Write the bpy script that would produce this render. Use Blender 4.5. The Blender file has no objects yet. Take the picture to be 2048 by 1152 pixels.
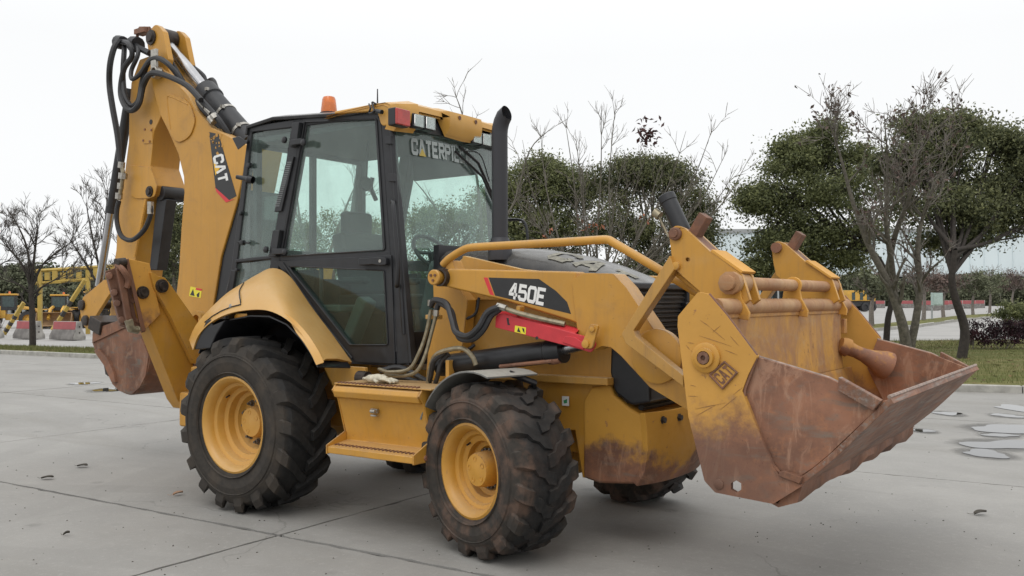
import bpy, bmesh, math, random
import numpy as np
from mathutils import Vector, Matrix
from mathutils.geometry import tessellate_polygon

# ------------------------------------------------------------------ camera, sky, sun, exposure
SC = bpy.context.scene
COL = SC.collection
PI = math.pi
FPX, YAW, PITCH, ROLL = 1818.7, math.radians(35.256), math.radians(0.867), math.radians(-0.2254)
CAM = Vector((5.5722, -5.4703, 1.548))


def cam_axes():
    c, s = math.cos(YAW), math.sin(YAW)
    r = Vector((c, s, 0)); w = Vector((-s, c, 0)); u = Vector((0, 0, 1))
    cp, sp = math.cos(PITCH), math.sin(PITCH)
    w2 = w * cp + u * sp; u2 = u * cp - w * sp
    cr, sr = math.cos(ROLL), math.sin(ROLL)
    return r * cr + u2 * sr, u2 * cr - r * sr, w2


CR, CU, CW = cam_axes()
cam = bpy.data.cameras.new('camera'); cam_o = bpy.data.objects.new('camera', cam); COL.objects.link(cam_o)
cam.sensor_width = 36.0; cam.lens = FPX / 2048 * 36.0; cam.clip_end = 3000; cam.clip_start = 0.05
m = Matrix((CR, CU, -CW)).transposed().to_4x4(); m.translation = CAM
cam_o.matrix_world = m
SC.camera = cam_o
SC.render.resolution_x = 1024; SC.render.resolution_y = 576
SC.render.engine = 'CYCLES'
SC.cycles.use_denoising = True
SC.cycles.max_bounces = 8; SC.cycles.transparent_max_bounces = 16
SC.cycles.diffuse_bounces = 3; SC.cycles.glossy_bounces = 3; SC.cycles.caustics_reflective = False; SC.cycles.caustics_refractive = False
SUN_EL, SUN_AZ = math.radians(58), math.radians(-70)     # azimuth measured in the ground plane from +x

world = bpy.data.worlds.new('World'); SC.world = world; world.use_nodes = True
nt = world.node_tree; nt.nodes.clear()
wo = nt.nodes.new('ShaderNodeOutputWorld'); bg = nt.nodes.new('ShaderNodeBackground')
sky = nt.nodes.new('ShaderNodeTexSky'); sky.sky_type = 'NISHITA'; sky.sun_disc = False
sky.sun_elevation = SUN_EL; sky.sun_rotation = PI / 2 - SUN_AZ; sky.dust_density = 5.0; sky.air_density = 1.0
# overcast: an even layer of bright cloud over the clear sky, a little brighter overhead, with faint soft mottling
geo = nt.nodes.new('ShaderNodeTexCoord'); sep = nt.nodes.new('ShaderNodeSeparateXYZ')
nt.links.new(geo.outputs['Generated'], sep.inputs[0])
mr = nt.nodes.new('ShaderNodeMapRange'); mr.inputs[1].default_value = 0.26; mr.inputs[2].default_value = 1.0
mr.inputs[3].default_value = 10.15; mr.inputs[4].default_value = 16.0
nt.links.new(sep.outputs[2], mr.inputs[0])
nz = nt.nodes.new('ShaderNodeTexNoise'); nz.inputs['Scale'].default_value = 2.2; nz.inputs['Detail'].default_value = 4
nt.links.new(geo.outputs['Generated'], nz.inputs['Vector'])
mr2 = nt.nodes.new('ShaderNodeMapRange'); mr2.inputs[3].default_value = 0.965; mr2.inputs[4].default_value = 1.04
nt.links.new(nz.outputs[0], mr2.inputs[0])
mm = nt.nodes.new('ShaderNodeMath'); mm.operation = 'MULTIPLY'
nt.links.new(mr.outputs[0], mm.inputs[0]); nt.links.new(mr2.outputs[0], mm.inputs[1])
vs = nt.nodes.new('ShaderNodeVectorMath'); vs.operation = 'SCALE'; vs.inputs[0].default_value = (0.985, 0.995, 1.0)
nt.links.new(mm.outputs[0], vs.inputs['Scale'])
mx = nt.nodes.new('ShaderNodeMix'); mx.data_type = 'RGBA'; mx.inputs[0].default_value = 0.96
nt.links.new(sky.outputs[0], mx.inputs[6]); nt.links.new(vs.outputs[0], mx.inputs[7])
nt.links.new(mx.outputs[2], bg.inputs['Color']); bg.inputs['Strength'].default_value = 0.1
nt.links.new(bg.outputs[0], wo.inputs[0])

sun = bpy.data.lights.new('sun', 'SUN'); sun.energy = 0.7; sun.angle = math.radians(35); sun.color = (1.0, 0.97, 0.92)
sun_o = bpy.data.objects.new('sun', sun); COL.objects.link(sun_o)
sd = Vector((math.cos(SUN_EL) * math.cos(SUN_AZ), math.cos(SUN_EL) * math.sin(SUN_AZ), math.sin(SUN_EL)))
sun_o.rotation_euler = sd.to_track_quat('Z', 'Y').to_euler(); sun_o.location = sd * 30
SC.view_settings.view_transform = 'Standard'; SC.view_settings.look = 'None'
SC.view_settings.exposure = 0.0; SC.view_settings.gamma = 1.0; SC.view_settings.use_curve_mapping = False

# ------------------------------------------------------------------ measuring helpers


def ray(px, py):
    return CR * ((px - 1024) / FPX) - CU * ((py - 576) / FPX) + CW


def UY(px, py, y):
    v = ray(px, py); return CAM + v * ((y - CAM.y) / v.y)


def UX(px, py, x):
    v = ray(px, py); return CAM + v * ((x - CAM.x) / v.x)


def UZ(px, py, z=0.0):
    v = ray(px, py); return CAM + v * ((z - CAM.z) / v.z)


def UD(px, py, d):
    return CAM + ray(px, py) * d


def fillet(pts, n=5):
    """2-D outline; an entry (x, y, r) gets its corner rounded with radius r"""
    out = []
    N = len(pts)
    for i, p in enumerate(pts):
        if len(p) < 3 or p[2] <= 0:
            out.append((p[0], p[1])); continue
        P = Vector(p[:2]); A = Vector(pts[i - 1][:2]); B = Vector(pts[(i + 1) % N][:2])
        a = (A - P); b = (B - P); la, lb = a.length, b.length
        a.normalize(); b.normalize()
        ang = a.angle(b)
        t = min(p[2] / max(math.tan(ang / 2), 1e-3), la * .49, lb * .49)
        s, e = P + a * t, P + b * t
        for k in range(n + 1):
            u = k / n
            q = s * (1 - u) ** 2 + P * 2 * u * (1 - u) + e * u ** 2
            out.append((q.x, q.y))
    return out


def smooth_path(pts, n=6):
    """Catmull-Rom through 3-D points"""
    P = [Vector(p) for p in pts]
    if len(P) < 3: return P
    P = [P[0] * 2 - P[1]] + P + [P[-1] * 2 - P[-2]]
    out = []
    for i in range(1, len(P) - 2):
        for k in range(n):
            t = k / n
            a, b, c, d = P[i - 1], P[i], P[i + 1], P[i + 2]
            out.append(0.5 * ((2 * b) + (c - a) * t + (2 * a - 5 * b + 4 * c - d) * t * t + (3 * b - a - 3 * c + d) * t ** 3))
    out.append(P[-2])
    return out


# ------------------------------------------------------------------ mesh helpers
def frame(d):
    d = d.normalized()
    a = Vector((0, 0, 1)) if abs(d.z) < .9 else Vector((1, 0, 0))
    u = d.cross(a).normalized(); return u, d.cross(u).normalized()


def add_tube(bm, pts, r, n=8, caps=True):
    pts = [Vector(p) for p in pts]
    rs = r if isinstance(r, (list, tuple)) else [r] * len(pts)
    rings = []
    u = v = None
    for i, p in enumerate(pts):
        d = (pts[min(i + 1, len(pts) - 1)] - pts[max(i - 1, 0)])
        if d.length < 1e-9: d = Vector((0, 0, 1))
        d.normalize()
        if u is None: u, v = frame(d)
        else:
            u = (u - d * u.dot(d)).normalized(); v = d.cross(u)
        rings.append([bm.verts.new(p + (u * math.cos(2 * PI * k / n) + v * math.sin(2 * PI * k / n)) * rs[i]) for k in range(n)])
    for a, b in zip(rings, rings[1:]):
        for k in range(n):
            bm.faces.new((a[k], a[(k + 1) % n], b[(k + 1) % n], b[k]))
    if caps:
        try:
            bm.faces.new(rings[0][::-1]); bm.faces.new(rings[-1])
        except ValueError: pass


def add_lathe(bm, c, axis, prof, n=24, ref=None):
    """prof: list of (distance along axis, radius)"""
    c = Vector(c); ax = Vector(axis).normalized()
    u, v = frame(ax)
    rings = []
    for (t, r) in prof:
        if r < 1e-5: rings.append([bm.verts.new(c + ax * t)])
        else: rings.append([bm.verts.new(c + ax * t + (u * math.cos(2 * PI * k / n) + v * math.sin(2 * PI * k / n)) * r) for k in range(n)])
    for a, b in zip(rings, rings[1:]):
        for k in range(n):
            k2 = (k + 1) % n
            if len(a) == 1 and len(b) == 1: continue
            if len(a) == 1: bm.faces.new((a[0], b[k2], b[k]))
            elif len(b) == 1: bm.faces.new((a[k], a[k2], b[0]))
            else: bm.faces.new((a[k], a[k2], b[k2], b[k]))


def add_cyl(bm, p0, p1, r, n=16, r1=None):
    p0, p1 = Vector(p0), Vector(p1); L = (p1 - p0).length
    r1 = r if r1 is None else r1
    add_lathe(bm, p0, p1 - p0, [(0, 0), (0, r), (L, r1), (L, 0)], n)


def add_box(bm, c, s, rot=None):
    c = Vector(c); M = rot if rot is not None else Matrix.Identity(3)
    vs_ = [bm.verts.new(c + M @ Vector((x * s[0] / 2, y * s[1] / 2, z * s[2] / 2))) for x in (-1, 1) for y in (-1, 1) for z in (-1, 1)]
    for f in ((0, 1, 3, 2), (4, 6, 7, 5), (0, 4, 5, 1), (2, 3, 7, 6), (0, 2, 6, 4), (1, 5, 7, 3)):
        bm.faces.new([vs_[i] for i in f])


def add_hexa(bm, q0, q1):
    """solid between two quads of 3-D points in matching order"""
    a = [bm.verts.new(p) for p in q0]; b = [bm.verts.new(p) for p in q1]
    bm.faces.new(a[::-1]); bm.faces.new(b)
    n = len(a)
    for i in range(n): bm.faces.new((a[i], a[(i + 1) % n], b[(i + 1) % n], b[i]))


def add_prism(bm, loop, off, holes=()):
    """loop of coplanar 3-D points pushed along off, holes allowed"""
    loops = [list(map(Vector, loop))] + [list(map(Vector, h)) for h in holes]
    off = Vector(off)
    tris = tessellate_polygon(loops)
    flat = [p for l in loops for p in l]
    A = [bm.verts.new(p) for p in flat]; B = [bm.verts.new(p + off) for p in flat]
    if len(loops) == 1:
        bm.faces.new(A); bm.faces.new(B[::-1])
    else:
        for t in tris:
            try:
                bm.faces.new([A[i] for i in t]); bm.faces.new([B[i] for i in t][::-1])
            except ValueError: pass
    s = 0
    for l in loops:
        n = len(l)
        for i in range(n):
            bm.faces.new((A[s + i], B[s + i], B[s + (i + 1) % n], A[s + (i + 1) % n]))
        s += n


def add_loft(bm, rows, close=False):
    V = [[bm.verts.new(p) for p in row] for row in rows]
    for a, b in zip(V, V[1:]):
        for k in range(len(a) - 1): bm.faces.new((a[k], a[k + 1], b[k + 1], b[k]))
        if close: bm.faces.new((a[-1], a[0], b[0], b[-1]))


def add_sheet(bm, rows, t):
    """a lofted sheet given real thickness t"""
    R_, C_ = len(rows), len(rows[0])
    rows = [[Vector(p) for p in r] for r in rows]
    nrm = []
    for i in range(R_):
        nr = []
        for j in range(C_):
            du = rows[min(i + 1, R_ - 1)][j] - rows[max(i - 1, 0)][j]
            dv = rows[i][min(j + 1, C_ - 1)] - rows[i][max(j - 1, 0)]
            n = du.cross(dv)
            nr.append(n.normalized() if n.length > 1e-12 else Vector((0, 0, 1)))
        nrm.append(nr)
    A = [[bm.verts.new(rows[i][j]) for j in range(C_)] for i in range(R_)]
    B = [[bm.verts.new(rows[i][j] - nrm[i][j] * t) for j in range(C_)] for i in range(R_)]
    for i in range(R_ - 1):
        for j in range(C_ - 1):
            bm.faces.new((A[i][j], A[i + 1][j], A[i + 1][j + 1], A[i][j + 1]))
            bm.faces.new((B[i][j], B[i][j + 1], B[i + 1][j + 1], B[i + 1][j]))
    for j in range(C_ - 1):
        bm.faces.new((A[0][j], A[0][j + 1], B[0][j + 1], B[0][j])); bm.faces.new((A[-1][j + 1], A[-1][j], B[-1][j], B[-1][j + 1]))
    for i in range(R_ - 1):
        bm.faces.new((A[i + 1][0], A[i][0], B[i][0], B[i + 1][0])); bm.faces.new((A[i][-1], A[i + 1][-1], B[i + 1][-1], B[i][-1]))


def link(name, bm, mat, parent=None, bev=0.0, ang=38, seg=2, recalc=True):
    if recalc: bmesh.ops.recalc_face_normals(bm, faces=bm.faces)
    ca = math.radians(ang)
    for f in bm.faces: f.smooth = True
    for e in bm.edges:
        if len(e.link_faces) == 2:
            try: e.smooth = e.calc_face_angle() < ca
            except ValueError: e.smooth = False
        else: e.smooth = False
    me = bpy.data.meshes.new(name); bm.to_mesh(me); bm.free()
    if isinstance(mat, (list, tuple)):
        for mt in mat: me.materials.append(mt)
    else: me.materials.append(mat)
    o = bpy.data.objects.new(name, me); COL.objects.link(o)
    if parent is not None: o.parent = parent
    if bev:
        b = o.modifiers.new('bevel', 'BEVEL'); b.width = bev; b.segments = seg; b.limit_method = 'ANGLE'; b.angle_limit = ca
        b.harden_normals = True
    return o


def NB(): return bmesh.new()


def mirrored(o, parent=None):
    """the far-side twin of a part: y negated"""
    me = o.data.copy()
    co = np.empty(len(me.vertices) * 3, 'f'); me.vertices.foreach_get('co', co)
    co[1::3] *= -1; me.vertices.foreach_set('co', co); me.flip_normals(); me.update()
    c = o.copy(); c.data = me; COL.objects.link(c)
    c.parent = parent if parent is not None else o.parent
    return c


def thing(name, label, cat, loc=(0, 0, 0), rotz=0.0, group=None):
    o = bpy.data.objects.new(name, None); COL.objects.link(o); o.empty_display_size = .3
    o.location = loc; o.rotation_euler = (0, 0, rotz)
    return tag(o, label, cat, group)


def tag(o, label, cat, group=None):
    o['label'] = label; o['category'] = cat
    if group: o['group'] = group
    return o


def struct(o): o['kind'] = 'structure'; return o
def stuff(o): o['kind'] = 'stuff'; return o


def plate(name, px, y, t, mat, parent, holes=(), bev=.004, n=5):
    """flat plate whose outline lies in the plane at this y, pushed t deeper"""
    lp = [UY(a, b, y) for a, b in fillet(px, n)]
    hs = [[UY(a, b, y) for a, b in h] for h in holes]
    bm = NB(); add_prism(bm, lp, (0, t, 0), hs)
    return link(name, bm, mat, parent, bev)


def circ(cx, cy, rx, ry=None, n=16):
    ry = rx if ry is None else ry
    return [(cx + rx * math.cos(2 * PI * k / n), cy + ry * math.sin(2 * PI * k / n)) for k in range(n)]


def raw_mesh(name, V, F, mat, parent=None, attr=None, smooth=False):
    """fast mesh of quads or tris from numpy arrays; attr: one number per face"""
    me = bpy.data.meshes.new(name)
    V = np.asarray(V, 'f'); F = np.asarray(F, 'i'); k = F.shape[1]
    me.vertices.add(len(V)); me.vertices.foreach_set('co', V.ravel())
    me.loops.add(F.size); me.loops.foreach_set('vertex_index', F.ravel())
    me.polygons.add(len(F)); me.polygons.foreach_set('loop_start', np.arange(0, F.size, k, dtype='i'))
    me.polygons.foreach_set('use_smooth', np.full(len(F), smooth))
    if attr is not None:
        a = me.attributes.new('tint', 'FLOAT', 'FACE'); a.data.foreach_set('value', np.asarray(attr, 'f'))
    me.update(calc_edges=True); me.validate()
    me.materials.append(mat)
    o = bpy.data.objects.new(name, me); COL.objects.link(o)
    if parent is not None: o.parent = parent
    return o


# ------------------------------------------------------------------ materials
class N:
    """small node-graph writer"""
    def __init__(s, name):
        s.m = bpy.data.materials.new(name); s.m.use_nodes = True; s.t = s.m.node_tree; s.t.nodes.clear()
        s.out = s.t.nodes.new('ShaderNodeOutputMaterial'); s.b = s.t.nodes.new('ShaderNodeBsdfPrincipled')
        s.t.links.new(s.b.outputs[0], s.out.inputs[0])
        s.tc = s.t.nodes.new('ShaderNodeTexCoord')
    def n(s, t, **k):
        x = s.t.nodes.new(t)
        for a, v in k.items(): setattr(x, a, v)
        return x
    def set(s, sock, v):
        if hasattr(v, 'is_output') or isinstance(v, bpy.types.NodeSocket): s.t.links.new(v, sock)
        else: sock.default_value = v
    def noise(s, scale, detail=4, rough=.55, stretch=None, dist=0.0, coord='Object'):
        x = s.n('ShaderNodeTexNoise'); x.inputs['Scale'].default_value = scale; x.inputs['Detail'].default_value = detail
        x.inputs['Roughness'].default_value = rough; x.inputs['Distortion'].default_value = dist
        v = s.tc.outputs[coord]
        if stretch:
            mp = s.n('ShaderNodeMapping'); mp.inputs['Scale'].default_value = stretch; s.t.links.new(v, mp.inputs[0]); v = mp.outputs[0]
        s.t.links.new(v, x.inputs['Vector'])
        return x.outputs[0]
    def ramp(s, v, lo, hi, a=0.0, b=1.0):
        x = s.n('ShaderNodeMapRange', interpolation_type='SMOOTHSTEP')
        s.set(x.inputs[0], v); x.inputs[1].default_value = lo; x.inputs[2].default_value = hi; x.inputs[3].default_value = a; x.inputs[4].default_value = b
        return x.outputs[0]
    def math(s, op, a, b=0.0):
        x = s.n('ShaderNodeMath', operation=op); s.set(x.inputs[0], a); s.set(x.inputs[1], b); return x.outputs[0]
    def mix(s, f, a, b):
        x = s.n('ShaderNodeMix', data_type='RGBA'); s.set(x.inputs[0], f)
        s.set(x.inputs[6], a if not isinstance(a, tuple) else (*a, 1.0)); s.set(x.inputs[7], b if not isinstance(b, tuple) else (*b, 1.0))
        return x.outputs[2]
    def xyz(s, coord='Object'):
        x = s.n('ShaderNodeSeparateXYZ'); s.t.links.new(s.tc.outputs[coord], x.inputs[0]); return x.outputs
    def up(s):
        g = s.n('ShaderNodeNewGeometry'); x = s.n('ShaderNodeSeparateXYZ'); s.t.links.new(g.outputs['Normal'], x.inputs[0]); return x.outputs[2]
    def bump(s, h, strength=.3, dist=.01):
        x = s.n('ShaderNodeBump'); x.inputs['Strength'].default_value = strength; x.inputs['Distance'].default_value = dist
        s.t.links.new(h, x.inputs['Height']); s.t.links.new(x.outputs[0], s.b.inputs['Normal'])
    def done(s, col, rough=.5, metal=0.0, spec=None):
        s.set(s.b.inputs['Base Color'], col if not isinstance(col, tuple) else (*col, 1.0))
        s.set(s.b.inputs['Roughness'], rough); s.set(s.b.inputs['Metallic'], metal)
        if spec is not None: s.b.inputs['Specular IOR Level'].default_value = spec
        return s.m


def paint(name, col, dust=.25, rust=.6, rough=.42, dustcol=(.42, .33, .22), streak=.25, wear=0.0):
    g = N(name)
    big = g.noise(1.7, 5, .6); fine = g.noise(38, 5, .65); mid = g.noise(7, 6, .62)
    st = g.noise(6, 5, .6, stretch=(5, 5, .35))
    c = g.mix(g.ramp(big, .3, .75), tuple(x * .9 for x in col), tuple(min(1, x * 1.08) for x in col))
    c = g.mix(g.math('MULTIPLY', g.ramp(st, .48, .78), streak), c, (.28, .155, .06))
    blot = g.noise(3.1, 6, .68, dist=.8)
    c = g.mix(g.math('MULTIPLY', g.ramp(blot, .54, .74), min(.3, rust * .5)), c, (.26, .14, .055))
    c = g.mix(g.math('MULTIPLY', g.ramp(mid, .45, .8), dust * .7), c, dustcol)
    c = g.mix(g.math('MULTIPLY', g.ramp(g.up(), .3, .95), g.ramp(fine, .2, .7, dust * 1.1, dust * 1.9)), c, dustcol)
    spots = g.math('MULTIPLY', g.ramp(fine, .645, .69), g.ramp(mid, .50, .60))
    c = g.mix(g.math('MULTIPLY', spots, rust), c, (.10, .045, .025))
    if rust:
        s1 = g.noise(9, 4, .6, stretch=(1, 1, 9), dist=.3); s2 = g.noise(8, 4, .6, stretch=(8, 1, 1.2), dist=.3)
        sc = g.math('MULTIPLY', g.math('MAXIMUM', g.ramp(s1, .70, .715), g.ramp(s2, .70, .715)), g.ramp(g.noise(2.3, 3), .48, .6))
        c = g.mix(g.math('MULTIPLY', sc, .55), c, (.16, .08, .035))
    if wear:
        be = g.n('ShaderNodeBevel', samples=3); be.inputs[0].default_value = .016
        ge = g.n('ShaderNodeNewGeometry'); dp = g.n('ShaderNodeVectorMath', operation='DOT_PRODUCT'); g.t.links.new(be.outputs[0], dp.inputs[0]); g.t.links.new(ge.outputs['Normal'], dp.inputs[1])
        ed = g.ramp(dp.outputs['Value'], .80, .985, 1, 0)
        c = g.mix(g.math('MULTIPLY', g.math('MULTIPLY', ed, g.ramp(mid, .47, .60)), wear), c, (.17, .085, .05))
    g.bump(g.noise(60, 3), .05, .003)
    return g.done(c, g.ramp(mid, .3, .8, rough - .06, rough + .22))


def plain(name, col, rough=.5, metal=0.0, var=.15, scale=9, bump=0.0):
    g = N(name); v = g.noise(scale, 5, .6)
    c = g.mix(g.ramp(v, .3, .75), tuple(x * (1 - var) for x in col), tuple(min(1, x * (1 + var)) for x in col))
    if bump: g.bump(g.noise(scale * 6, 4), bump, .004)
    return g.done(c, g.ramp(v, .2, .8, max(.05, rough - .08), min(1, rough + .1)), metal)


M = {}
M['yellow'] = paint('yellow_paint', (.535, .268, .038), dust=.22, rust=.65, wear=.9)
M['yellow_dusty'] = paint('dusty_yellow_paint', (.53, .28, .055), dust=.42, rust=.35, dustcol=(.52, .39, .22), rough=.5)
M['yellow_clean'] = paint('fender_yellow_paint', (.57, .305, .062), dust=.22, rust=.1, dustcol=(.55, .42, .25), streak=.05, rough=.36)
M['black'] = plain('black_paint', (.014, .0145, .017), .38, var=.3)
M['satin_black'] = plain('satin_black', (.022, .023, .026), .5, var=.3)
M['rubber'] = plain('hose_rubber', (.025, .025, .027), .55, var=.35, scale=20)
M['steel'] = plain('zinc_steel', (.42, .40, .36), .4, .8, var=.25, scale=30)
M['worn'] = plain('worn_bright_edge', (.30, .22, .18), .55, .2, var=.4, scale=25)
M['nut'] = plain('dull_nut_steel', (.16, .14, .12), .5, .4, var=.4, scale=40)
M['chrome'] = plain('chrome_rod', (.42, .42, .43), .22, 1.0, var=.08)
M['pin'] = plain('greasy_pin_steel', (.045, .035, .03), .5, .3, var=.5, scale=30)
M['brass'] = plain('old_pipe', (.30, .26, .18), .42, .6, var=.25, scale=30)
M['red'] = plain('red_paint', (.55, .035, .045), .42, var=.12, scale=6)
M['decal_black'] = plain('decal_black', (.02, .02, .021), .4, var=.2)
M['decal_red'] = plain('decal_red', (.62, .035, .04), .4, var=.05)
M['decal_white'] = plain('decal_white', (.78, .78, .76), .45, var=.04)
M['decal_yellow'] = plain('decal_yellow', (.80, .46, .03), .45, var=.04)
M['warn_yellow'] = plain('warning_yellow', (.80, .70, .04), .4, var=.04)
M['letter_faded'] = plain('faded_letter', (.33, .37, .36), .55, var=.1)
M['liner'] = plain('cab_liner', (.075, .078, .08), .85, var=.15)
M['seat'] = plain('seat_vinyl', (.035, .037, .04), .7, var=.2)
M['console'] = plain('console_plastic', (.16, .17, .17), .7, var=.15)
M['cotton'] = plain('cotton_glove', (.52, .48, .38), .95, var=.25, scale=25, bump=.5)
M['hood'] = paint('dusty_black_hood', (.018, .018, .020), dust=.10, rust=0, dustcol=(.42, .40, .35), streak=0, rough=.25)
M['grey_fender'] = paint('grey_fender_plastic', (.17, .17, .16), dust=.45, rust=0, dustcol=(.36, .35, .31), streak=0, rough=.55)
g = N('radiator_mesh')
wv = g.n('ShaderNodeTexWave', wave_type='BANDS', bands_direction='Z'); wv.inputs['Scale'].default_value = 26
g.t.links.new(g.tc.outputs['Object'], wv.inputs[0]); g.bump(wv.outputs[1], .5, .006)
M['mesh'] = g.done(g.mix(g.ramp(g.noise(5), .35, .75), (.022, .022, .022), (.07, .064, .055)), .6)
# exhaust pipe: scraped black
g = N('exhaust_pipe'); a = g.noise(14, 6, .65, stretch=(1, 1, .18))
M['exhaust'] = g.done(g.mix(g.ramp(a, .64, .70), (.035, .035, .04), (.22, .20, .18)), .48, .25)
# tyre rubber with dry mud
def tyre_mat(name, mud, amt, lo, hi):
    g = N(name); a = g.noise(5, 6, .65); b = g.noise(28, 5, .6); fine = g.noise(90, 3, .6)
    y = g.math('ABSOLUTE', g.xyz()[1])
    side = g.ramp(g.math('ADD', y, g.math('MULTIPLY', g.math('SUBTRACT', a, .5), .10)), lo, hi)
    c = g.mix(g.ramp(b, .3, .8), (.013, .013, .0135), (.027, .0265, .026))
    c = g.mix(g.math('MULTIPLY', side, g.ramp(b, .2, .7, .4, .75)), c, (.050, .042, .034))
    m_ = g.math('MULTIPLY', g.math('MULTIPLY', g.ramp(a, .44, .66), amt), g.ramp(side, 0, 1, .25, 1))
    c = g.mix(m_, c, mud)
    c = g.mix(g.math('MULTIPLY', g.ramp(g.up(), .2, .9), g.ramp(a, .3, .7, .1, .4)), c, (.075, .068, .06))
    g.bump(g.math('ADD', b, g.math('MULTIPLY', fine, .5)), .25, .004)
    return g.done(c, g.ramp(side, 0, 1, .62, .85), spec=.35)
M['tyre'] = tyre_mat('rear_tyre_rubber', (.095, .072, .052), .35, .17, .235)
M['tyre_mud'] = tyre_mat('muddy_tyre_rubber', (.16, .096, .068), .62, .12, .19)
# rusty bare steel of the buckets
def rusty(name, yel_lo=None, yel_hi=None, base=0.0, streaks=False, grey=.5, yc=(.57, .30, .065), dark=1.0, drag=0.0):
    g = N(name)
    a = g.noise(2.6, 6, .62); b = g.noise(19, 6, .7); cc = g.noise(75, 4, .6)
    sc = g.noise(5, 6, .6, stretch=(1, 1, 3.2), dist=.6)
    r = g.mix(g.ramp(a, .3, .72), tuple(x * dark for x in (.145, .074, .050)), tuple(x * dark for x in (.345, .162, .096)))
    r = g.mix(g.math('MULTIPLY', g.ramp(b, .48, .72), .55), r, tuple(x * dark for x in (.36, .165, .085)))
    r = g.mix(g.math('MULTIPLY', g.ramp(sc, .50, .70), grey), r, tuple(x * dark for x in (.17, .145, .12)))
    r = g.mix(g.math('MULTIPLY', g.ramp(cc, .60, .74), .5), r, (.07, .035, .025))
    s3 = g.noise(4, 6, .7, stretch=(2.6, 1, .7), dist=1.2)
    r = g.mix(g.math('MULTIPLY', g.ramp(s3, .52, .64), .55 * min(1, grey + .3)), r, tuple(x * dark for x in (.40, .235, .155)))
    r = g.mix(g.math('MULTIPLY', g.ramp(g.noise(1.3, 5, .65), .5, .66), .6), r, tuple(x * dark for x in (.075, .048, .040)))
    if drag:
        dg = g.noise(7, 6, .65, stretch=(6, .35, 6), dist=.3)
        r = g.mix(g.math('MULTIPLY', g.ramp(dg, .48, .70), drag), r, (.24, .21, .185))
        r = g.mix(g.math('MULTIPLY', g.ramp(g.noise(3, 5, .6), .5, .7), .4), r, (.09, .055, .042))
    if streaks or yel_lo is not None or base:
        y = g.mix(g.ramp(a, .3, .8), tuple(x * .92 for x in yc), tuple(x * 1.08 for x in yc))
        if streaks:
            s1 = g.noise(2.6, 6, .68, stretch=(1, 1.5, .75), dist=.9)
            y = g.mix(g.math('MULTIPLY', g.ramp(s1, .34, .62), .92), y, (.34, .175, .085))
            y = g.mix(g.math('MULTIPLY', g.ramp(sc, .5, .75), .35), y, (.40, .30, .19))
            f = g.math('MULTIPLY', g.ramp(b, .56, .68), g.ramp(a, .44, .6)); f = g.math('MULTIPLY', f, .85)
        else:
            z = g.xyz()[2]
            q = g.math('ADD', z, g.math('MULTIPLY', g.math('SUBTRACT', a, .5), .75))
            q = g.math('ADD', q, g.math('MULTIPLY', g.math('SUBTRACT', b, .5), .22))
            f = g.ramp(q, yel_lo, yel_hi, 1.0, 0.0)
            chips = g.math('MULTIPLY', g.ramp(b, .60, .67), g.ramp(g.noise(9, 4), .46, .60))
            f = g.math('MAXIMUM', f, g.math('MULTIPLY', chips, .85))
        c = g.mix(f, y, r)
    else: c = r
    g.bump(b, .25, .004)
    return g.done(c, g.ramp(b, .3, .8, .55, .8), .0, spec=.35)
M['bucket_side'] = rusty('worn_bucket_paint', .87, 1.09)
M['clam'] = rusty('rusty_bucket_steel', grey=.75, dark=1.05)
M['floor_steel'] = rusty('scoured_bucket_steel', grey=.6, dark=.9, drag=.85)
M['moldboard'] = rusty('streaked_bucket_paint', streaks=True)
M['rust'] = rusty('rusty_steel', grey=.2, dark=.85)
M['rust_yellow'] = rusty('rust_stained_yellow', 1.28, 1.5, yc=(.60, .31, .06), grey=.2)
M['pipe_rust'] = rusty('rust_stained_pipe', streaks=True, yc=(.45, .27, .13))
M['hoe_bucket'] = rusty('worn_digging_bucket', grey=1.0, dark=.78)


def glass(name, tint, dust=.16, refl=1.0):
    g = N(name); nt_ = g.t
    tr = g.n('ShaderNodeBsdfTransparent'); tr.inputs[0].default_value = (*tint, 1)
    gl = g.n('ShaderNodeBsdfGlossy'); gl.inputs['Roughness'].default_value = .03; gl.inputs[0].default_value = (1, 1, 1, 1)
    df = g.n('ShaderNodeBsdfDiffuse'); df.inputs[0].default_value = (.58, .68, .63, 1)
    lw = g.n('ShaderNodeLayerWeight'); lw.inputs[0].default_value = .5
    fr = g.math('ADD', .035, g.math('MULTIPLY', g.math('POWER', lw.outputs[1], 4.0), .6))
    m1 = g.n('ShaderNodeMixShader'); m2 = g.n('ShaderNodeMixShader')
    nt_.links.new(g.math('MULTIPLY', fr, refl), m1.inputs[0]); nt_.links.new(tr.outputs[0], m1.inputs[1]); nt_.links.new(gl.outputs[0], m1.inputs[2])
    d = g.ramp(g.noise(3.5, 6, .65), .3, .8, dust * .6, dust * 1.4)
    nt_.links.new(d, m2.inputs[0]); nt_.links.new(m1.outputs[0], m2.inputs[1]); nt_.links.new(df.outputs[0], m2.inputs[2])
    nt_.links.new(m2.outputs[0], g.out.inputs[0]); nt_.nodes.remove(g.b)
    return g.m
M['glass'] = glass('tinted_cab_glass', (.885, .968, .94), .06, 1.15)
M['glass_dark'] = glass('lower_door_glass', (.64, .77, .72), .018, .9)
M['lens'] = glass('clear_lens', (.9, .92, .92), .25, 1.5)


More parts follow.
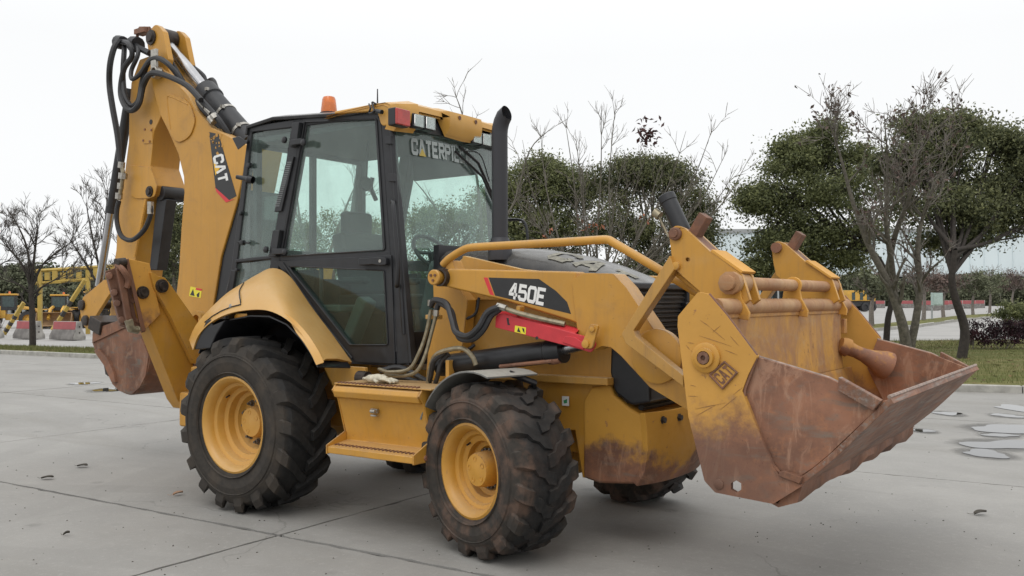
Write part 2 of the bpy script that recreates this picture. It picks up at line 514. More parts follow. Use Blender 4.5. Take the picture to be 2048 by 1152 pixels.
def lamp_plastic(name, col):
    g = N(name); v = g.n('ShaderNodeTexVoronoi'); v.inputs['Scale'].default_value = 40; g.t.links.new(g.tc.outputs['Object'], v.inputs[0])
    g.bump(v.outputs[0], .3, .003)
    g.b.inputs['Transmission Weight'].default_value = .25; g.b.inputs['Coat Weight'].default_value = .6
    return g.done(g.mix(g.ramp(g.noise(16), .4, .7), tuple(x * .75 for x in col), col), .25)
M['amber'] = lamp_plastic('amber_lens', (.95, .22, .015))
M['red_lens'] = lamp_plastic('red_lens', (.62, .035, .02))
M['reflector'] = plain('lamp_reflector', (.8, .8, .78), .12, 1.0, var=.2, scale=40)

# ================================================================== SETTING: ground
def concrete(name, base, wet=True):
    g = N(name)
    X = g.xyz()
    a = g.noise(.35, 5, .6); b = g.noise(2.2, 6, .65); f = g.noise(22, 6, .7); ff_ = g.noise(130, 4, .6)
    st = g.noise(.55, 5, .6, stretch=(.35, 2.2, 1), dist=.6)
    c = g.mix(g.ramp(b, .25, .8), tuple(x * .88 for x in base), tuple(x * 1.08 for x in base))
    c = g.mix(g.math('MULTIPLY', g.ramp(a, .40, .72), .5), c, tuple(x * .66 for x in base))
    c = g.mix(g.math('MULTIPLY', g.ramp(st, .48, .72), .42), c, (base[0] * .62, base[1] * .60, base[2] * .56))
    c = g.mix(g.math('MULTIPLY', g.ramp(f, .50, .75), .42), c, tuple(x * 1.30 for x in base))
    c = g.mix(g.math('MULTIPLY', g.ramp(ff_, .40, .30), .35), c, tuple(x * 1.35 for x in base))
    c = g.mix(g.math('MULTIPLY', g.ramp(ff_, .57, .68), .55), c, tuple(x * .50 for x in base))
    # thin wandering scuff lines and hair cracks
    v = g.n('ShaderNodeTexVoronoi', feature='DISTANCE_TO_EDGE'); v.inputs['Scale'].default_value = .42
    mp = g.n('ShaderNodeVectorMath', operation='ADD'); g.t.links.new(g.tc.outputs['Object'], mp.inputs[0])
    nn = g.n('ShaderNodeTexNoise'); nn.inputs['Scale'].default_value = 1.3; nn.inputs['Detail'].default_value = 5; g.t.links.new(g.tc.outputs['Object'], nn.inputs['Vector']); g.t.links.new(nn.outputs[1], mp.inputs[1]); g.t.links.new(mp.outputs[0], v.inputs['Vector'])
    c = g.mix(g.math('MULTIPLY', g.math('MULTIPLY', g.ramp(v.outputs[0], .0, .006, 1, 0), g.ramp(a, .5, .6)), .5), c, tuple(x * .4 for x in base))
    # faint curved tyre tracks left by turning machines, and oil drips
    for (cx_, cy_, r_, hw_) in ((3.0, -9.5, 7.6, .17), (3.0, -9.5, 9.5, .17), (-9.0, -4.5, 6.2, .2), (-9.0, -4.5, 8.1, .2), (6.5, 1.5, 4.6, .16)):
        ln = g.math('SQRT', g.math('ADD', g.math('POWER', g.math('SUBTRACT', X[0], cx_), 2.0), g.math('POWER', g.math('SUBTRACT', X[1], cy_), 2.0)))
        ds = g.math('ABSOLUTE', g.math('SUBTRACT', ln, r_))
        c = g.mix(g.math('MULTIPLY', g.math('MULTIPLY', g.ramp(ds, hw_ * .6, hw_, 1, 0), g.ramp(b, .35, .65)), .22), c, tuple(x * .55 for x in base))
    vo = g.n('ShaderNodeTexVoronoi'); vo.inputs['Scale'].default_value = 1.1; g.t.links.new(g.tc.outputs['Object'], vo.inputs['Vector'])
    c = g.mix(g.math('MULTIPLY', g.math('MULTIPLY', g.ramp(vo.outputs['Distance'], .03, .10, 1, 0), g.ramp(f, .3, .6)), .5), c, tuple(x * .38 for x in base))
    oi = g.n('ShaderNodeObjectInfo'); c = g.mix(g.ramp(oi.outputs['Random'], 0, 1, 0, .14), c, tuple(x * .75 for x in base))
    h = g.math('ADD', g.math('MULTIPLY', f, .6), g.math('MULTIPLY', ff_, .5)); g.bump(h, .4, .004)
    return g.done(c, g.ramp(b, .3, .8, .72, .92), spec=.3)
M['concrete'] = concrete('worn_concrete', (.315, .306, .288))
M['concrete_far'] = concrete('far_concrete', (.37, .36, .345))
M['joint'] = plain('joint_tar', (.035, .033, .03), .95, var=.4, scale=14, bump=.4)
M['kerb'] = plain('kerb_concrete', (.36, .35, .32), .9, var=.22, scale=5, bump=.4)
g = N('lawn_soil'); a = g.noise(1.1, 6, .65); b = g.noise(14, 5, .65)
c = g.mix(g.ramp(a, .35, .7), (.10, .115, .035), (.19, .17, .075)); c = g.mix(g.math('MULTIPLY', g.ramp(b, .5, .75), .6), c, (.20, .16, .08)); g.bump(b, .8, .03)
M['lawn'] = g.done(c, .95, spec=.1)
g = N('puddle_water'); g.b.inputs['Base Color'].default_value = (.03, .03, .028, 1); g.b.inputs['Roughness'].default_value = .02; g.b.inputs['IOR'].default_value = 1.38; g.b.inputs['Specular IOR Level'].default_value = .6
M['water'] = g.m
g = N('damp_concrete'); f = g.noise(22, 6, .7)
x_ = g.xyz('Generated'); rd_ = g.math('SQRT', g.math('ADD', g.math('POWER', g.math('SUBTRACT', x_[0], .5), 2.0), g.math('POWER', g.math('SUBTRACT', x_[1], .5), 2.0)))
al = g.ramp(g.math('ADD', rd_, g.math('MULTIPLY', g.math('SUBTRACT', g.noise(5, 5, .6), .5), .18)), .24, .44, .6, 0)
g.set(g.b.inputs['Alpha'], al)
M['damp'] = g.done(g.mix(g.ramp(f, .4, .8), (.15, .145, .135), (.20, .195, .185)), .42, spec=.4)

ground = bpy.data.meshes.new('ground')
bm = NB(); add_loft(bm, [[Vector((-900, -300, -.03)), Vector((500, -300, -.03))], [Vector((-900, 1200, -.03)), Vector((500, 1200, -.03))]])
struct(link('ground', bm, M['concrete_far']))
# concrete slabs with tarred joints
GA = .045; GO = Vector((.79, -1.408, 0)); SX, SY = 5.75, 4.36
gx = Vector((math.cos(GA), math.sin(GA), 0)); gy = Vector((-math.sin(GA * .6), math.cos(GA * .6), 0))
pav = bpy.data.objects.new('pavement', None); COL.objects.link(pav); pav['kind'] = 'structure'
bm = NB(); o_ = GO + gx * (-9 * SX) + gy * (-3 * SY); X_ = gx * (13 * SX); Y_ = gy * (6 * SY)
add_loft(bm, [[o_ + Vector((0, 0, -.014)), o_ + X_ + Vector((0, 0, -.014))], [o_ + Y_ + Vector((0, 0, -.014)), o_ + X_ + Y_ + Vector((0, 0, -.014))]])
link('joint_filler', bm, M['joint'], pav)
rng = random.Random(2)
for i in range(-9, 4):
    for j in range(-3, 3):
        near = -2 <= i <= 0 and -2 <= j <= 0
        st = .11 if near else .8
        def gap(kind, idx):     # half width of each joint
            if kind == 'y': return .019 if idx == 0 else .010
            return .013 if idx == 0 else .009
        y0, y1 = gap('y', j), SY - gap('y', j + 1); x0_, x1_ = gap('x', i), SX - gap('x', i + 1)
        base = GO + gx * (i * SX) + gy * (j * SY)
        P = []
        amp = .0045 if near else .003
        def edge(a, b):
            n = max(2, int(math.hypot(b[0] - a[0], b[1] - a[1]) / st))
            for k in range(n):
                t = k / n; e = amp if k else 0
                w = rng.gauss(0, e) + (rng.uniform(-.016, .016) if near and rng.random() < .07 else 0)
                dx, dy = (b[0] - a[0]), (b[1] - a[1]); l = math.hypot(dx, dy)
                P.append(base + gx * (a[0] + dx * t - dy / l * w) + gy * (a[1] + dy * t + dx / l * w))
        edge((x0_, y0), (x1_, y0)); edge((x1_, y0), (x1_, y1)); edge((x1_, y1), (x0_, y1)); edge((x0_, y1), (x0_, y0))
        dz = rng.uniform(-.002, .001)
        bm = NB(); top = [p + Vector((0, 0, dz)) for p in P]
        add_prism(bm, top, (0, 0, -.02 - dz)); link('slab', bm, M['concrete'], pav)


def blob(c, rx, ry, n=40, seed=0, ang=0.0, jag=.22):
    r = random.Random(seed); ph = [r.uniform(0, 6.28) for _ in range(5)]; am = [r.uniform(.2, 1) * jag / (k + 1) for k in range(5)]
    P = []
    for k in range(n):
        t = 2 * PI * k / n; q = 1 + sum(a * math.sin((m_ + 2) * t + p) for m_, (a, p) in enumerate(zip(am, ph)))
        x, y = rx * math.cos(t) * q, ry * math.sin(t) * q
        P.append(c + Vector((x * math.cos(ang) - y * math.sin(ang), x * math.sin(ang) + y * math.cos(ang), 0)))
    return P
PUD = [(1930, 2013, 901, 915), (1932, 2075, 882, 898), (1940, 2080, 851, 865), (1968, 2030, 868, 874), (1874, 1916, 824, 831), (1989, 2042, 829, 835), (1996, 2075, 812, 823), (1830, 1866, 859, 865), (146, 192, 765, 769), (187, 240, 777, 783), (1560, 1640, 826, 832)]
for k, (xa_, xb_, ya_, yb_) in enumerate(PUD):
    a, b = UZ(xa_, (ya_ + yb_) / 2), UZ(xb_, (ya_ + yb_) / 2); t_, u_ = UZ((xa_ + xb_) / 2, ya_), UZ((xa_ + xb_) / 2, yb_)
    c = (a + b) / 2; rx = (b - a).length / 2; ry = (t_ - u_).length / 2
    ang = YAW
    bm = NB(); f_ = bm.faces.new([bm.verts.new(Vector((p.x, p.y, .006))) for p in blob(c, rx, ry, 64, k, ang, .36)]); o = link('puddle', bm, M['water']); struct(o)
    if k != 6:
        bm = NB(); bm.faces.new([bm.verts.new(p) for p in blob(Vector((0, 0, 0)), rx * 1.5 + .06, ry * 1.75 + .10, 48, k + 50, 0, .05)]); dpo = link('damp_patch', bm, M['damp']); struct(dpo); dpo.location = (c.x, c.y, .002 + .0002 * k); dpo.rotation_euler = (0, 0, ang)

# ---- verges with kerb stones
def kerb_run(nm, line, h=.12, w=.15, L=1.0, vis=lambda p: True, label=None):
    root = bpy.data.objects.new(nm, None); COL.objects.link(root); root['kind'] = 'structure'
    r = random.Random(5)
    for A, B in zip(line, line[1:]):
        A, B = Vector((A.x, A.y, 0)), Vector((B.x, B.y, 0)); d = (B - A); n = max(1, int(d.length / L)); d2 = d / n; l = d2.length; u = d.normalized(); v = Vector((-u.y, u.x, 0))
        rot = Matrix((u, v, Vector((0, 0, 1)))).transposed()
        for k in range(n):
            c = A + d2 * (k + .5)
            bm = NB(); add_box(bm, (0, w / 2, h / 2 - .02), (l - .012, w, h + .04 + r.uniform(-.004, .004)))
            for q in bm.verts: q.co = rot @ (q.co) + c
            o = link('kerb_stone', bm, M['kerb'], root, .018 if l < 3 else 0)
    return root
K1 = [Vector((-60, 6.6, 0)), Vector((-23.52, 8.33, 0)), Vector((-18.8, 8.65, 0)), Vector((-9, 9.7, 0)), Vector((2.72, 11.40, 0)), Vector((3.77, 11.70, 0)), Vector((14, 14.6, 0))]
kerb_run('kerb', K1)
B1 = [UZ(-150, 684, .12), UZ(0, 692, .12), UZ(200, 697, .12), Vector((-11, 16, 0)), UZ(1600, 682, .12), UZ(1780, 681, .12), UZ(1940, 680, .12), UZ(2100, 678, .12)]
B1[0] = Vector((-60, B1[1].y - 2, 0))
def lawn(nm, front, back, z=.115):
    bm = NB(); n = 40
    def samp(L, n):
        L = [Vector((p.x, p.y, 0)) for p in L]; D = [0]
        for a, b in zip(L, L[1:]): D.append(D[-1] + (b - a).length)
        out = []
        for k in range(n + 1):
            t = D[-1] * k / n
            for i in range(len(L) - 1):
                if D[i + 1] >= t - 1e-6: out.append(L[i].lerp(L[i + 1], (t - D[i]) / max(1e-6, D[i + 1] - D[i]))); break
        return out
    F, Bk = samp(front, n), samp(back, n)
    rr = random.Random(9)
    rows = [[Vector((a.x, a.y, 0)).lerp(Vector((b.x, b.y, 0)), t) + Vector((0, 0, z + (rr.uniform(-.015, .03) if 0 < t < 1 else 0))) for t in [i / 8 for i in range(9)]] for a, b in zip(F, Bk)]
    add_loft(bm, rows); o = link(nm, bm, M['lawn'], ang=80); return struct(o)
lawn('lawn', [p + Vector((-.02, .14, 0)) for p in K1], B1)
K2 = [UZ(1300, 690), UZ(1500, 683), UZ(1746, 661.5), UZ(1839, 653.5), UZ(1919, 641.6), UZ(1999, 633.6), UZ(2090, 627)]
kerb_run('kerb', K2, L=4.0, w=.3)
B2 = [UZ(1300, 668, .12), UZ(1500, 662, .12), UZ(1745, 648.5, .12), UZ(1839, 639.6, .12), UZ(1919, 630.6, .12), UZ(1999, 626, .12), UZ(2090, 622, .12)]
lawn('verge', [p + Vector((0, .2, 0)) for p in K2], B2)

# ------------------------------------------------------------------ grass and litter
def tinted(name, lo, hi, rough=.75, trans=0.0):
    g = N(name); at = g.n('ShaderNodeAttribute', attribute_name='tint')
    c = g.mix(at.outputs['Fac'], lo, hi); g.done(c, rough, spec=.25)
    if trans:
        tl = g.n('ShaderNodeBsdfTranslucent'); g.t.links.new(c, tl.inputs[0]); ms = g.n('ShaderNodeMixShader'); ms.inputs[0].default_value = trans
        g.t.links.new(g.b.outputs[0], ms.inputs[1]); g.t.links.new(tl.outputs[0], ms.inputs[2]); g.t.links.new(ms.outputs[0], g.out.inputs[0])
    return g.m
M['grass'] = tinted('grass_blades', (.085, .105, .028), (.21, .20, .085), .8)
M['litter'] = tinted('leaf_litter', (.06, .035, .025), (.20, .12, .06), .85)
RG = np.random.default_rng(7)


def tri_field(name, pts, w, h, mat, flat=False):
    n = len(pts); az = RG.uniform(0, 2 * PI, n); le = RG.normal(0, .35, n); ll = RG.uniform(0, 2 * PI, n)
    H = h * RG.uniform(.6, 1.3, n); W = w * RG.uniform(.7, 1.3, n)
    dx, dy = np.cos(az) * W, np.sin(az) * W
    if flat:
        ex, ey = np.cos(az + 1.57) * H, np.sin(az + 1.57) * H; z0 = RG.uniform(.0, .03, (4, n))
        V = np.stack([np.stack([pts[:, 0] - ex, pts[:, 1] - ey, pts[:, 2] + z0[0]], 1), np.stack([pts[:, 0] + dx, pts[:, 1] + dy, pts[:, 2] + z0[1]], 1), np.stack([pts[:, 0] + ex, pts[:, 1] + ey, pts[:, 2] + z0[2]], 1), np.stack([pts[:, 0] - dx, pts[:, 1] - dy, pts[:, 2] + z0[3]], 1)], 1).reshape(-1, 3)
        F = np.arange(4 * n).reshape(n, 4)
    else:
        tx, ty = np.sin(le) * H * np.cos(ll), np.sin(le) * H * np.sin(ll)
        V = np.stack([np.stack([pts[:, 0] - dx, pts[:, 1] - dy, pts[:, 2]], 1), np.stack([pts[:, 0] + dx, pts[:, 1] + dy, pts[:, 2]], 1), np.stack([pts[:, 0] + tx, pts[:, 1] + ty, pts[:, 2] + H], 1)], 1).reshape(-1, 3)
        F = np.arange(3 * n).reshape(n, 3)
    return stuff(raw_mesh(name, V, F, mat, attr=RG.uniform(0, 1, n)))


def strip_pts(front, back, n, x0, x1, z=.12):
    out = []
    fx_, fy_ = [p.x for p in front], [p.y for p in front]; bx_, by_ = [p.x for p in back], [p.y for p in back]
    x = RG.uniform(x0, x1, n); t = RG.uniform(0.01, 1, n)
    yf = np.interp(x, fx_, fy_) + .16; yb = np.interp(x, sorted(bx_), [b for a, b in sorted(zip(bx_, by_))])
    return np.stack([x, yf + (yb - yf) * t, np.full(n, z)], 1)
tri_field('grass', strip_pts(K1, B1, 52000, -8, 12), .006, .075, M['grass'])
tri_field('grass', strip_pts(K1, B1, 16000, -34, -14), .008, .085, M['grass'])
tri_field('fallen_leaves', strip_pts(K1, B1, 2400, -8, 12), .035, .055, M['litter'], True)
tri_field('fallen_leaves', strip_pts(K1, B1, 700, -34, -14), .03, .05, M['litter'], True)

# ------------------------------------------------------------------ trees
M['bark'] = plain('grey_bark', (.135, .122, .10), .95, var=.35, scale=14, bump=.6)
M['bark_dark'] = plain('dark_wet_bark', (.040, .033, .028), .95, var=.35, scale=14, bump=.6)
M['twig'] = plain('twig_bark', (.18, .16, .14), .95, var=.3, scale=6)
M['twig_dark'] = plain('dark_twig_bark', (.085, .075, .066), .95, var=.3, scale=6)
M['leaf'] = tinted('evergreen_leaf', (.080, .095, .046), (.31, .33, .15), .55, .38)
M['leaf2'] = tinted('dark_evergreen_leaf', (.070, .082, .046), (.28, .29, .14), .55, .38)
M['leaf_brown'] = tinted('withered_leaf', (.06, .045, .04), (.20, .14, .12), .8)
M['leaf_bunch'] = tinted('dark_red_leaf', (.045, .022, .022), (.14, .065, .06), .7)
M['leaf_rust'] = tinted('rust_brown_leaf', (.20, .07, .04), (.40, .18, .11), .8)
M['leaf_red'] = tinted('red_shrub_leaf', (.022, .012, .016), (.085, .035, .04), .7)
M['leaf_far'] = tinted('far_tree_leaf', (.09, .10, .065), (.20, .21, .13), .9)
M['twig_far'] = plain('far_twig', (.20, .175, .155), .95, var=.2)


def poly_tube(paths, n=5):
    """many tapered polylines -> arrays"""
    Vs, Fs, off = [], [], 0
    k = np.arange(n) * 2 * PI / n; ck, sk = np.cos(k), np.sin(k)
    for P, R_ in paths:
        P = np.asarray(P, float); R_ = np.asarray(R_, float); m_ = len(P)
        d = np.gradient(P, axis=0); d /= np.linalg.norm(d, axis=1)[:, None] + 1e-9
        a = np.where(np.abs(d[:, 2:3]) < .9, np.array([[0, 0, 1.]]), np.array([[1., 0, 0]]))
        a = np.broadcast_to(a[:1], d.shape) if True else a
        u = np.cross(d, a); u /= np.linalg.norm(u, axis=1)[:, None] + 1e-9; v = np.cross(d, u)
        ring = P[:, None, :] + R_[:, None, None] * (u[:, None, :] * ck[None, :, None] + v[:, None, :] * sk[None, :, None])
        Vs.append(ring.reshape(-1, 3))
        i = np.arange(m_ - 1)[:, None] * n; q = np.arange(n)[None, :]; q2 = (q + 1) % n
        F = np.stack([i + q, i + q2, i + n + q2, i + n + q], -1).reshape(-1, 4) + off
        Fs.append(F); off += m_ * n
    return np.concatenate(Vs), np.concatenate(Fs)


def grow(rng, p, d, L, r, level, maxl, out, spread=.75, up=.25, nch=(4, 6), wig=.10, tipmin=.35):
    n = 6 if level < 2 else 4
    P = [np.array(p, float)]; d = np.array(d, float); d /= np.linalg.norm(d)
    for i in range(n):
        d = d + rng.normal(0, wig, 3) + np.array([0, 0, up * .12]); d /= np.linalg.norm(d)
        P.append(P[-1] + d * L / n)
    R_ = np.linspace(r, r * .4 if level < maxl else r * .45, n + 1)
    out.append((level, np.array(P), R_))
    if level >= maxl: return
    for k in range(rng.integers(nch[0], nch[1] + 1)):
        t = rng.uniform(tipmin, .98); i = min(int(t * n), n - 1); q = P[i] + (P[i + 1] - P[i]) * (t * n - i)
        dd = P[i + 1] - P[i]; dd /= np.linalg.norm(dd)
        s = rng.normal(0, 1, 3); s -= dd * s.dot(dd); s /= np.linalg.norm(s)
        a = rng.uniform(.35, spread)
        nd = dd * math.cos(a) + s * math.sin(a) + np.array([0, 0, up])
        grow(rng, q, nd, L * rng.uniform(.42, .68), max(.0065, float(np.interp(t, [0, 1], [R_[0], R_[-1]])) * .62), level + 1, maxl, out, spread, up, nch, wig, tipmin)


def leaf_cloud(C, size, rng, mat, name, parent, outward=None, upb=.5, asp=.5):
    n = len(C)
    nr = rng.normal(0, 1, (n, 3)); nr[:, 2] += upb
    if outward is not None: nr += outward * .8
    nr /= np.linalg.norm(nr, axis=1)[:, None]
    a = rng.normal(0, 1, (n, 3)); a[:, 2] -= .6; a -= nr * (a * nr).sum(1)[:, None]; a /= np.linalg.norm(a, axis=1)[:, None]
    b = np.cross(nr, a); s = size * rng.uniform(.65, 1.35, n)[:, None]
    V = np.stack([C - a * s * .5, C + b * s * asp * .5 + nr * s * .08, C + a * s * .5 - nr * s * .06, C - b * s * asp * .5 + nr * s * .08], 1).reshape(-1, 3)
    F = np.arange(4 * n).reshape(n, 4)
    return raw_mesh(name, V, F, mat, parent, attr=np.clip(rng.beta(1.4, 2.6, n) + (crown.tint if (outward is not None and len(crown.tint) == n) else 0), 0, 1))


def crown(lobes, rng, per_clump=84, dens=1.0, cl_r=.27, inner=.3, size=.11):
    """lobes: list of (centre, rx, ry(up), rz(depth)) -> leaf centres, outward directions"""
    CC, OO, TT = [], [], []
    for c, rx, rz, rd in lobes:
        c = np.array(c); area = (rx * rz + rx * rd + rz * rd) / 3 * 4 * PI
        n = int(max(5, area * 3.7 * dens))
        u = rng.normal(0, 1, (n, 3)); u /= np.linalg.norm(u, axis=1)[:, None]
        rr = inner + (1.08 - inner) * rng.random(n) ** .6
        bump = 1 + .20 * np.sin(u[:, 0] * 5 + c[0]) * np.cos(u[:, 2] * 6 + c[1]) + rng.normal(0, .10, n)
        # lateral = camera right, depth = into the picture
        r_ = np.array(CR); w_ = np.array((CW.x, CW.y, 0)); w_ /= np.linalg.norm(w_)
        P = c + (u[:, :1] * rx * r_ + u[:, 1:2] * rd * w_ + u[:, 2:3] * rz * np.array([0, 0, 1.])) * (rr * bump)[:, None]
        k = rng.integers(int(per_clump * .5), int(per_clump * 1.5), n)
        idx = np.repeat(np.arange(n), k)
        off = rng.normal(0, 1, (len(idx), 3)) * cl_r * np.array([1, 1, .62]) * rng.uniform(.6, 1.2, n)[idx][:, None]
        CC.append(P[idx] + off); OO.append(u[idx]); TT.append(rng.normal(0, .17, n)[idx])
    crown.tint = np.concatenate(TT)
    return np.concatenate(CC), np.concatenate(OO)


def evergreen(name, label, base, lobes_px, d, trunk_px, seed, group=None, mat='leaf', tr=.11, dens=1.0, size=.11, bark='bark_dark', trunk_d=None, cat='tree'):
    rng = np.random.default_rng(seed)
    root = thing(name, label, cat, base, 0, group); inv = np.array(base)
    lobes = []
    for (cx_, cy_, rx_, ry_, dd) in lobes_px:
        D = d + dd; s = D / FPX; lobes.append((UD(cx_, cy_, D), rx_ * s * .93, ry_ * s * .93, (rx_ + ry_) / 2 * s * .8))
    paths = []
    tp = [np.array(UD(a, b, trunk_d or d)) for a, b in trunk_px]; tp[0] = inv + np.array([0, 0, -.1]); tp = [np.array(p) for p in smooth_path(tp, 4)]
    paths.append((np.array(tp), np.linspace(tr, tr * .55, len(tp))))
    top = tp[-1]
    for c, rx, rz, rd in lobes:
        c = np.array(c); st_ = tp[rng.integers(int(len(tp) * .8), len(tp))]
        mid = (st_ + c) / 2 + np.array([0, 0, -.04 * np.linalg.norm(c - st_)])
        P = np.array([list(p) for p in smooth_path([st_, mid, c], 4)]); paths.append((P, np.linspace(tr * .5, tr * .15, len(P))))
        for _ in range(7):
            e = c + rng.normal(0, .5, 3) * np.array([rx, rx, rz]); P2 = np.array([list(p) for p in smooth_path([P[rng.integers(3, len(P))], (P[-1] + e) / 2 + rng.normal(0, .1, 3), e], 3)]); paths.append((P2, np.linspace(tr * .2, .008, len(P2))))
    V, F = poly_tube(paths, 7); raw_mesh('trunk', V - inv, F, M[bark], root, smooth=True)
    lobes = [(c, rx * .86, rz * .86, rd * .86) for c, rx, rz, rd in lobes]
    for c, rx, rz, rd in lobes[:]:      # small boughs breaking the outline
        for _ in range(8):
            v_ = rng.normal(0, 1, 3); v_[2] = abs(v_[2]) * .8 - .05; v_ /= np.linalg.norm(v_); q = rng.uniform(.20, .38)
            lobes.append((Vector(np.array(c) + v_ * np.array([rx, rx, rz]) * rng.uniform(.92, 1.28)), rx * q, rz * q * .8, rx * q))
    C, O = crown(lobes, rng, dens=dens, size=size)
    stuff(leaf_cloud(C - inv, size * .78, rng, M[mat], 'crown', root, O))
    return root


def bare_tree(name, label, base, stems, seed, L=2.2, levels=3, group=None, r0=.09, bark='bark', twig='twig', leaves=0, leafmat='leaf_brown', spread=.8, up=.22, nch=(4, 6), leaf_size=.12, wig=.10, tipmin=.35, kids=None):
    """stems: list of polylines (3-D); branches grow off them"""
    rng = np.random.default_rng(seed); inv = np.array(base)
    root = thing(name, label, 'tree', base, 0, group)
    trunk, tw = [], []
    for pl, ra, rb in stems:
        P = np.array([list(p) for p in smooth_path(pl, 5)]); R_ = np.linspace(ra, rb, len(P)); trunk.append((P, R_))
        for k in range(kids or rng.integers(nch[0] + 3, nch[1] + 5)):
            t = rng.uniform(.34, .99); i = min(int(t * (len(P) - 1)), len(P) - 2)
            dd = P[i + 1] - P[i]; dd /= np.linalg.norm(dd); s = rng.normal(0, 1, 3); s[2] *= .5; s -= dd * s.dot(dd); s /= np.linalg.norm(s)
            a = rng.uniform(.4, spread + .15)
            out = []
            grow(rng, P[i], dd * math.cos(a) + s * math.sin(a) + np.array([0, 0, up]), L * rng.uniform(.6, 1.1), max(R_[i] * .55, .008), 1, levels, out, spread, up, nch, wig, tipmin)
            for lv, p_, r_ in out: (trunk if lv <= 1 else tw).append((p_, r_))
    V, F = poly_tube(trunk, 7); raw_mesh('trunk', V - inv, F, M[bark], root, smooth=True)
    V, F = poly_tube(tw, 4); stuff(raw_mesh('branches', V - inv, F, M[twig], root, smooth=True))
    if leaves:
        pts = np.concatenate([p[1:] for p, _ in tw]); sel = pts[rng.integers(0, len(pts), leaves)]
        # withered leaves hang in bunches
        sel = sel + rng.normal(0, .05, sel.shape)
        stuff(leaf_cloud(sel - inv, leaf_size, rng, M[leafmat], 'leaves', root, None, 0, .5))
    return root


def base_at(px, py, z=.1): p = UZ(px, py, z); return Vector((p.x, p.y, z))
def depth(p): return (Vector(p) - CAM).dot(CW)

# right-hand trees on the lawn
b = base_at(1922, 719); d = depth(b)
evergreen('evergreen_tree', 'dark leafy evergreen tree with a bent dark trunk on the lawn beside the red shrub', b,
          [(1900, 300, 60, 44, 1.9), (1835, 268, 40, 34, 2.0), (1905, 258, 42, 32, 2.2), (1990, 285, 46, 36, 2.4), (1860, 345, 66, 55, 1.6), (1945, 380, 85, 62, 2.1), (2030, 385, 64, 66, 2.1), (1868, 425, 74, 50, 1.4), (1960, 448, 84, 48, 1.9), (2050, 445, 56, 46, 2.1), (1905, 488, 50, 28, 1.6), (1795, 340, 40, 34, 2.0), (2055, 320, 40, 36, 2.4)], d,
          [(1922, 719), (1930, 660), (1912, 600), (1904, 560), (1910, 500)], 21, mat='leaf2', tr=.125, dens=1.0, size=.125, trunk_d=d)
b = base_at(1772, 692); d = depth(b)
evergreen('evergreen_tree', 'mid-green evergreen tree with a thin leaning trunk left of the forked bare tree', b,
          [(1560, 380, 60, 55, 0), (1610, 330, 65, 45, .5), (1545, 440, 55, 60, 0), (1630, 420, 85, 75, .5), (1710, 380, 80, 70, .8), (1690, 470, 80, 60, .4), (1600, 500, 75, 45, .3), (1545, 500, 45, 40, 0), (1645, 283, 42, 34, .6), (1680, 320, 46, 40, 1), (1590, 310, 36, 30, .4), (1660, 530, 60, 28, .3), (1525, 545, 30, 20, 0), (1505, 405, 20, 18, 0)], d,
          [(1772, 692), (1776, 640), (1783, 590), (1760, 520), (1700, 470)], 22, mat='leaf', tr=.11, dens=.85, size=.13, trunk_d=d)
b = base_at(1817, 727); d = depth(b)
def ST(pxs, d0, d1, first): 
    n = len(pxs); L = [UD(a, c_, d0 + (d1 - d0) * i / (n - 1)) for i, (a, c_) in enumerate(pxs)]
    if first is not None: L[0] = first - Vector((0, 0, .08))
    return L
bare_tree('bare_tree', 'leafless grey tree forking low into two stems on the lawn behind the bucket', b, [
    (ST([(1816, 727), (1812, 690), (1802, 640), (1778, 570), (1738, 490), (1706, 405), (1680, 310), (1652, 225)], d, d - 1.5, b), .15, .005),
    (ST([(1819, 727), (1822, 688), (1832, 640), (1840, 570), (1836, 490), (1850, 420), (1885, 335), (1935, 255)], d, d - 1.2, b), .12, .005),
    (ST([(1790, 602), (1782, 520), (1772, 440), (1775, 330), (1768, 225)], d, d - 2, None), .09, .005),
    (ST([(1772, 560), (1790, 470), (1820, 390), (1832, 300), (1845, 215)], d, d - 2.2, None), .08, .005)], 31, L=.95, levels=3, leaves=480, leaf_size=.115, nch=(3, 4), up=.18, spread=.95, kids=20)
# shrubs at the far right
def shrub(name, label, base, lobes_px, seed, mat, size=.06, dens=1.6, stems=14):
    rng = np.random.default_rng(seed); root = thing(name, label, 'shrub', base); inv = np.array(base); d = depth(base)
    lobes = [(UD(a, c_, d + dd), rx * d / FPX, ry * d / FPX, (rx + ry) / 2 * d / FPX) for a, c_, rx, ry, dd in lobes_px]
    C, O = crown(lobes, rng, per_clump=60, dens=dens * 2.2, cl_r=.10, inner=.5); C[:, 2] = np.maximum(C[:, 2], .14)
    stuff(leaf_cloud(C - inv, size, rng, M[mat], 'foliage', root, O))
    paths = []
    for k in range(stems):
        c = np.array(lobes[k % len(lobes)][0]); e = c + rng.normal(0, .35, 3); s = np.array([e[0] * .35 + c[0] * .65 + rng.normal(0, .25), e[1] * .35 + c[1] * .65 + rng.normal(0, .2), .05])
        P = np.array([list(p) for p in smooth_path([s, (s + e) / 2 + rng.normal(0, .05, 3), e], 3)]); paths.append((P, np.linspace(.014, .005, len(P))))
    V, F = poly_tube(paths, 5); stuff(raw_mesh('stems', V - inv, F, M['twig'], root))
b = base_at(2000, 700); shrub('red_shrub', 'low dark red-purple shrub on the lawn, in front of the round green shrub', b, [(1975, 665, 35, 22, 0), (2015, 662, 40, 24, .2), (2060, 664, 40, 26, .2), (1950, 670, 16, 14, 0)], 41, 'leaf_red', .07, 1.5)
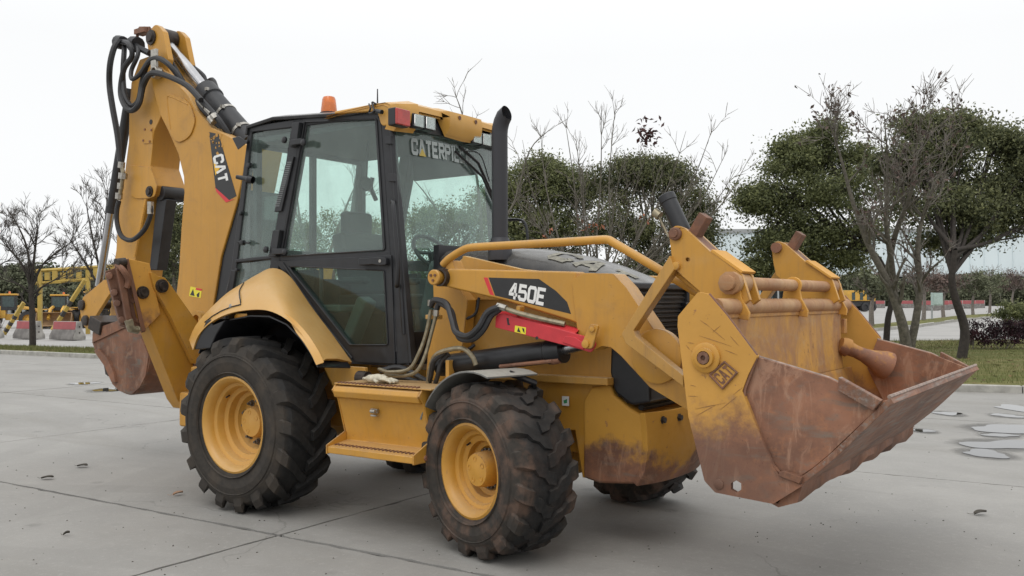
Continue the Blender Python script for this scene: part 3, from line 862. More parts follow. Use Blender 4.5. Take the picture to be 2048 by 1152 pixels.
b = base_at(2050, 688); shrub('green_shrub', 'rounded glossy green shrub on the lawn, behind the red-purple shrub', b, [(2045, 635, 40, 32, .3), (2020, 625, 22, 20, .3), (2080, 630, 40, 45, .3)], 42, 'leaf', .09, 1.3)
bm = NB(); s_ = base_at(1944, 692); add_cyl(bm, s_, s_ + Vector((0, 0, .36)), .07, 9, .06); tag(link('tree_stump', bm, M['bark_dark'], None, .01), 'short dark wooden post stump standing left of the red-purple shrub', 'stump')

# trees behind the machine
RW = 'evergreen trees in a row behind the machine'
def mid_tree(px, py, d, lobes, seed, label, mat='leaf', dens=1.1, size=.12):
    p = UD(px, py, d); b = Vector((p.x, p.y, .1))
    evergreen('evergreen_tree', label, b, lobes, d, [(px, 690), (px + 5, 600), (px, 520)], seed, mat=mat, dens=dens, size=size, group=RW, bark='bark')
mid_tree(1085, 600, 31, [(1045, 395, 45, 55, 0), (1085, 352, 44, 34, 0), (1125, 360, 36, 30, .3), (1100, 385, 55, 45, 0), (1150, 400, 45, 55, .5), (1070, 470, 60, 60, 0), (1140, 480, 55, 60, 0), (1020, 490, 45, 60, 0), (1100, 560, 80, 50, 0), (1005, 400, 40, 60, .6)], 51, 'dense rounded evergreen tree just right of the exhaust stack')
mid_tree(1310, 600, 30, [(1235, 385, 60, 55, 0), (1300, 365, 62, 48, 0), (1270, 345, 40, 28, 0), (1335, 348, 38, 28, .2), (1365, 410, 55, 60, 0), (1400, 470, 42, 60, 0), (1250, 460, 70, 60, 0), (1340, 480, 80, 60, 0), (1290, 550, 100, 50, 0), (1400, 540, 40, 45, 0)], 52, 'big dome-shaped evergreen tree behind the bare tree with the dead leaf bunch', mat='leaf2')
mid_tree(880, 600, 35, [(830, 470, 60, 50, 0), (900, 450, 60, 45, 0), (960, 440, 50, 60, 0), (870, 530, 90, 60, 0), (950, 530, 60, 60, 0)], 53, 'evergreen tree seen through the windscreen of the cab', dens=.9)
mid_tree(660, 600, 38, [(600, 490, 60, 50, 0), (680, 470, 60, 45, 0), (740, 480, 50, 45, 0), (650, 540, 110, 55, 0)], 54, 'evergreen tree seen through the cab door window', dens=.8)
mid_tree(345, 600, 36, [(325, 470, 35, 50, 0), (360, 450, 30, 40, 0), (350, 530, 45, 55, 0), (310, 540, 30, 40, 0), (400, 500, 40, 60, 0), (460, 520, 50, 50, 0)], 55, 'evergreen tree showing between the digging arm and the boom', mat='leaf2', dens=.9)
b3 = UD(1195, 640, 25); b = Vector((b3.x, b3.y, .1)); d = 25
rs_ = random.Random(12); stems_ = []
TIPS = [(1010, 330), (1045, 280), (1080, 250), (1128, 228), (1150, 260), (1165, 330), (1203, 212), (1232, 198), (1250, 300), (1290, 320), (1330, 300), (1372, 262), (1395, 330), (1432, 238), (1455, 300), (1478, 330), (1505, 305), (1420, 420), (1060, 400)]
for k, (tx_, ty_) in enumerate(TIPS):
    fx_ = (tx_ - 1200) / 300
    m1 = (1195 + 40 * fx_ + rs_.uniform(-8, 8), 600 + rs_.uniform(-15, 15)); m2 = (1195 + 150 * fx_ + rs_.uniform(-12, 12), 500 - 40 * abs(fx_) * .2 + rs_.uniform(-12, 12)); m3 = ((m2[0] + tx_) / 2 + 18 * fx_ + rs_.uniform(-9, 9), (m2[1] + ty_) / 2 + rs_.uniform(-8, 8))
    dz_ = rs_.uniform(-1.8, 1.2); big = ty_ < 320
    stems_.append((ST([(1195 + rs_.uniform(-9, 9), 700), m1, m2, m3, (tx_, ty_)], d, d + dz_, b if k == 0 else None), .055 if big else .04, .004))
bare_tree('bare_tree', 'bushy leafless tree fanning out above the loader arm with rust-brown leaf bunches', b, stems_, 61, L=.60, levels=2, leaves=0, nch=(3, 4), up=.18, spread=.85, kids=17)
tree_r = [o for o in bpy.data.objects if o.name.startswith('bare_tree')][-1]
rng_ = np.random.default_rng(5)
def bunch(cx_, cy_, rx_, ry_, n, mat, sz, nm='leaf_bunch'):
    c = np.array(UD(cx_, cy_, d - 1)); s = (d - 1) / FPX
    C = c + rng_.normal(0, .5, (n, 1)) * rx_ * s * np.array(CR) + rng_.normal(0, .5, (n, 1)) * ry_ * s * np.array([0, 0, 1.]) + rng_.normal(0, .06, (n, 3))
    stuff(leaf_cloud(C - np.array(b), sz, rng_, M[mat], nm, tree_r, None, 0, .45))
bunch(1298, 266, 24, 30, 85, 'leaf_bunch', .17)
for cx_, cy_, n in ((1175, 452, 7), (1290, 438, 6), (1097, 466, 6), (1195, 455, 5), (1325, 460, 4), (1160, 440, 4)): bunch(cx_, cy_, 10, 7, n, 'leaf_rust', .15)
b3 = UD(960, 640, 24); b = Vector((b3.x, b3.y, .1))
bare_tree('bare_tree', 'leafless tree rising behind the cab roof between the lamps and the exhaust stack', b, [
    (ST([(960, 700), (965, 500), (950, 330), (925, 230), (905, 175)], 24, 23, b), .06, .004),
    (ST([(962, 700), (985, 500), (1030, 400), (1060, 300), (1110, 250)], 24, 23.5, b), .05, .004), (ST([(960, 700), (930, 520), (860, 400), (800, 330)], 24, 23, b), .05, .004)], 62, L=.8, levels=2, nch=(3, 4), up=.15, spread=.9)
b3 = UD(620, 640, 26); b = Vector((b3.x, b3.y, .1))
bare_tree('bare_tree', 'leafless tree seen through the rear glass of the cab', b, [(ST([(620, 700), (625, 560), (600, 440), (590, 340)], 26, 25, b), .08, .01), (ST([(620, 700), (650, 540), (690, 420), (720, 350)], 26, 25, b), .07, .01)], 63, L=1.0, levels=3, nch=(3, 4), up=.25)
# left-hand bare trees
b = base_at(66, 694, .12); d = depth(b)
bare_tree('bare_tree', 'small leafless tree with a straight trunk on the left verge before the concrete barriers', b, [
    (ST([(66, 694), (65, 640), (63, 590), (62, 560)], d, d, b), .11, .075),
    (ST([(63, 575), (45, 530), (20, 500), (-5, 470)], d, d - .5, None), .05, .010), (ST([(62, 570), (55, 500), (35, 450), (18, 425)], d, d + .4, None), .05, .010),
    (ST([(63, 570), (70, 500), (75, 460), (72, 430)], d, d - .6, None), .05, .009), (ST([(64, 575), (85, 530), (120, 500), (150, 480)], d, d + .3, None), .05, .010), (ST([(64, 590), (90, 570), (120, 555), (140, 545)], d, d - .4, None), .035, .008), (ST([(64, 590), (40, 570), (10, 560), (-10, 548)], d, d - .4, None), .035, .008)], 64, twig='twig_dark', bark='bark_dark', L=.8, levels=3, nch=(4, 6), up=.2, leaves=40, leaf_size=.08)
b = base_at(215, 700, .12); d = depth(b)
bare_tree('bare_tree', 'leafless tree partly hidden behind the digging arm on the left verge', b, [
    (ST([(215, 700), (212, 640), (210, 580)], d, d, b), .10, .07), (ST([(210, 590), (195, 520), (180, 450), (172, 405)], d, d, None), .05, .010), (ST([(210, 590), (205, 500), (212, 430), (215, 380)], d, d, None), .05, .010), (ST([(210, 600), (185, 550), (160, 510), (140, 480)], d, d - .3, None), .045, .009), (ST([(210, 600), (235, 540), (250, 480)], d, d, None), .04, .009)], 65, twig='twig_dark', bark='bark_dark', L=.8, levels=3, nch=(4, 6), up=.25)
b = base_at(-60, 690, .12); d = depth(b)
bare_tree('bare_tree', 'leafless tree at the left picture edge with only its twigs in view', b, [(ST([(-60, 690), (-60, 600)], d, d, b), .1, .08), (ST([(-60, 610), (-40, 530), (-10, 480), (10, 470)], d, d, None), .05, .01), (ST([(-60, 610), (-30, 560), (0, 530), (20, 520)], d, d, None), .05, .01)], 66, twig='twig_dark', bark='bark_dark', L=.9, levels=3, nch=(4, 6), up=.2)
# small trees along the second verge
VG = 'small trees along the far verge'
for k, (px, py, top, w, kind, lb) in enumerate([(1743, 651, 545, 40, 1, 'small far tree right behind the parked yellow truck'), (1847, 640, 535, 35, 0, 'small brown far tree directly left of the post cabinet'), (1887, 635, 540, 45, 0, 'small brown far tree with a crooked trunk right of the post cabinet'), (1946, 629, 545, 40, 1, 'small yellowish far tree above the right end of the barriers'), (1979, 626, 540, 36, 1, 'small far tree in front of the glass doors'), (2025, 623, 540, 40, 0, 'thin far tree at the right picture edge')]):
    b = base_at(px, py, .12); d = depth(b); rng = np.random.default_rng(70 + k); s = d / FPX
    root = thing('verge_tree', lb, 'tree', b, 0, VG); inv = np.array(b); out = []
    T = np.array(UD(px + 2, py - (py - top) * .5, d)); paths = [(np.array([list(p) for p in smooth_path([inv, (inv + T) / 2 + rng.normal(0, .1, 3), T], 4)]), np.linspace(.16, .10, 9))]
    for q in range(7):
        o_ = []; grow(rng, T + rng.normal(0, .1, 3), (rng.normal(0, 1), rng.normal(0, 1), 1.0), (py - top) * .45 * s, .06, 1, 3, o_, .8, .15, (3, 4)); paths += [(p, np.maximum(r_, .012)) for _, p, r_ in o_]
    V, F = poly_tube(paths, 4); raw_mesh('trunk', V - inv, F, M['twig_far'], root)
    C, O = crown([(UD(px, top + 22, d), w * s * .8, 24 * s, 2.2)], rng, per_clump=14 if kind == 0 else 34, dens=.45, cl_r=.3, inner=.2)
    leaf_cloud(C - inv, .26, rng, M['leaf_far'] if kind else M['leaf_brown'], 'crown', root, O)['kind'] = 'stuff'

# ------------------------------------------------------------------ buildings
M['panel_blue'] = plain('pale_blue_cladding', (.66, .74, .76), .6, var=.05, scale=.05)
M['panel_grey'] = plain('grey_cladding', (.36, .38, .38), .7, var=.08, scale=.1)
M['dark_wall'] = plain('dark_lower_wall', (.10, .105, .105), .8, var=.2, scale=.3)  # dark tone of the lower storey's back wall
M['green_glass'] = plain('green_window_glass', (.04, .085, .085), .15, var=.4, scale=.4)
M['roof_trim'] = plain('roof_trim', (.30, .31, .31), .7, var=.1, scale=.2)


def facade(name, label, d, x0p, x1p, ytop, ybase, depth_m, wall, nseam, lower, seed):
    """long hall facing the yard: wall of seamed cladding over a lower storey of columns, doors and windows"""
    s = d / FPX; c0 = CAM + Vector((CW.x, CW.y, 0)).normalized() * d; ux = Vector((CR.x, CR.y, 0)).normalized(); uy = Vector((-ux.y, ux.x, 0))
    rt = Matrix((ux, uy, Vector((0, 0, 1)))).transposed()
    X0, X1 = (x0p - 1024) * s, (x1p - 1024) * s; H = (604 - ytop) * s + CAM.z
    root = thing(name, label, 'building', (c0.x, c0.y, 0))
    def B(nm, x, y, z, sx, sy, sz, mat, parent=root):
        bm = NB(); add_box(bm, (x, y, z), (sx, sy, sz))
        for v in bm.verts: v.co = rt @ v.co
        return link(nm, bm, mat, parent)
    hl = H * lower
    w = B('wall', (X0 + X1) / 2, depth_m / 2, H / 2 + hl / 2, X1 - X0, depth_m, H - hl, wall)
    for k in range(1, nseam): B('seam', X0 + (X1 - X0) * k / nseam, -.12, H / 2 + hl / 2, .25, .2, H - hl - .6, wall, w)
    B('roof_trim', (X0 + X1) / 2, depth_m / 2, H + .6, X1 - X0 + 1, depth_m + 1.2, 1.2, M['roof_trim'])
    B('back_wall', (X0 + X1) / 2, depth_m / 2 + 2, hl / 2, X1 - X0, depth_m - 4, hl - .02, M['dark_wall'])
    B('canopy', (X0 + X1) / 2, -1.6, hl - .4, X1 - X0, 3.6, .7, M['roof_trim'])
    n = int(nseam * 1.6); rr = random.Random(seed)
    for k in range(n):
        xx = X0 + (X1 - X0) * (k + .5) / n; ww = (X1 - X0) / n
        B('column', xx - ww / 2, -2.6, (hl - .8) / 2, .5, .5, hl - .8, M['panel_grey'])
        if rr.random() < .6:
            q = B('window', xx, 1.9, hl * .42, ww * .82, .3, hl * .62, M['green_glass'])
            for z in (-.25, 0, .25): B('frame', xx + ww * z, 1.7, hl * .42, .12, .12, hl * .62, M['panel_grey'], q)
    return root
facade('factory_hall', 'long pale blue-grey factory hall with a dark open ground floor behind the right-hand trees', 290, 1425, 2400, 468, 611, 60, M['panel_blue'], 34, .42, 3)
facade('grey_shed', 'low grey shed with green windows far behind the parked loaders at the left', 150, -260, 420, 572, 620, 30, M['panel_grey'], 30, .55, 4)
# far dark tree belts
def belt(name, x0p, x1p, yt, d, n, seed, mat='leaf_far', size=.5):
    rng = np.random.default_rng(seed); px = rng.uniform(x0p, x1p, n)
    lob = []
    for k in range(int((x1p - x0p) / 18)):
        x = x0p + (x1p - x0p) * (k + rng.random()) / ((x1p - x0p) / 18); y = yt + rng.uniform(0, 22); s = d / FPX
        lob.append((UD(x, y + 18, d + rng.uniform(-3, 3)), 16 * s, 20 * s, 2.5)); lob.append((UD(x, y + 45, d + rng.uniform(-3, 3)), 18 * s, 22 * s, 2.5))
    C, O = crown(lob, rng, per_clump=30, dens=.35, cl_r=.6, inner=.3); C[:, 2] = np.maximum(C[:, 2], .3)
    stuff(leaf_cloud(C, size, rng, M[mat], name, None, O))
belt('far_trees', -120, 420, 532, 128, 0, 81, 'leaf_far', .55)
belt('far_trees', 1640, 2150, 550, 240, 0, 82, 'leaf_far', .9)

# ------------------------------------------------------------------ barriers, gantry, cabinet
M['barrier'] = plain('weathered_barrier', (.34, .325, .30), .9, var=.35, scale=2.5, bump=.3)
M['barrier_dark'] = plain('dirty_barrier_foot', (.17, .16, .15), .9, var=.35, scale=2.5)
M['barrier_red'] = plain('faded_red_band', (.33, .085, .09), .7, var=.15, scale=3)


def barrier(label, px, py, L, ang, s=1.0, group=None):
    b = base_at(px, py, 0); root = thing('concrete_barrier', label, 'barrier', b, ang, group)
    prof = [(-.30, 0), (-.30, .16), (-.16, .40), (-.12, .78), (.12, .78), (.16, .40), (.30, .16), (.30, 0)]
    bm = NB(); add_prism(bm, [Vector((-L / 2 * s, y * s, z * s)) for y, z in prof], (L * s, 0, 0)); link('barrier_body', bm, M['barrier'], root, .02)
    bm = NB(); f = [(-.305, .0), (-.305, .16), (-.175, .41), (-.165, .41), (-.29, .16), (-.29, 0)]; add_prism(bm, [Vector((-L * .5 * s, y * s, z * s)) for y, z in f], (L * s, 0, 0)); link('stained_foot', bm, M['barrier_dark'], root)
    bm = NB(); f = [(-.172, .44), (-.132, .77), (-.118, .77), (-.158, .44)]; add_prism(bm, [Vector((-L * .47 * s, y * s, z * s)) for y, z in f], (L * .94 * s, 0, 0)); link('red_band', bm, M['barrier_red'], root)
    for z in (.3, .55):
        bm = NB(); add_cyl(bm, (L / 2 * s - .01, 0, z * s), (L / 2 * s + .012, 0, z * s), .035 * s, 10); link('end_hole', bm, M['pin'], root)
    return root
BG = 'concrete barriers across the yard'
AL = YAW - .55
barrier('red-topped concrete barrier directly behind the small bare tree', 58, 677, 1.5, AL, 1, BG)
barrier('red-topped concrete barrier between the bare tree and the digging arm', 135, 679, 1.7, AL, 1, BG)
barrier('concrete barrier end cut off by the left picture edge', -22, 675, 1.5, AL, 1, BG)
for k, (px, py, lb) in enumerate([(1754, 616, 'far red-topped barrier beside the yellow truck'), (1812, 616, 'far red-topped barrier seen between the stems of the forked tree'), (1856, 621, 'far barrier right behind the post cabinet'), (1880, 620, 'far barrier just right of the post cabinet'), (1906, 618, 'far red barrier just left of the bent dark trunk'), (1936, 617, 'far pale barrier next right of the bent dark trunk'), (1952, 616, 'rightmost far barrier in front of the glass doors')]):
    barrier(lb, px, py, 1.6, YAW + (.3 if k % 2 else -.4), 1.9, BG)
b = base_at(1864, 638, .12); root = thing('post_cabinet', 'small pale green cabinet on a post at the far verge', 'cabinet', b)
bm = NB(); add_box(bm, (0, 0, 1.0), (.12, .12, 2.0)); link('post', bm, M['panel_grey'], root)
bm = NB(); add_box(bm, (.35, 0, 1.5), (.75, .4, .95), Matrix.Rotation(YAW, 3, 'Z')); cb = link('cabinet_box', bm, plain('pale_green_metal', (.36, .46, .42), .6), root, .02)
bm = NB(); add_box(bm, Vector((.35, 0, 1.5)) + Matrix.Rotation(YAW, 3, 'Z') @ Vector((0, -.21, 0)), (.62, .03, .8), Matrix.Rotation(YAW, 3, 'Z')); link('cabinet_door', bm, plain('pale_green_door', (.40, .50, .46), .6), cb, .01)

M['gantry'] = plain('gantry_yellow', (.42, .29, .06), .6, var=.2, scale=2)
M['stripe_black'] = plain('stripe_black', (.05, .045, .04), .7, var=.3)
gd = 46.0
gb = UD(80, 668, gd); gb.z = 0
root = thing('overhead_gantry', 'yellow overhead gantry of square tubes with block shapes in its beam above the loaders', 'gantry', gb)
def G3(px, py, dd=0): return UD(px, py, gd + dd) - gb
def bar(nm, a, c, r, mat, parent=root):
    bm = NB(); add_tube(bm, [a, c], r, 4); return link(nm, bm, mat, parent)
for x in (80, 176, 268): bar('post', G3(x, 540), Vector((G3(x, 668).x, G3(x, 668).y, 0)), .13, M['gantry'])
bar('beam', G3(70, 542), G3(290, 528), .09, M['gantry']); bar('beam', G3(70, 567), G3(290, 549), .08, M['gantry'])
for k, (x, h0, h1) in enumerate(((95, 545, 560), (110, 541, 566), (126, 545, 564), (141, 540, 562), (158, 542, 560), (192, 536, 556), (206, 537, 555), (222, 534, 553), (240, 533, 552))):
    bm = NB(); a, c = G3(x, h0), G3(x, h1); add_box(bm, (a + c) / 2, (.24, .12, (a - c).length), Matrix.Rotation(YAW, 3, 'Z'))
    if k % 2: q = G3(x + 5, h1 - 2); add_box(bm, q, (.42, .12, .13), Matrix.Rotation(YAW, 3, 'Z'))
    link('beam_block', bm, M['gantry'], root)
for (xa_, ya_, xb_, yb_, dd) in ((8, 668, 48, 605, -1.0), (118, 640, 170, 560, -.6)):
    A, Bb = G3(xa_, ya_, dd), G3(xb_, yb_, dd)
    if ya_ < 660: A = A + (A - Bb) * .25
    st_ = bar('brace', A, Bb, .12, M['gantry'])
    for t in (.08, .28, .48):
        p, q = A.lerp(Bb, t), A.lerp(Bb, t + .1); bar('stripe', p, q, .125, M['stripe_black'], st_)

# ------------------------------------------------------------------ parked machines in the distance
M['far_yellow'] = plain('far_machine_yellow', (.60, .34, .055), .55, var=.12, scale=2)
M['far_dark'] = plain('far_machine_dark', (.035, .035, .037), .6, var=.3)
M['far_glass'] = plain('far_machine_glass', (.05, .075, .075), .12, var=.3)


def far_loader(label, px, py, ang, s):
    b = base_at(px, py, 0); root = thing('wheel_loader', label, 'wheel loader', b, ang, 'wheel loaders parked under the gantry')
    Y, K = M['far_yellow'], M['far_dark']
    def B(nm, c, sz, mat, rot=None, parent=root, bv=.03):
        bm = NB(); add_box(bm, Vector(c) * s, Vector(sz) * s, rot); return link(nm, bm, mat, parent, bv)
    B('engine_body', (-1.5, 0, 1.25), (1.9, 1.1, 1.0), Y); B('rear_weight', (-2.5, 0, .95), (.4, 1.5, .7), Y); B('engine_grille', (-2.72, 0, 1.3), (.04, .9, .8), K)
    B('frame', (.5, 0, .85), (2.2, .7, .5), Y)
    cb = B('cab', (-.35, 0, 2.0), (1.1, 1.15, 1.2), K); B('cab_roof', (-.35, 0, 2.68), (1.3, 1.3, .14), Y, None, cb)
    for sgn in (-1, 1): B('cab_window', (-.35, sgn * .585, 2.1), (.85, .02, .85), M['far_glass'], None, cb, 0)
    B('cab_window', (.21, 0, 2.1), (.02, .95, .85), M['far_glass'], None, cb, 0)
    for sgn in (-1, 1):
        bm = NB(); add_tube(bm, [Vector(p) * s for p in ((.3, sgn * .4, 1.7), (1.4, sgn * .45, 1.5), (2.4, sgn * .45, .75))], .13 * s, 6); link('lift_arm', bm, Y, root)
        for x in (-1.6, 1.1):
            bm = NB(); add_lathe(bm, Vector((x, sgn * .95, .68)) * s, (0, sgn, 0), [(-.28 * s, .38 * s), (-.28 * s, .62 * s), (-.2 * s, .68 * s), (.2 * s, .68 * s), (.28 * s, .62 * s), (.28 * s, .38 * s)], 24); w = link('wheel', bm, K, root)
            bm = NB(); add_lathe(bm, Vector((x, sgn * .95, .68)) * s, (0, sgn, 0), [(-.2 * s, .38 * s), (.24 * s, .38 * s), (.1 * s, .33 * s), (.1 * s, .14 * s), (.2 * s, .13 * s), (.2 * s, 0)], 20); link('rim', bm, Y, w)
            B('mudguard', (x, sgn * .95, 1.5), (1.2, .6, .08), Y)
    pr = [Vector((2.4 + .55 * math.cos(t), 0, .75 + .5 * math.sin(t))) * s for t in [PI * (.45 + 1.0 * k / 8) for k in range(9)]] + [Vector((3.2, 0, .22)) * s]
    bm = NB(); add_sheet(bm, [[p + Vector((0, y * s, 0)) for y in (-1.25, -.4, .4, 1.25)] for p in pr], .05 * s)
    for sgn in (-1, 1): add_prism(bm, [p + Vector((0, sgn * 1.25 * s, 0)) for p in pr], (0, sgn * .04 * s, 0))
    link('loader_bucket', bm, M['rust_far'], root)
    bm = NB(); add_cyl(bm, Vector((-1.6, .2, 1.7)) * s, Vector((-1.6, .2, 2.35)) * s, .07 * s, 10); link('exhaust', bm, K, root)
    bm = NB(); add_lathe(bm, Vector((-.35, .3, 2.75)) * s, (0, 0, 1), [(0, .09 * s), (.18 * s, .08 * s), (.2 * s, 0)], 10); link('beacon', bm, M['amber'], cb)
M['rust_far'] = plain('far_bucket_steel', (.30, .19, .10), .8, var=.25, scale=3)
far_loader('yellow wheel loader parked under the gantry, its bucket turned to the viewer', 118, 655, YAW - 1.25, .78)
far_loader('yellow wheel loader half hidden behind the bucket linkage of the digging arm', 186, 654, YAW + 2.2, .85)
far_loader('yellow wheel loader parked furthest left behind the small bare tree', 28, 655, YAW + .4, .80)
# yellow truck at the right
b = base_at(1712, 623, 0); root = thing('parked_truck', 'yellow-bodied heavy truck with dark undercarriage parked beyond the bucket', 'truck', b, YAW + .25)
s = depth(b) / FPX
def TB(nm, x0_, x1_, z0, z1, w, mat, parent=root, y=0, bv=.08):
    bm = NB(); add_box(bm, ((x0_ + x1_) / 2 * s, y, (z0 + z1) / 2 * s), ((x1_ - x0_) * s, w, (z1 - z0) * s)); return link(nm, bm, mat, parent, bv)
bd = TB('body', -30, 22, 21, 42, 2.4, M['far_yellow']); TB('nose', 22, 34, 20, 34, 2.2, M['far_yellow']); TB('chassis', -34, 36, 10, 21, 2.0, M['far_dark'])
for x in (-21, -3, 13): TB('window', x, x + 7, 23, 38, .1, M['far_glass'], bd, -1.2, .01)
for x in (-20, 10, 26):
    for sg in (-1, 1):
        bm = NB(); add_lathe(bm, Vector((x * s, sg * 1.0, 9 * s)), (0, sg, 0), [(-.25, 0), (-.25, 9 * s), (.2, 9 * s), (.22, 5 * s), (.1, 5 * s), (.1, 0)], 18); link('wheel', bm, M['far_dark'], root)
bm = NB(); add_lathe(bm, Vector((2 * s, 0, 42 * s)), (0, 0, 1), [(0, .2), (.4, .17), (.42, 0)], 10); link('beacon', bm, M['red_lens'], bd)

# ------------------------------------------------------------------ lettering
T_ = .0
GL = {
    'C': [[(1, .66), (1, .86), (.84, 1), (.16, 1), (0, .86), (0, .14), (.16, 0), (.84, 0), (1, .14), (1, .34)]],
    'A': [[(0, -.1), (.40, 1), (.60, 1), (1, -.1)], [(.25, .27), (.75, .27)]],
    'V': [[(0, -.1), (.40, 1), (.60, 1), (1, -.1)]],
    'T': [[(-.05, 1), (1.05, 1)], [(.5, 1), (.5, -.1)]],
    'E': [[(1.05, 1), (0, 1), (0, 0), (1.05, 0)], [(0, .5), (.9, .5)]],
    'R': [[(0, -.1), (0, 1), (.84, 1), (1, .87), (1, .62), (.84, .5), (0, .5)], [(.5, .5), (1, -.1)]],
    'P': [[(0, -.1), (0, 1), (.84, 1), (1, .87), (1, .60), (.84, .47), (0, .47)]],
    'I': [[(.5, 1.1), (.5, -.1)]],
    'L': [[(0, 1.1), (0, 0), (1.05, 0)]],
    '4': [[(.72, -.1), (.72, 1), (.6, 1), (0, .38), (0, .26), (1.1, .26)]],
    '5': [[(1, 1), (.06, 1), (.02, .56), (.8, .6), (1, .46), (1, .14), (.84, 0), (.16, 0), (0, .14), (0, .28)]],
    '0': [[(.5, 1), (.16, 1), (0, .86), (0, .14), (.16, 0), (.84, 0), (1, .14), (1, .86), (.84, 1), (.5, 1)]],
    '6': [[(1, .78), (1, .86), (.84, 1), (.16, 1), (0, .86), (0, .14), (.16, 0), (.84, 0), (1, .14), (1, .42), (.84, .55), (0, .55)]],
}


def add_text(bm, s, fn, adv=1.45, wide=1.0, t=.3, tv=.2, lift=None, sub=1):
    """block letters; fn(u, v) -> 3-D point with u over the whole word 0..1 and v 0..1 up"""
    n = len(s); tot = n * adv - (adv - 1) + t
    x0 = t / 2
    kk = 0
    for ch in s:
        w = .35 if ch == 'I' else 1.0
        if ch != ' ':
            for pl in GL[ch]:
                kk += 1
                if sub > 1: pl = [(a_[0] + (b_[0] - a_[0]) * q / sub, a_[1] + (b_[1] - a_[1]) * q / sub) for a_, b_ in zip(pl, pl[1:]) for q in range(sub)] + [pl[-1]]
                pts = [((x0 + (p[0] if ch != 'I' else .17)), (p[1] * (1 - tv) + tv / 2)) for p in pl]
                # ribbon in a space where u and v strokes have their own widths
                L, Rr = [], []
                for i, p in enumerate(pts):
                    a = pts[max(i - 1, 0)]; b = pts[min(i + 1, len(pts) - 1)]
                    def nr(p, q):
                        dx, dy = (q[0] - p[0]) / t, (q[1] - p[1]) / tv
                        l = math.hypot(dx, dy) or 1; return (-dy / l, dx / l)
                    n1 = nr(a, p) if i > 0 else nr(p, b); n2 = nr(p, b) if i < len(pts) - 1 else n1
                    mx_, my_ = n1[0] + n2[0], n1[1] + n2[1]; l2 = mx_ * mx_ + my_ * my_
                    k = 2 / l2 if l2 > .5 else 1.6
                    k = min(k, 1.6)
                    L.append((p[0] + mx_ * k * t / 2, p[1] + my_ * k * tv / 2)); Rr.append((p[0] - mx_ * k * t / 2, p[1] - my_ * k * tv / 2))
                off = (lift or Vector((0, 0, 0))) * (kk % 3) * .12
                VL = [bm.verts.new(fn(p[0] / tot, p[1]) + off) for p in L]; VR = [bm.verts.new(fn(p[0] / tot, p[1]) + off) for p in Rr]
                for i in range(len(pts) - 1): bm.faces.new((VL[i], VL[i + 1], VR[i + 1], VR[i]))
        x0 += w - 1 + adv if ch == 'I' else adv


def quad_fn(tl, tr, br, bl, un):
    """bilinear map of (u, v) into a pixel quad laid into a plane by un(px, py)"""
    def fn(u, v):
        a = (tl[0] * (1 - u) + tr[0] * u, tl[1] * (1 - u) + tr[1] * u); b = (bl[0] * (1 - u) + br[0] * u, bl[1] * (1 - u) + br[1] * u)
        return un(a[0] * v + b[0] * (1 - v), a[1] * v + b[1] * (1 - v))
    return fn


def flat_px(name, px, y, mat, parent, bev=0, t=.0015):
    lp = [UY(a, b, y) for a, b in px]; bm = NB(); add_prism(bm, lp, (0, t, 0)); return link(name, bm, mat, parent, bev)


# ================================================================== THE BACKHOE LOADER
ROOT = thing('backhoe_loader', 'large yellow backhoe loader with rusty front bucket and folded digging arm on the concrete', 'backhoe loader')

# ---------------------------------------------------------------- wheels


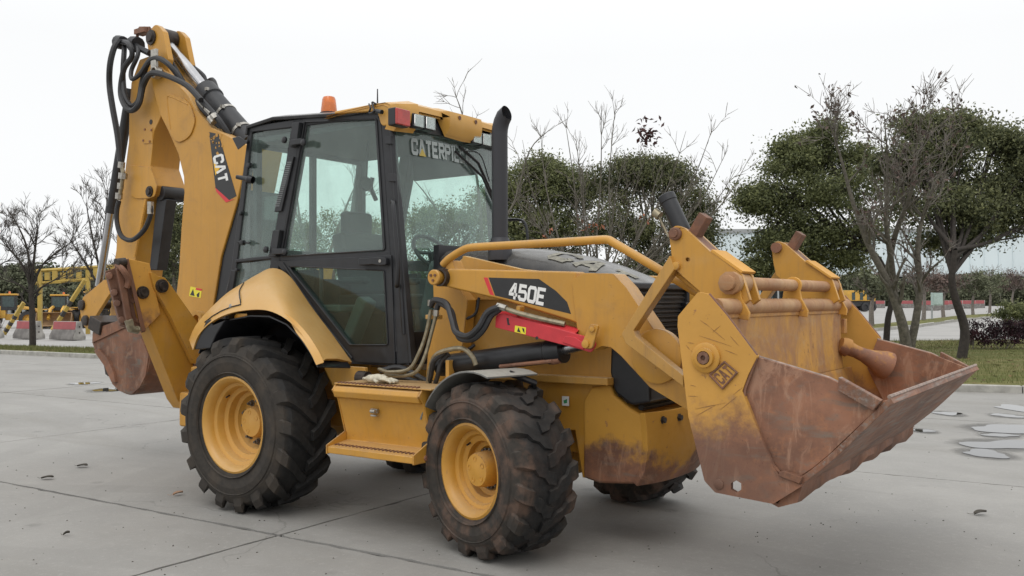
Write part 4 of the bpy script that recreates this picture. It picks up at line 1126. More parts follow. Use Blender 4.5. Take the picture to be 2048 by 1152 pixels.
def make_wheel(R, W, rim_r, nlug, lug_h, style, loc, rotz, dish, hub_r, hub_out, tyre_m, rim_m, face=-1):
    """axle along local y; outer side is -y"""
    hw = W / 2
    Rb = R - lug_h
    # rim (the wheel itself)
    bm = NB()
    prof = [(-hw + .005, rim_r + .018), (-hw + .0, rim_r + .004), (-hw + .012, rim_r - .012), (-hw + .035, rim_r - .028), (-hw + .075, rim_r - .034), (-hw + .085, rim_r - .058), (-hw + .10, rim_r - .064),
            (-hw + dish * .55, rim_r - .068), (-hw + dish * .60, rim_r - .10), (-hw + dish * .80, rim_r - .106), (-hw + dish * .84, rim_r - .135), (-hw + dish * .95, rim_r - .142), (-hw + dish, rim_r - .155), (-hw + dish, hub_r), (-hw + dish + .03, hub_r - .01),
            (-hw + dish + .05, 0)]
    add_lathe(bm, (0, 0, 0), (0, 1, 0), prof, 48)
    prof2 = [(-hw + dish + .02, rim_r - .1), (hw - .02, rim_r - .03), (hw, rim_r + .015)]
    add_lathe(bm, (0, 0, 0), (0, 1, 0), prof2, 40)
    wheel = link('wheel', bm, rim_m, ROOT)
    wheel.location = loc; wheel.rotation_euler = (0, 0, rotz)
    # tyre carcass
    bm = NB()
    H = Rb - rim_r
    prof = [(-hw + .03, rim_r - .01), (-hw + .008, rim_r + .006), (-hw + .002, rim_r + .03), (-hw - .012, rim_r + H * .22), (-hw - .022, rim_r + H * .45), (-hw - .014, rim_r + H * .68),
            (-hw + .012, rim_r + H * .86), (-hw + .06, Rb - .012), (-hw * .5, Rb), (0, Rb + .004), (hw * .5, Rb), (hw - .06, Rb - .012), (hw - .012, rim_r + H * .86), (hw + .022, rim_r + H * .45), (hw - .008, rim_r + .006), (hw - .03, rim_r - .01)]
    add_lathe(bm, (0, 0, 0), (0, 1, 0), prof, 64)
    # moulded bead rings on the sidewall
    for rr_, dd in ((rim_r + .045, .006), (rim_r + H * .62, .005)):
        add_lathe(bm, (0, 0, 0), (0, 1, 0), [(-hw - .012, rr_ - .006), (-hw - .012 - .012, rr_), (-hw - .012, rr_ + .006)], 56)
    rng = random.Random(int(R * 1000) + style)
    def surf(u):
        """u 0 at the tread centre, 1 at the shoulder, up to 1.35 down the sidewall -> (y offset, base radius)"""
        if u <= .8: return hw * u / .9 * .93, Rb - .006
        k = (u - .8) / .55
        y = hw * .827 + (hw * 1.02 - hw * .827) * min(1, math.sin(min(k, 1) * PI / 2) * 1.0)
        return y, Rb - .004 - H * .34 * (k ** 1.9)
    for side in (-1, 1):
        for i in range(nlug):
            th0 = 2 * PI * (i + (.5 if side > 0 else 0)) / nlug
            path = []
            if style == 0: us = [(-.06, 0), (.15, .05), (.35, .125), (.55, .20), (.75, .262), (.95, .305), (1.12, .325), (1.28, .335)]
            else: us = [(-.10, 0), (.16, .025), (.30, .10), (.48, .13), (.60, .20), (.80, .225), (1.0, .25), (1.15, .26), (1.30, .265)]
            rows = []
            for j, (u, dth) in enumerate(us):
                y, rb = surf(abs(u)); y = y * side * (1 if u >= 0 else -1)
                k = j / (len(us) - 1)
                wid = (.040 + .022 * k) if style == 0 else (.052 + .018 * k)
                wid *= 1.22 * (.655 / R) * (18 / nlug if style == 0 else 15 / nlug)
                hgt = lug_h * (1.0 if u < 1.0 else max(.12, 1 - (u - 1.0) * 2.9))
                a = th0 - dth * (1.0 if style == 0 else 1.05) * (-1 if False else 1)
                # radial outwards on tread, sideways on the sidewall
                tilt = 0 if u < .85 else min(1, (u - .85) / .45)
                dr = hgt * math.cos(tilt * PI / 2 * .9); dy = hgt * math.sin(tilt * PI / 2 * .9) * side * .8
                lo_w, hi_w = wid * 1.25, wid * .92
                def P(r_, a_, y_): return Vector((math.sin(a_) * r_, y_, math.cos(a_) * r_))
                rows.append([P(rb - .012, a - lo_w, y), P(rb + dr, a - hi_w, y + dy), P(rb + dr, a + hi_w, y + dy), P(rb - .012, a + lo_w, y)])
            V = [[bm.verts.new(p) for p in row] for row in rows]
            for a_, b_ in zip(V, V[1:]):
                for q in range(3): bm.faces.new((a_[q], a_[q + 1], b_[q + 1], b_[q]))
            bm.faces.new(V[0]); bm.faces.new(V[-1][::-1])
    link('tyre', bm, tyre_m, wheel, ang=16)
    # hub
    bm = NB()
    yd = -hw + dish
    add_lathe(bm, (0, 0, 0), (0, -1, 0), [(-yd - .02, hub_r * 1.05), (-yd + hub_out * .6, hub_r), (-yd + hub_out - .02, hub_r * .98), (-yd + hub_out, hub_r * .90), (-yd + hub_out + .002, hub_r * .5), (-yd + hub_out + .008, hub_r * .26), (-yd + hub_out + .008, 0)], 32)
    # drain plugs and cast ring on the cap
    for k in range(5 if hub_out > .1 else 4):
        a = .5 + 2 * PI * k / 5
        c = Vector((math.cos(a) * hub_r * .62, yd - hub_out, math.sin(a) * hub_r * .62))
        add_lathe(bm, c, (0, -1, 0), [(0, hub_r * .15), (.004, hub_r * .15), (.004, hub_r * .11), (.001, hub_r * .10), (.001, 0)], 14)
    link('hub', bm, rim_m, wheel)
    for k in range(10):
        n_ = 10
        a = .25 + 2 * PI * k / n_
        rb = (hub_r + rim_r - .155) / 2 + .004
        c = Vector((math.cos(a) * rb, yd, math.sin(a) * rb))
        bm = NB(); add_lathe(bm, c, (0, -1, 0), [(0, .026), (.006, .026), (.006, .016)], 12); add_lathe(bm, c, (0, -1, 0), [(.005, 0), (.005, .0185), (.028, .0185), (.031, .013), (.031, .010), (.048, .010), (.05, 0)], 6)
        link('wheel_bolt', bm, M['nut'], wheel)
    # valve
    bm = NB(); c = Vector((math.cos(2.3) * (rim_r - .075), -hw + .12, math.sin(2.3) * (rim_r - .075))); add_cyl(bm, c, c + Vector((.012, -.04, -.012)), .006, 8)
    link('valve', bm, M['pin'], wheel)
    return wheel


RRIM = .34
make_wheel(.655, .46, RRIM, 17, .042, 0, (0, -.95, .648), 0, .26, .118, .085, M['tyre'], M['yellow_clean'])
make_wheel(.655, .46, RRIM, 17, .042, 0, (0, .95, .648), PI, .26, .118, .085, M['tyre'], M['yellow_clean'])
STEER = -math.radians(15)
make_wheel(.535, .43, .272, 16, .027, 1, (2.238, -.93, .528), STEER, .2, .108, .14, M['tyre_mud'], M['yellow'])
make_wheel(.535, .43, .272, 16, .027, 1, (2.238, .93, .528), PI + STEER, .2, .108, .14, M['tyre_mud'], M['yellow'])

# axles
bm = NB(); add_cyl(bm, (0, -.75, .648), (0, .75, .648), .11); add_lathe(bm, (0, 0, .648), (1, 0, 0), [(-.25, 0), (-.25, .12), (-.1, .23), (.1, .23), (.3, .12), (.3, 0)])
add_cyl(bm, (2.238, -.72, .53), (2.238, .72, .53), .09); add_lathe(bm, (2.238, 0, .53), (1, 0, 0), [(-.3, 0), (-.2, .12), (0, .19), (.15, .15), (.2, 0)])
link('axle', bm, M['yellow'], ROOT)

# ---------------------------------------------------------------- chassis
bm = NB()
add_box(bm, (1.35, 0, .72), (2.7, .62, .34)); add_box(bm, (.1, 0, .95), (1.2, .9, .3)); add_box(bm, (-.9, 0, .8), (.7, .8, .5))
link('chassis', bm, M['yellow'], ROOT, .01)
# side panel behind the loader arm
YP = -.46
plate('side_panel', [(868, 565), (930, 512), (1060, 560), (1240, 600), (1225, 770), (1040, 760), (868, 770)], YP, .06, M['yellow_dusty'], ROOT)
plate('side_panel', [(925, 511, 3), (1042, 538), (1140, 548), (1140, 600), (925, 600)], -.50, .05, M['yellow_dusty'], ROOT)
bm = NB(); a = UY(868, 742, -.5); b = UY(1222, 765, -.5); add_box(bm, (a + b) / 2, ((b - a).length, .09, .045), None); o = link('frame_rail', bm, M['yellow_dusty'], ROOT, .006)
plate('frame_side', [(645, 728), (868, 740), (1225, 760), (1200, 960, 14), (1165, 955), (1150, 860), (870, 870), (870, 780), (660, 775)], -.44, .05, M['yellow'], ROOT)
plate('frame_bracket', [(645, 729), (730, 735), (732, 776), (668, 778)], -.72, .03, M['yellow_dusty'], ROOT)
# nose: front counterweight, belly curved up to the front
NX = 2.93
side = [UY(a, b, -.46) for a, b in fillet([(1166, 800), (1166, 956, 10), (1196, 967), (1279, 969, 8), (1298, 840), (1255, 813), (1228, 790), (1218, 768), (1182, 774, 6)])]
bm = NB(); add_prism(bm, side, (0, .92, 0))
link('counterweight', bm, rusty('counterweight_paint', .50, .66, yc=(.58, .30, .05)), ROOT, .02)
# front apron of the counterweight, bowed forward
rows = []
for k in range(9):
    yy = -.46 + .92 * k / 8
    bow = .10 * (1 - (abs(yy) / .5) ** 2.5)
    zt, zb = .86, .44
    rows.append([Vector((NX + .03 + bow + dx, yy, zt + (zb - zt) * t)) for t, dx in ((0, 0), (.15, .012), (.5, .02), (.8, .0), (1.0, -.05))])
bm = NB(); add_sheet(bm, rows, .05); link('counterweight_apron', bm, bpy.data.materials['counterweight_paint'], ROOT, .004)
for k in range(5):
    yy = -.34 + .17 * k; bow = .10 * (1 - (abs(yy) / .5) ** 2.5)
    bm = NB(); add_lathe(bm, (NX + .088 + bow, yy, .815), (1, 0, -.05), [(0, .026), (.006, .026), (.006, .019), (.022, .019), (.022, 0)], 6); link('bolt', bm, M['pin'], ROOT)
# hood and grille shell
xs = [1.36, 1.62, 1.66, 2.0, 2.3, 2.55, 2.75, 2.87]
zt = [1.955, 1.955, 1.945, 1.925, 1.875, 1.80, 1.725, 1.67]
rows = []
for x, z in zip(xs, zt):
    w = .43
    sec = [(-w, z - .40), (-w - .005, z - .16), (-w + .025, z - .085), (-w + .09, z - .04), (-.2, z - .012), (0, z), (.2, z - .012), (w - .09, z - .04), (w - .025, z - .085), (w + .005, z - .16), (w, z - .40)]
    rows.append([Vector((x, a, b)) for a, b in sec])
bm = NB(); add_sheet(bm, rows, .02); link('hood', bm, M['hood'], ROOT, 0, ang=50)
bm = NB(); add_box(bm, (1.34, 0, 1.6), (.05, .86, .72)); link('firewall', bm, M['black'], ROOT)
# faded letters on the hood
def hood_fn(u, v):
    x = 2.22 + .60 * u; z = float(np.interp(x, xs, zt)); yy = -.36 + .27 * v
    dz = float(np.interp(yy, [-.435, -.405, -.34, -.2, 0], [-.16, -.085, -.04, -.012, 0]))
    return Vector((x, yy, z + dz + .006))
bm = NB(); add_text(bm, 'CAT', hood_fn, adv=1.5, t=.34, tv=.24, lift=Vector((0, 0, .01)), sub=6); link('hood_letters', bm, plain('worn_hood_letter', (.22, .21, .17), .7, var=.35, scale=30), ROOT)
# grille frame, mesh
bm = NB()
add_box(bm, (2.89, 0, 1.645), (.06, .90, .045)); add_box(bm, (2.87, -.435, 1.3), (.09, .035, .70)); add_box(bm, (2.87, .435, 1.3), (.09, .035, .70)); add_box(bm, (2.89, 0, 1.285), (.05, .86, .03))
link('grille_frame', bm, M['satin_black'], ROOT, .012)
bm = NB(); add_box(bm, (2.865, 0, 1.26), (.03, .84, .78)); gr = link('grille', bm, M['mesh'], ROOT)
for k in range(24):
    z = .92 + k * .031
    if abs(z - 1.285) < .025: continue
    bm = NB(); add_box(bm, (2.886, 0, z), (.012, .83, .010)); link('grille_bar', bm, M['satin_black'], gr)
bm = NB(); add_box(bm, (2.9, .40, 1.47), (.06, .07, .14)); link('grille_latch', bm, M['black'], ROOT, .012)
# black lower nose shell with round corner
plate('nose_shell', [(1221, 690), (1300, 690), (1300, 806), (1262, 812, 20), (1228, 786, 26), (1219, 745, 10)], -.47, .94, M['black'], ROOT, bev=.02)
bm = NB(); add_box(bm, (2.955, 0, 1.02), (.03, .78, .30)); gr2 = link('grille', bm, M['mesh'], ROOT)
for k in range(10):
    bm = NB(); add_box(bm, (2.975, 0, .89 + k * .03), (.012, .77, .009)); link('grille_bar', bm, M['satin_black'], gr2)
# small paper label on the frame
flat_px('paper_label', [(1124, 792), (1138, 793), (1138, 812), (1124, 811)], -.468, M['decal_white'], ROOT)
flat_px('paper_label_mark', [(1127, 801), (1134, 798), (1134, 806), (1128, 807)], -.4695, plain('label_green', (.05, .3, .12)), ROOT)
flat_px('maker_plate', [(878, 672), (909, 674), (909, 686), (878, 684)], -.468, M['decal_black'], ROOT)

# exhaust stack
p0 = UY(1000, 500, -.38); sx, sy = p0.x, p0.y
ztop = UY(1003, 262, -.38).z
bm = NB()
zz = p0.z - .05
pts = [(sx, sy, zz + .06), (sx, sy, ztop - .02), (sx + .004, sy, ztop + .02), (sx + .018, sy, ztop + .065), (sx + .042, sy, ztop + .105), (sx + .064, sy, ztop + .130)]
add_tube(bm, pts, .056, 20, caps=False)
# slanted mouth: shear the last ring
bm.verts.ensure_lookup_table()
for v in bm.verts[-20:]:
    dx_ = (v.co.x - (sx + .064)) * .75 - (v.co.z - ztop - .130) * .6
    v.co.x = sx + .062 + dx_ * .25; v.co.z = ztop + .118 - dx_ * 1.0
bm.verts.ensure_lookup_table()
dup = bmesh.ops.duplicate(bm, geom=bm.faces[:])
for e in dup['geom']:
    if isinstance(e, bmesh.types.BMVert):
        k = Vector((sx, sy, 0)); e.co.x = sx + (e.co.x - sx) * .93; e.co.y = sy + (e.co.y - sy) * .93; e.co.z -= .002
st = link('exhaust_stack', bm, M['exhaust'], ROOT)
bm = NB(); add_lathe(bm, (sx, sy, zz - .02), (0, 0, 1), [(0, .085), (.11, .083), (.135, .068), (.155, .062), (.155, .05)], 24); link('exhaust_collar', bm, M['exhaust'], st)

# mirror bracket on the far side of the cab
bm = NB(); add_tube(bm, smooth_path([UY(1012, 440, .75), UY(1040, 440, .75), UY(1052, 452, .75), UY(1056, 490, .75)], 5), .012, 8); link('mirror_bracket', bm, M['black'], ROOT)

# ---------------------------------------------------------------- cab
YC = -.66
def cplate(name, px, mat=None, y=YC, t=.05, parent=ROOT, bev=.006): return plate(name, px, y, t, mat or M['satin_black'], parent, bev=bev)
def far(o): return mirrored(o)
# frame: side ring pieces (near side), mirrored to the far side
bm = NB()
def seg(p, q, w0, w1, y=YC, t=.06):
    """bar between two pixel points, pixel widths w0, w1"""
    d = Vector((q[0] - p[0], q[1] - p[1])).normalized(); n = Vector((-d.y, d.x))
    lp = [UY(p[0] + n.x * w0, p[1] + n.y * w0, y), UY(q[0] + n.x * w1, q[1] + n.y * w1, y), UY(q[0] - n.x * w1, q[1] - n.y * w1, y), UY(p[0] - n.x * w0, p[1] - n.y * w0, y)]
    add_prism(bm, lp, (0, t, 0))
def seglist(L, y=YC, t=.06):
    for k, (p, q, a, b) in enumerate(L): seg(p, q, a, b, y - .002 * k, t)
seglist([((500, 260), (466, 545), 4, 5), ((498, 259), (765, 222), 6, 11), ((768, 222), (808, 728), 10, 15), ((594, 243), (547, 540), 10, 9), ((470, 522), (545, 514), 3.5, 3.5), ((466, 540), (455, 600), 5, 6)])
frame_near = link('cab_frame', bm, M['satin_black'], ROOT, .008)
far(frame_near)
# hinge strip with a row of slots between rear quarter glass and door
hs = plate('hinge_strip', [(574, 315), (587, 313), (562, 422), (548, 424)], YC - .025, .02, M['satin_black'], ROOT)
for k in range(22):
    t = k / 21; x = 578.5 + (554.5 - 578.5) * t; y = 325 + (412 - 325) * t
    flat_px('slot', [(x - 4.2, y - 1.3), (x + 4.2, y - 1.6), (x + 4.0, y + .6), (x - 4.4, y + .9)], YC - .0268, M['decal_black'] if False else M['console'], hs)
for (x, y) in ((590, 268), (553, 487)):
    h = plate('hinge', [(x - 8, y - 26), (x + 6, y - 27), (x - 2, y + 26), (x - 16, y + 26)] if y > 300 else [(x - 6, y - 22), (x + 8, y - 24), (x + 2, y + 24), (x - 12, y + 26)], YC - .05, .045, M['satin_black'], ROOT)
    bm = NB(); a = UY(x - 18, y + 10, YC - .05); b = UY(x + 20, y + 14, YC - .05)
    add_box(bm, UY(x + 4, y + 16, YC - .055), (.13, .03, .045)); link('hinge_arm', bm, M['satin_black'], h, .006)
    for (dx, dy) in ((-20, 12), (18, 17)):
        c = UY(x + dx, y + dy, YC - .06); bm = NB(); add_lathe(bm, c, (0, -1, 0), [(0, .027), (.015, .025), (.02, .012), (.022, 0)], 16); link('hinge_knob', bm, M['black'], h)
# knobs and latches on the rear quarter window
for (x, y, r) in ((501, 331, .022), (484, 427, .018), (477, 540, .016)):
    bm = NB(); add_lathe(bm, UY(x, y, YC), (0, -1, 0), [(0, r), (.025, r * .9), (.03, 0)], 14); link('window_knob', bm, M['black'], ROOT)
bm = NB(); a = UY(473, 354, YC - .06); add_lathe(bm, UY(506, 360, YC - .03), UY(474, 354, YC - .07) - UY(506, 360, YC - .03), [(0, .03), (.04, .035), (.06, .022), (.16, .017), (.165, 0)], 14); link('window_latch', bm, M['black'], ROOT)
bm = NB(); add_lathe(bm, UY(488, 485, YC - .02), (0, -1, 0), [(0, .024), (.03, .022), (.034, 0)], 12); add_cyl(bm, UY(476, 484, YC - .03), UY(500, 486, YC - .03), .008, 8); link('window_latch', bm, M['black'], ROOT)
# side lamp at the rear roof corner
bm = NB(); c = UY(478, 288, YC - .10)
add_hexa(bm, [UY(464, 276, YC - .10), UY(478, 272, YC - .10), UY(496, 284, YC - .10), UY(476, 300, YC - .10)], [UY(468, 278, YC - .02), UY(480, 274, YC - .02), UY(494, 285, YC - .02), UY(478, 298, YC - .02)])
add_cyl(bm, UY(488, 285, YC - .05), UY(500, 282, YC + .02), .015, 8); link('rear_work_lamp', bm, M['black'], ROOT, .01)
bm = NB(); add_tube(bm, smooth_path([UY(508, 260, YC + .05), UY(509, 252, YC + .05), UY(520, 249, YC + .05), UY(528, 254, YC + .05)], 4), .008, 8); link('roof_handle', bm, M['black'], ROOT)
# glass panes, near and far
def pane(name, px, mat=M['glass'], y=YC + .012, parent=ROOT, mir=True):
    o = plate(name, px, y, .005, mat, parent, bev=0)
    if mir: mirrored(o)
    return o
pane('quarter_window', [(503, 268), (583, 252), (541, 516), (471, 524)])
pane('quarter_window', [(470, 528), (541, 520), (545, 560), (464, 600)])
# door with upper and lower panes
door = NB()
bm = door
seglist([((609, 244), (562, 512), 5, 5), ((606, 240), (757, 233), 5, 5), ((755, 236), (786, 705), 6, 8), ((560, 517), (775, 507), 5, 5)], YC - .004, .05)
# lower door skin with a window opening
outer = [UY(a, b, YC - .016) for a, b in [(548, 522), (782, 510), (790, 728), (708, 724), (640, 640), (580, 560)]]
hole = [UY(a, b, YC - .016) for a, b in fillet([(576, 532, 6), (768, 541, 5), (776, 690, 5), (700, 690, 8)])]
add_prism(bm, outer, (0, .05, 0), [hole])
door_o = link('door', bm, M['satin_black'], ROOT, .006)
fd = mirrored(door_o)
for o_ in (pane('door_window', [(609, 242), (753, 236), (772, 503), (563, 512)], y=YC + .006, parent=door_o, mir=False), pane('door_window', [(573, 530), (770, 539), (778, 692), (699, 692)], M['glass_dark'], y=YC + .006, parent=door_o, mir=False)):
    mirrored(o_, fd)
# thin rubber line of the door sash
bm = NB(); add_tube(bm, [UY(a, b, YC - .012) for a, b in fillet([(609, 244, 4), (753, 238, 4), (770, 500, 6), (562, 513, 4)])] + [UY(609, 246, YC - .012)], .006, 6); link('door_seal', bm, M['black'], door_o)
bm = NB(); add_tube(bm, [UY(a, b, YC - .02) for a, b in fillet([(576, 532, 6), (768, 541, 5), (776, 690, 5), (700, 690, 8)])] + [UY(576, 533, YC - .02)], .006, 6); link('door_seal', bm, M['black'], door_o)
bm = NB(); add_tube(bm, [UY(a, b, YC - .02) for a, b in [(566, 526), (585, 556), (640, 636), (704, 716)]], .007, 6); link('door_seal', bm, M['black'], door_o)
plate('door_handle', [(715, 517, 4), (755, 514, 3), (771, 515, 4), (772, 530, 4), (757, 531), (745, 529), (717, 531, 4)], YC - .06, .035, M['black'], door_o, bev=.006)
bm = NB(); add_lathe(bm, UY(760, 522, YC - .06), (0, -1, 0), [(0, .012), (.004, .012), (.004, 0)], 14); link('lock', bm, M['steel'], door_o)
# grab bar on the front pillar
bm = NB(); add_tube(bm, smooth_path([UY(784, 405, YC - .03), UY(786, 405, YC - .075), UY(790, 450, YC - .09), UY(796, 530, YC - .09), UY(795, 568, YC - .075), UY(793, 572, YC - .03)], 6), .015, 10); link('grab_bar', bm, M['black'], ROOT)
for (x, y) in ((774, 280), (780, 355)):
    plate('pillar_block', [(x - 5, y - 8), (x + 7, y - 8), (x + 8, y + 8), (x - 4, y + 8)], YC - .035, .03, M['satin_black'], ROOT)
# windscreen: leaning plane between the front pillars
A0, A1 = UY(783, 258, YC), UY(808, 668, YC)
def WS(u, v, push=0.0):
    """u 0 near .. 1 far, v 0 top .. 1 bottom"""
    p = A0.lerp(A1, v); y = YC + u * (-2 * YC)
    bow = .06 * (1 - (2 * u - 1) ** 2)
    return Vector((p.x + bow + push, y, p.z))
rows = [[WS(i / 10, v) for v in (0, .25, .5, .75, 1)] for i in range(11)]
bm = NB(); add_sheet(bm, rows, .006); link('windscreen', bm, M['glass'], ROOT)
bm = NB(); add_tube(bm, [WS(i / 10, 1.0, .004) for i in range(11)], .018, 8); add_tube(bm, [WS(0, v, .004) for v in (0, 1)], .018, 8); add_tube(bm, [WS(1, v, .004) for v in (0, 1)], .016, 8); link('windscreen_seal', bm, M['black'], ROOT)
# cab front below the screen
rows = [[WS(i / 8, 1.0, .0), WS(i / 8, 1.0) + Vector((.02, 0, -.22))] for i in range(9)]
bm = NB(); add_sheet(bm, rows, .03); link('cab_front_skirt', bm, M['black'], ROOT)
# sticker word on the screen
def ws_fn(u, v):
    return WS(.12 + .52 * u, .115 - .085 * v, .014)
bm = NB(); add_text(bm, 'CATERPILLA', ws_fn, adv=1.42, t=.34, tv=.22, lift=Vector((.008, 0, 0)))
link('windscreen_sticker', bm, M['letter_faded'], ROOT)
bm = NB(); bm.faces.new([bm.verts.new(WS(u, v, .017)) for u, v in ((.172, .115), (.225, .115), (.198, .075))]); link('sticker_triangle', bm, plain('faded_sticker_yellow', (.48, .36, .08), .6, var=.1), ROOT)
# wiper
bm = NB(); add_tube(bm, [WS(.50, .03, .03), WS(.66, .10, .05), WS(.92, .36, .03)], .012, 6); add_tube(bm, [WS(.46, .06, .03), WS(.70, .17, .045), WS(1.0, .46, .02)], .010, 6)
add_tube(bm, smooth_path([WS(.52, .05, .03), WS(.64, .06, .09), WS(.76, .19, .06)], 4), .005, 6); link('wiper', bm, M['black'], ROOT)
# roof
zr = UY(500, 258, YC).z; zf = UY(765, 222, YC).z
xr, xf = UY(500, 258, YC).x, UY(768, 222, YC).x
rows = []
for i in range(11):
    u = i / 10; y = YC - .02 + u * (-2 * YC + .04)
    cr = .075 * (1 - abs(2 * u - 1) ** 3)
    rows.append([Vector((xr - .02, y, zr - .05)), Vector((xr - .01, y, zr + cr * .6)), Vector((xr + .3, y, zr + .03 + cr)), Vector((xf - .35, y, zf + .0 + cr)), Vector((xf, y, zf + cr * .9)), Vector((xf + .05, y, zf - .06))])
bm = NB(); add_sheet(bm, rows, .03); link('roof', bm, M['hood'], ROOT, .01)
bm = NB(); add_box(bm, ((xr + xf) / 2, 0, zr - .09), (xf - xr - .08, 1.22, .05)); link('roof_lining', bm, M['liner'], ROOT, .01)
# yellow visor: front hood of the roof, wrapping round the near and far corner
vis = NB(); bm = vis
xv = UX(770, 208, xf).x
top = []
prof_y = [YC - .05, YC - .03, -.525, -.50, -.235, -.205, 0, .19, .22, .46, .485, .58, .60]
fx =     [.10, .17, .205, .17, .18, .235, .24, .235, .18, .17, .205, .17, .10]
low =    [-.13, -.15, -.145, .02, .02, -.125, -.135, -.125, .02, .02, -.10, -.10, -.09]
rows = []
for y, f_, lo in zip(prof_y, fx, low):
    edge = 1 if (y < -.64 or y > .57) else 0
    back = xf - .62 if not edge else xf - .55
    rows.append([Vector((back, y * (1.0), zf + .05 - .03 * edge)), Vector((xf - .1, y, zf + .085 - .04 * edge)), Vector((xf + f_ * .55, y, zf + .08 - .035 * edge)), Vector((xf + f_, y, zf + .045 - .02 * edge)), Vector((xf + f_ + .012, y, zf + .0)), Vector((xf + f_ + .004, y, zf + lo * .75 + .02)), Vector((xf + f_ - .03, y, zf + lo + .0))])
add_loft(bm, rows)
VI = [[p + Vector((-.016, 0, -.016)) for p in r] for r in rows]; add_loft(bm, VI)
link('roof_visor', bm, M['yellow_clean'], ROOT, 0, ang=30)
bm = NB(); add_prism(bm, [UY(a, b, YC - .045) for a, b in fillet([(668, 222), (700, 216), (752, 206, 6), (772, 204), (786, 210), (786, 250, 6), (762, 252, 8), (753, 222), (668, 228)])], (0, .05, 0)); link('visor_cheek', bm, M['yellow_clean'], ROOT, .012)
# lamps under the visor
def lamp(y, z, x, w=.115, h=.105):
    bm = NB(); add_box(bm, (x - .05, y, z), (.10, w, h)); l = link('work_lamp', bm, M['black'], ROOT, .012)
    bm = NB(); add_box(bm, (x + .004, y, z), (.008, w * .8, h * .8)); link('reflector', bm, M['reflector'], l, .004)
    bm = NB(); add_box(bm, (x + .012, y, z), (.005, w * .84, h * .84)); link('lens', bm, M['lens'], l, .002)
for (x, y) in ((837, 242), (860, 247), (954, 275), (973, 280)):
    p = UX(x, y, xf + .215); lamp(p.y, p.z, xf + .215)
ts = UX(797, 236, xf + .185)
for s_, yy in ((-1, ts.y),):
    bm = NB(); add_box(bm, (xf + .185, yy, ts.z), (.07, .15, .125)); l = link('turn_signal', bm, M['black'], ROOT, .01)
    bm = NB(); add_box(bm, (xf + .222, yy, ts.z), (.03, .14, .115)); link('lens', bm, M['red_lens'], l, .008)
rows = [[WS(i / 10, -.03, -.02) + Vector((0, 0, .06)), WS(i / 10, .0, .008)] for i in range(11)]
bm = NB(); add_sheet(bm, rows, .03); link('windscreen_header', bm, M['satin_black'], ROOT)
for y in (-.1, .1):
    bm = NB(); add_lathe(bm, (xf + .25, y, zf + .01), (1, 0, 0), [(0, .016), (.004, .016), (.004, .009), (.001, .008), (.001, 0)], 12); link('visor_screw', bm, M['rust'], ROOT)
# rear view mirror arm stub and bungee cord at the visor corner, antenna, beacon
bm = NB(); add_cyl(bm, UY(752, 222, YC - .07), UY(764, 224, YC - .09), .016, 10); add_tube(bm, smooth_path([UY(738, 208, YC - .06), UY(741, 216, YC - .08), UY(738, 226, YC - .07), UY(748, 222, YC - .09), UY(744, 205, YC - .05), UY(752, 208, YC - .05)], 5), .007, 6); link('mirror_stub', bm, M['black'], ROOT)
a = UY(755, 212, YC + .1); b = UY(755, 178, YC + .1)
bm = NB(); add_tube(bm, [a, a.lerp(b, .2), b], [.009, .006, .004], 8); link('antenna', bm, M['black'], ROOT)
bc = UY(658, 226, YC + .25); bt = UY(658, 193, YC + .25)
k = (bt.z - bc.z)
bm = NB(); add_lathe(bm, (bc.x, bc.y, bc.z - .05), (0, 0, 1), [(0, .072), (.05, .072), (.055, .06), (.055, 0)], 24); be = link('beacon', bm, M['black'], ROOT)
bm = NB(); add_lathe(bm, (bc.x, bc.y, bc.z), (0, 0, 1), [(0, .064), (k * .15, .064), (k * .8, .054), (k * .95, .046), (k, .03), (k, 0)], 28); link('beacon_lens', bm, M['amber'], be)
# cab interior
bm = NB(); add_box(bm, ((xr + xf) / 2, 0, 1.12), (1.55, 1.22, .06)); add_box(bm, (xr + .12, 0, 1.45), (.10, 1.2, .6)); link('cab_floor', bm, M['liner'], ROOT)
bm = NB(); add_box(bm, (xf - .40, .575, zr - .20), (.80, .06, .30)); link('side_headliner', bm, M['liner'], ROOT, .02)

bm = NB()
add_box(bm, (xr + .02, 0, 1.95), (.05, 1.2, .08)); add_box(bm, (xr + .02, 0, zr - .1), (.05, 1.2, .1)); add_box(bm, (xr + .02, .0, 2.3), (.05, .05, 1.1)); add_box(bm, (xr + .02, -.6, 2.3), (.05, .06, 1.3)); add_box(bm, (xr + .02, .6, 2.3), (.05, .06, 1.3))
link('rear_frame', bm, M['satin_black'], ROOT, .008)
bm = NB(); add_box(bm, (xr, 0, 2.4), (.006, 1.15, 1.0)); link('rear_window', bm, M['glass'], ROOT)
bm = NB()
add_box(bm, (.42, -.02, 1.55), (.5, .52, .13)); add_box(bm, (.2, -.02, 1.86), (.14, .5, .52), Matrix.Rotation(-.2, 3, 'Y')); add_box(bm, (.13, -.02, 2.2), (.10, .3, .2)); add_box(bm, (.42, -.02, 1.3), (.4, .4, .36)); add_box(bm, (.4, -.32, 1.72), (.32, .07, .06)); add_box(bm, (.4, .28, 1.72), (.32, .07, .06))
seat = link('seat', bm, M['seat'], ROOT, .05)
bm = NB(); add_tube(bm, [Vector((.95 + .2 * math.cos(t) * .55, .2 * math.sin(t), 1.93 - .2 * math.cos(t) * .7)) for t in [2 * PI * k / 24 for k in range(25)]], .016, 8); add_tube(bm, [(.95, -.2, 1.93), (.95, .2, 1.93)], .015, 6); add_tube(bm, [(.95, 0, 1.93), (1.1, 0, 1.5)], .045, 8); link('steering_wheel', bm, M['black'], ROOT)
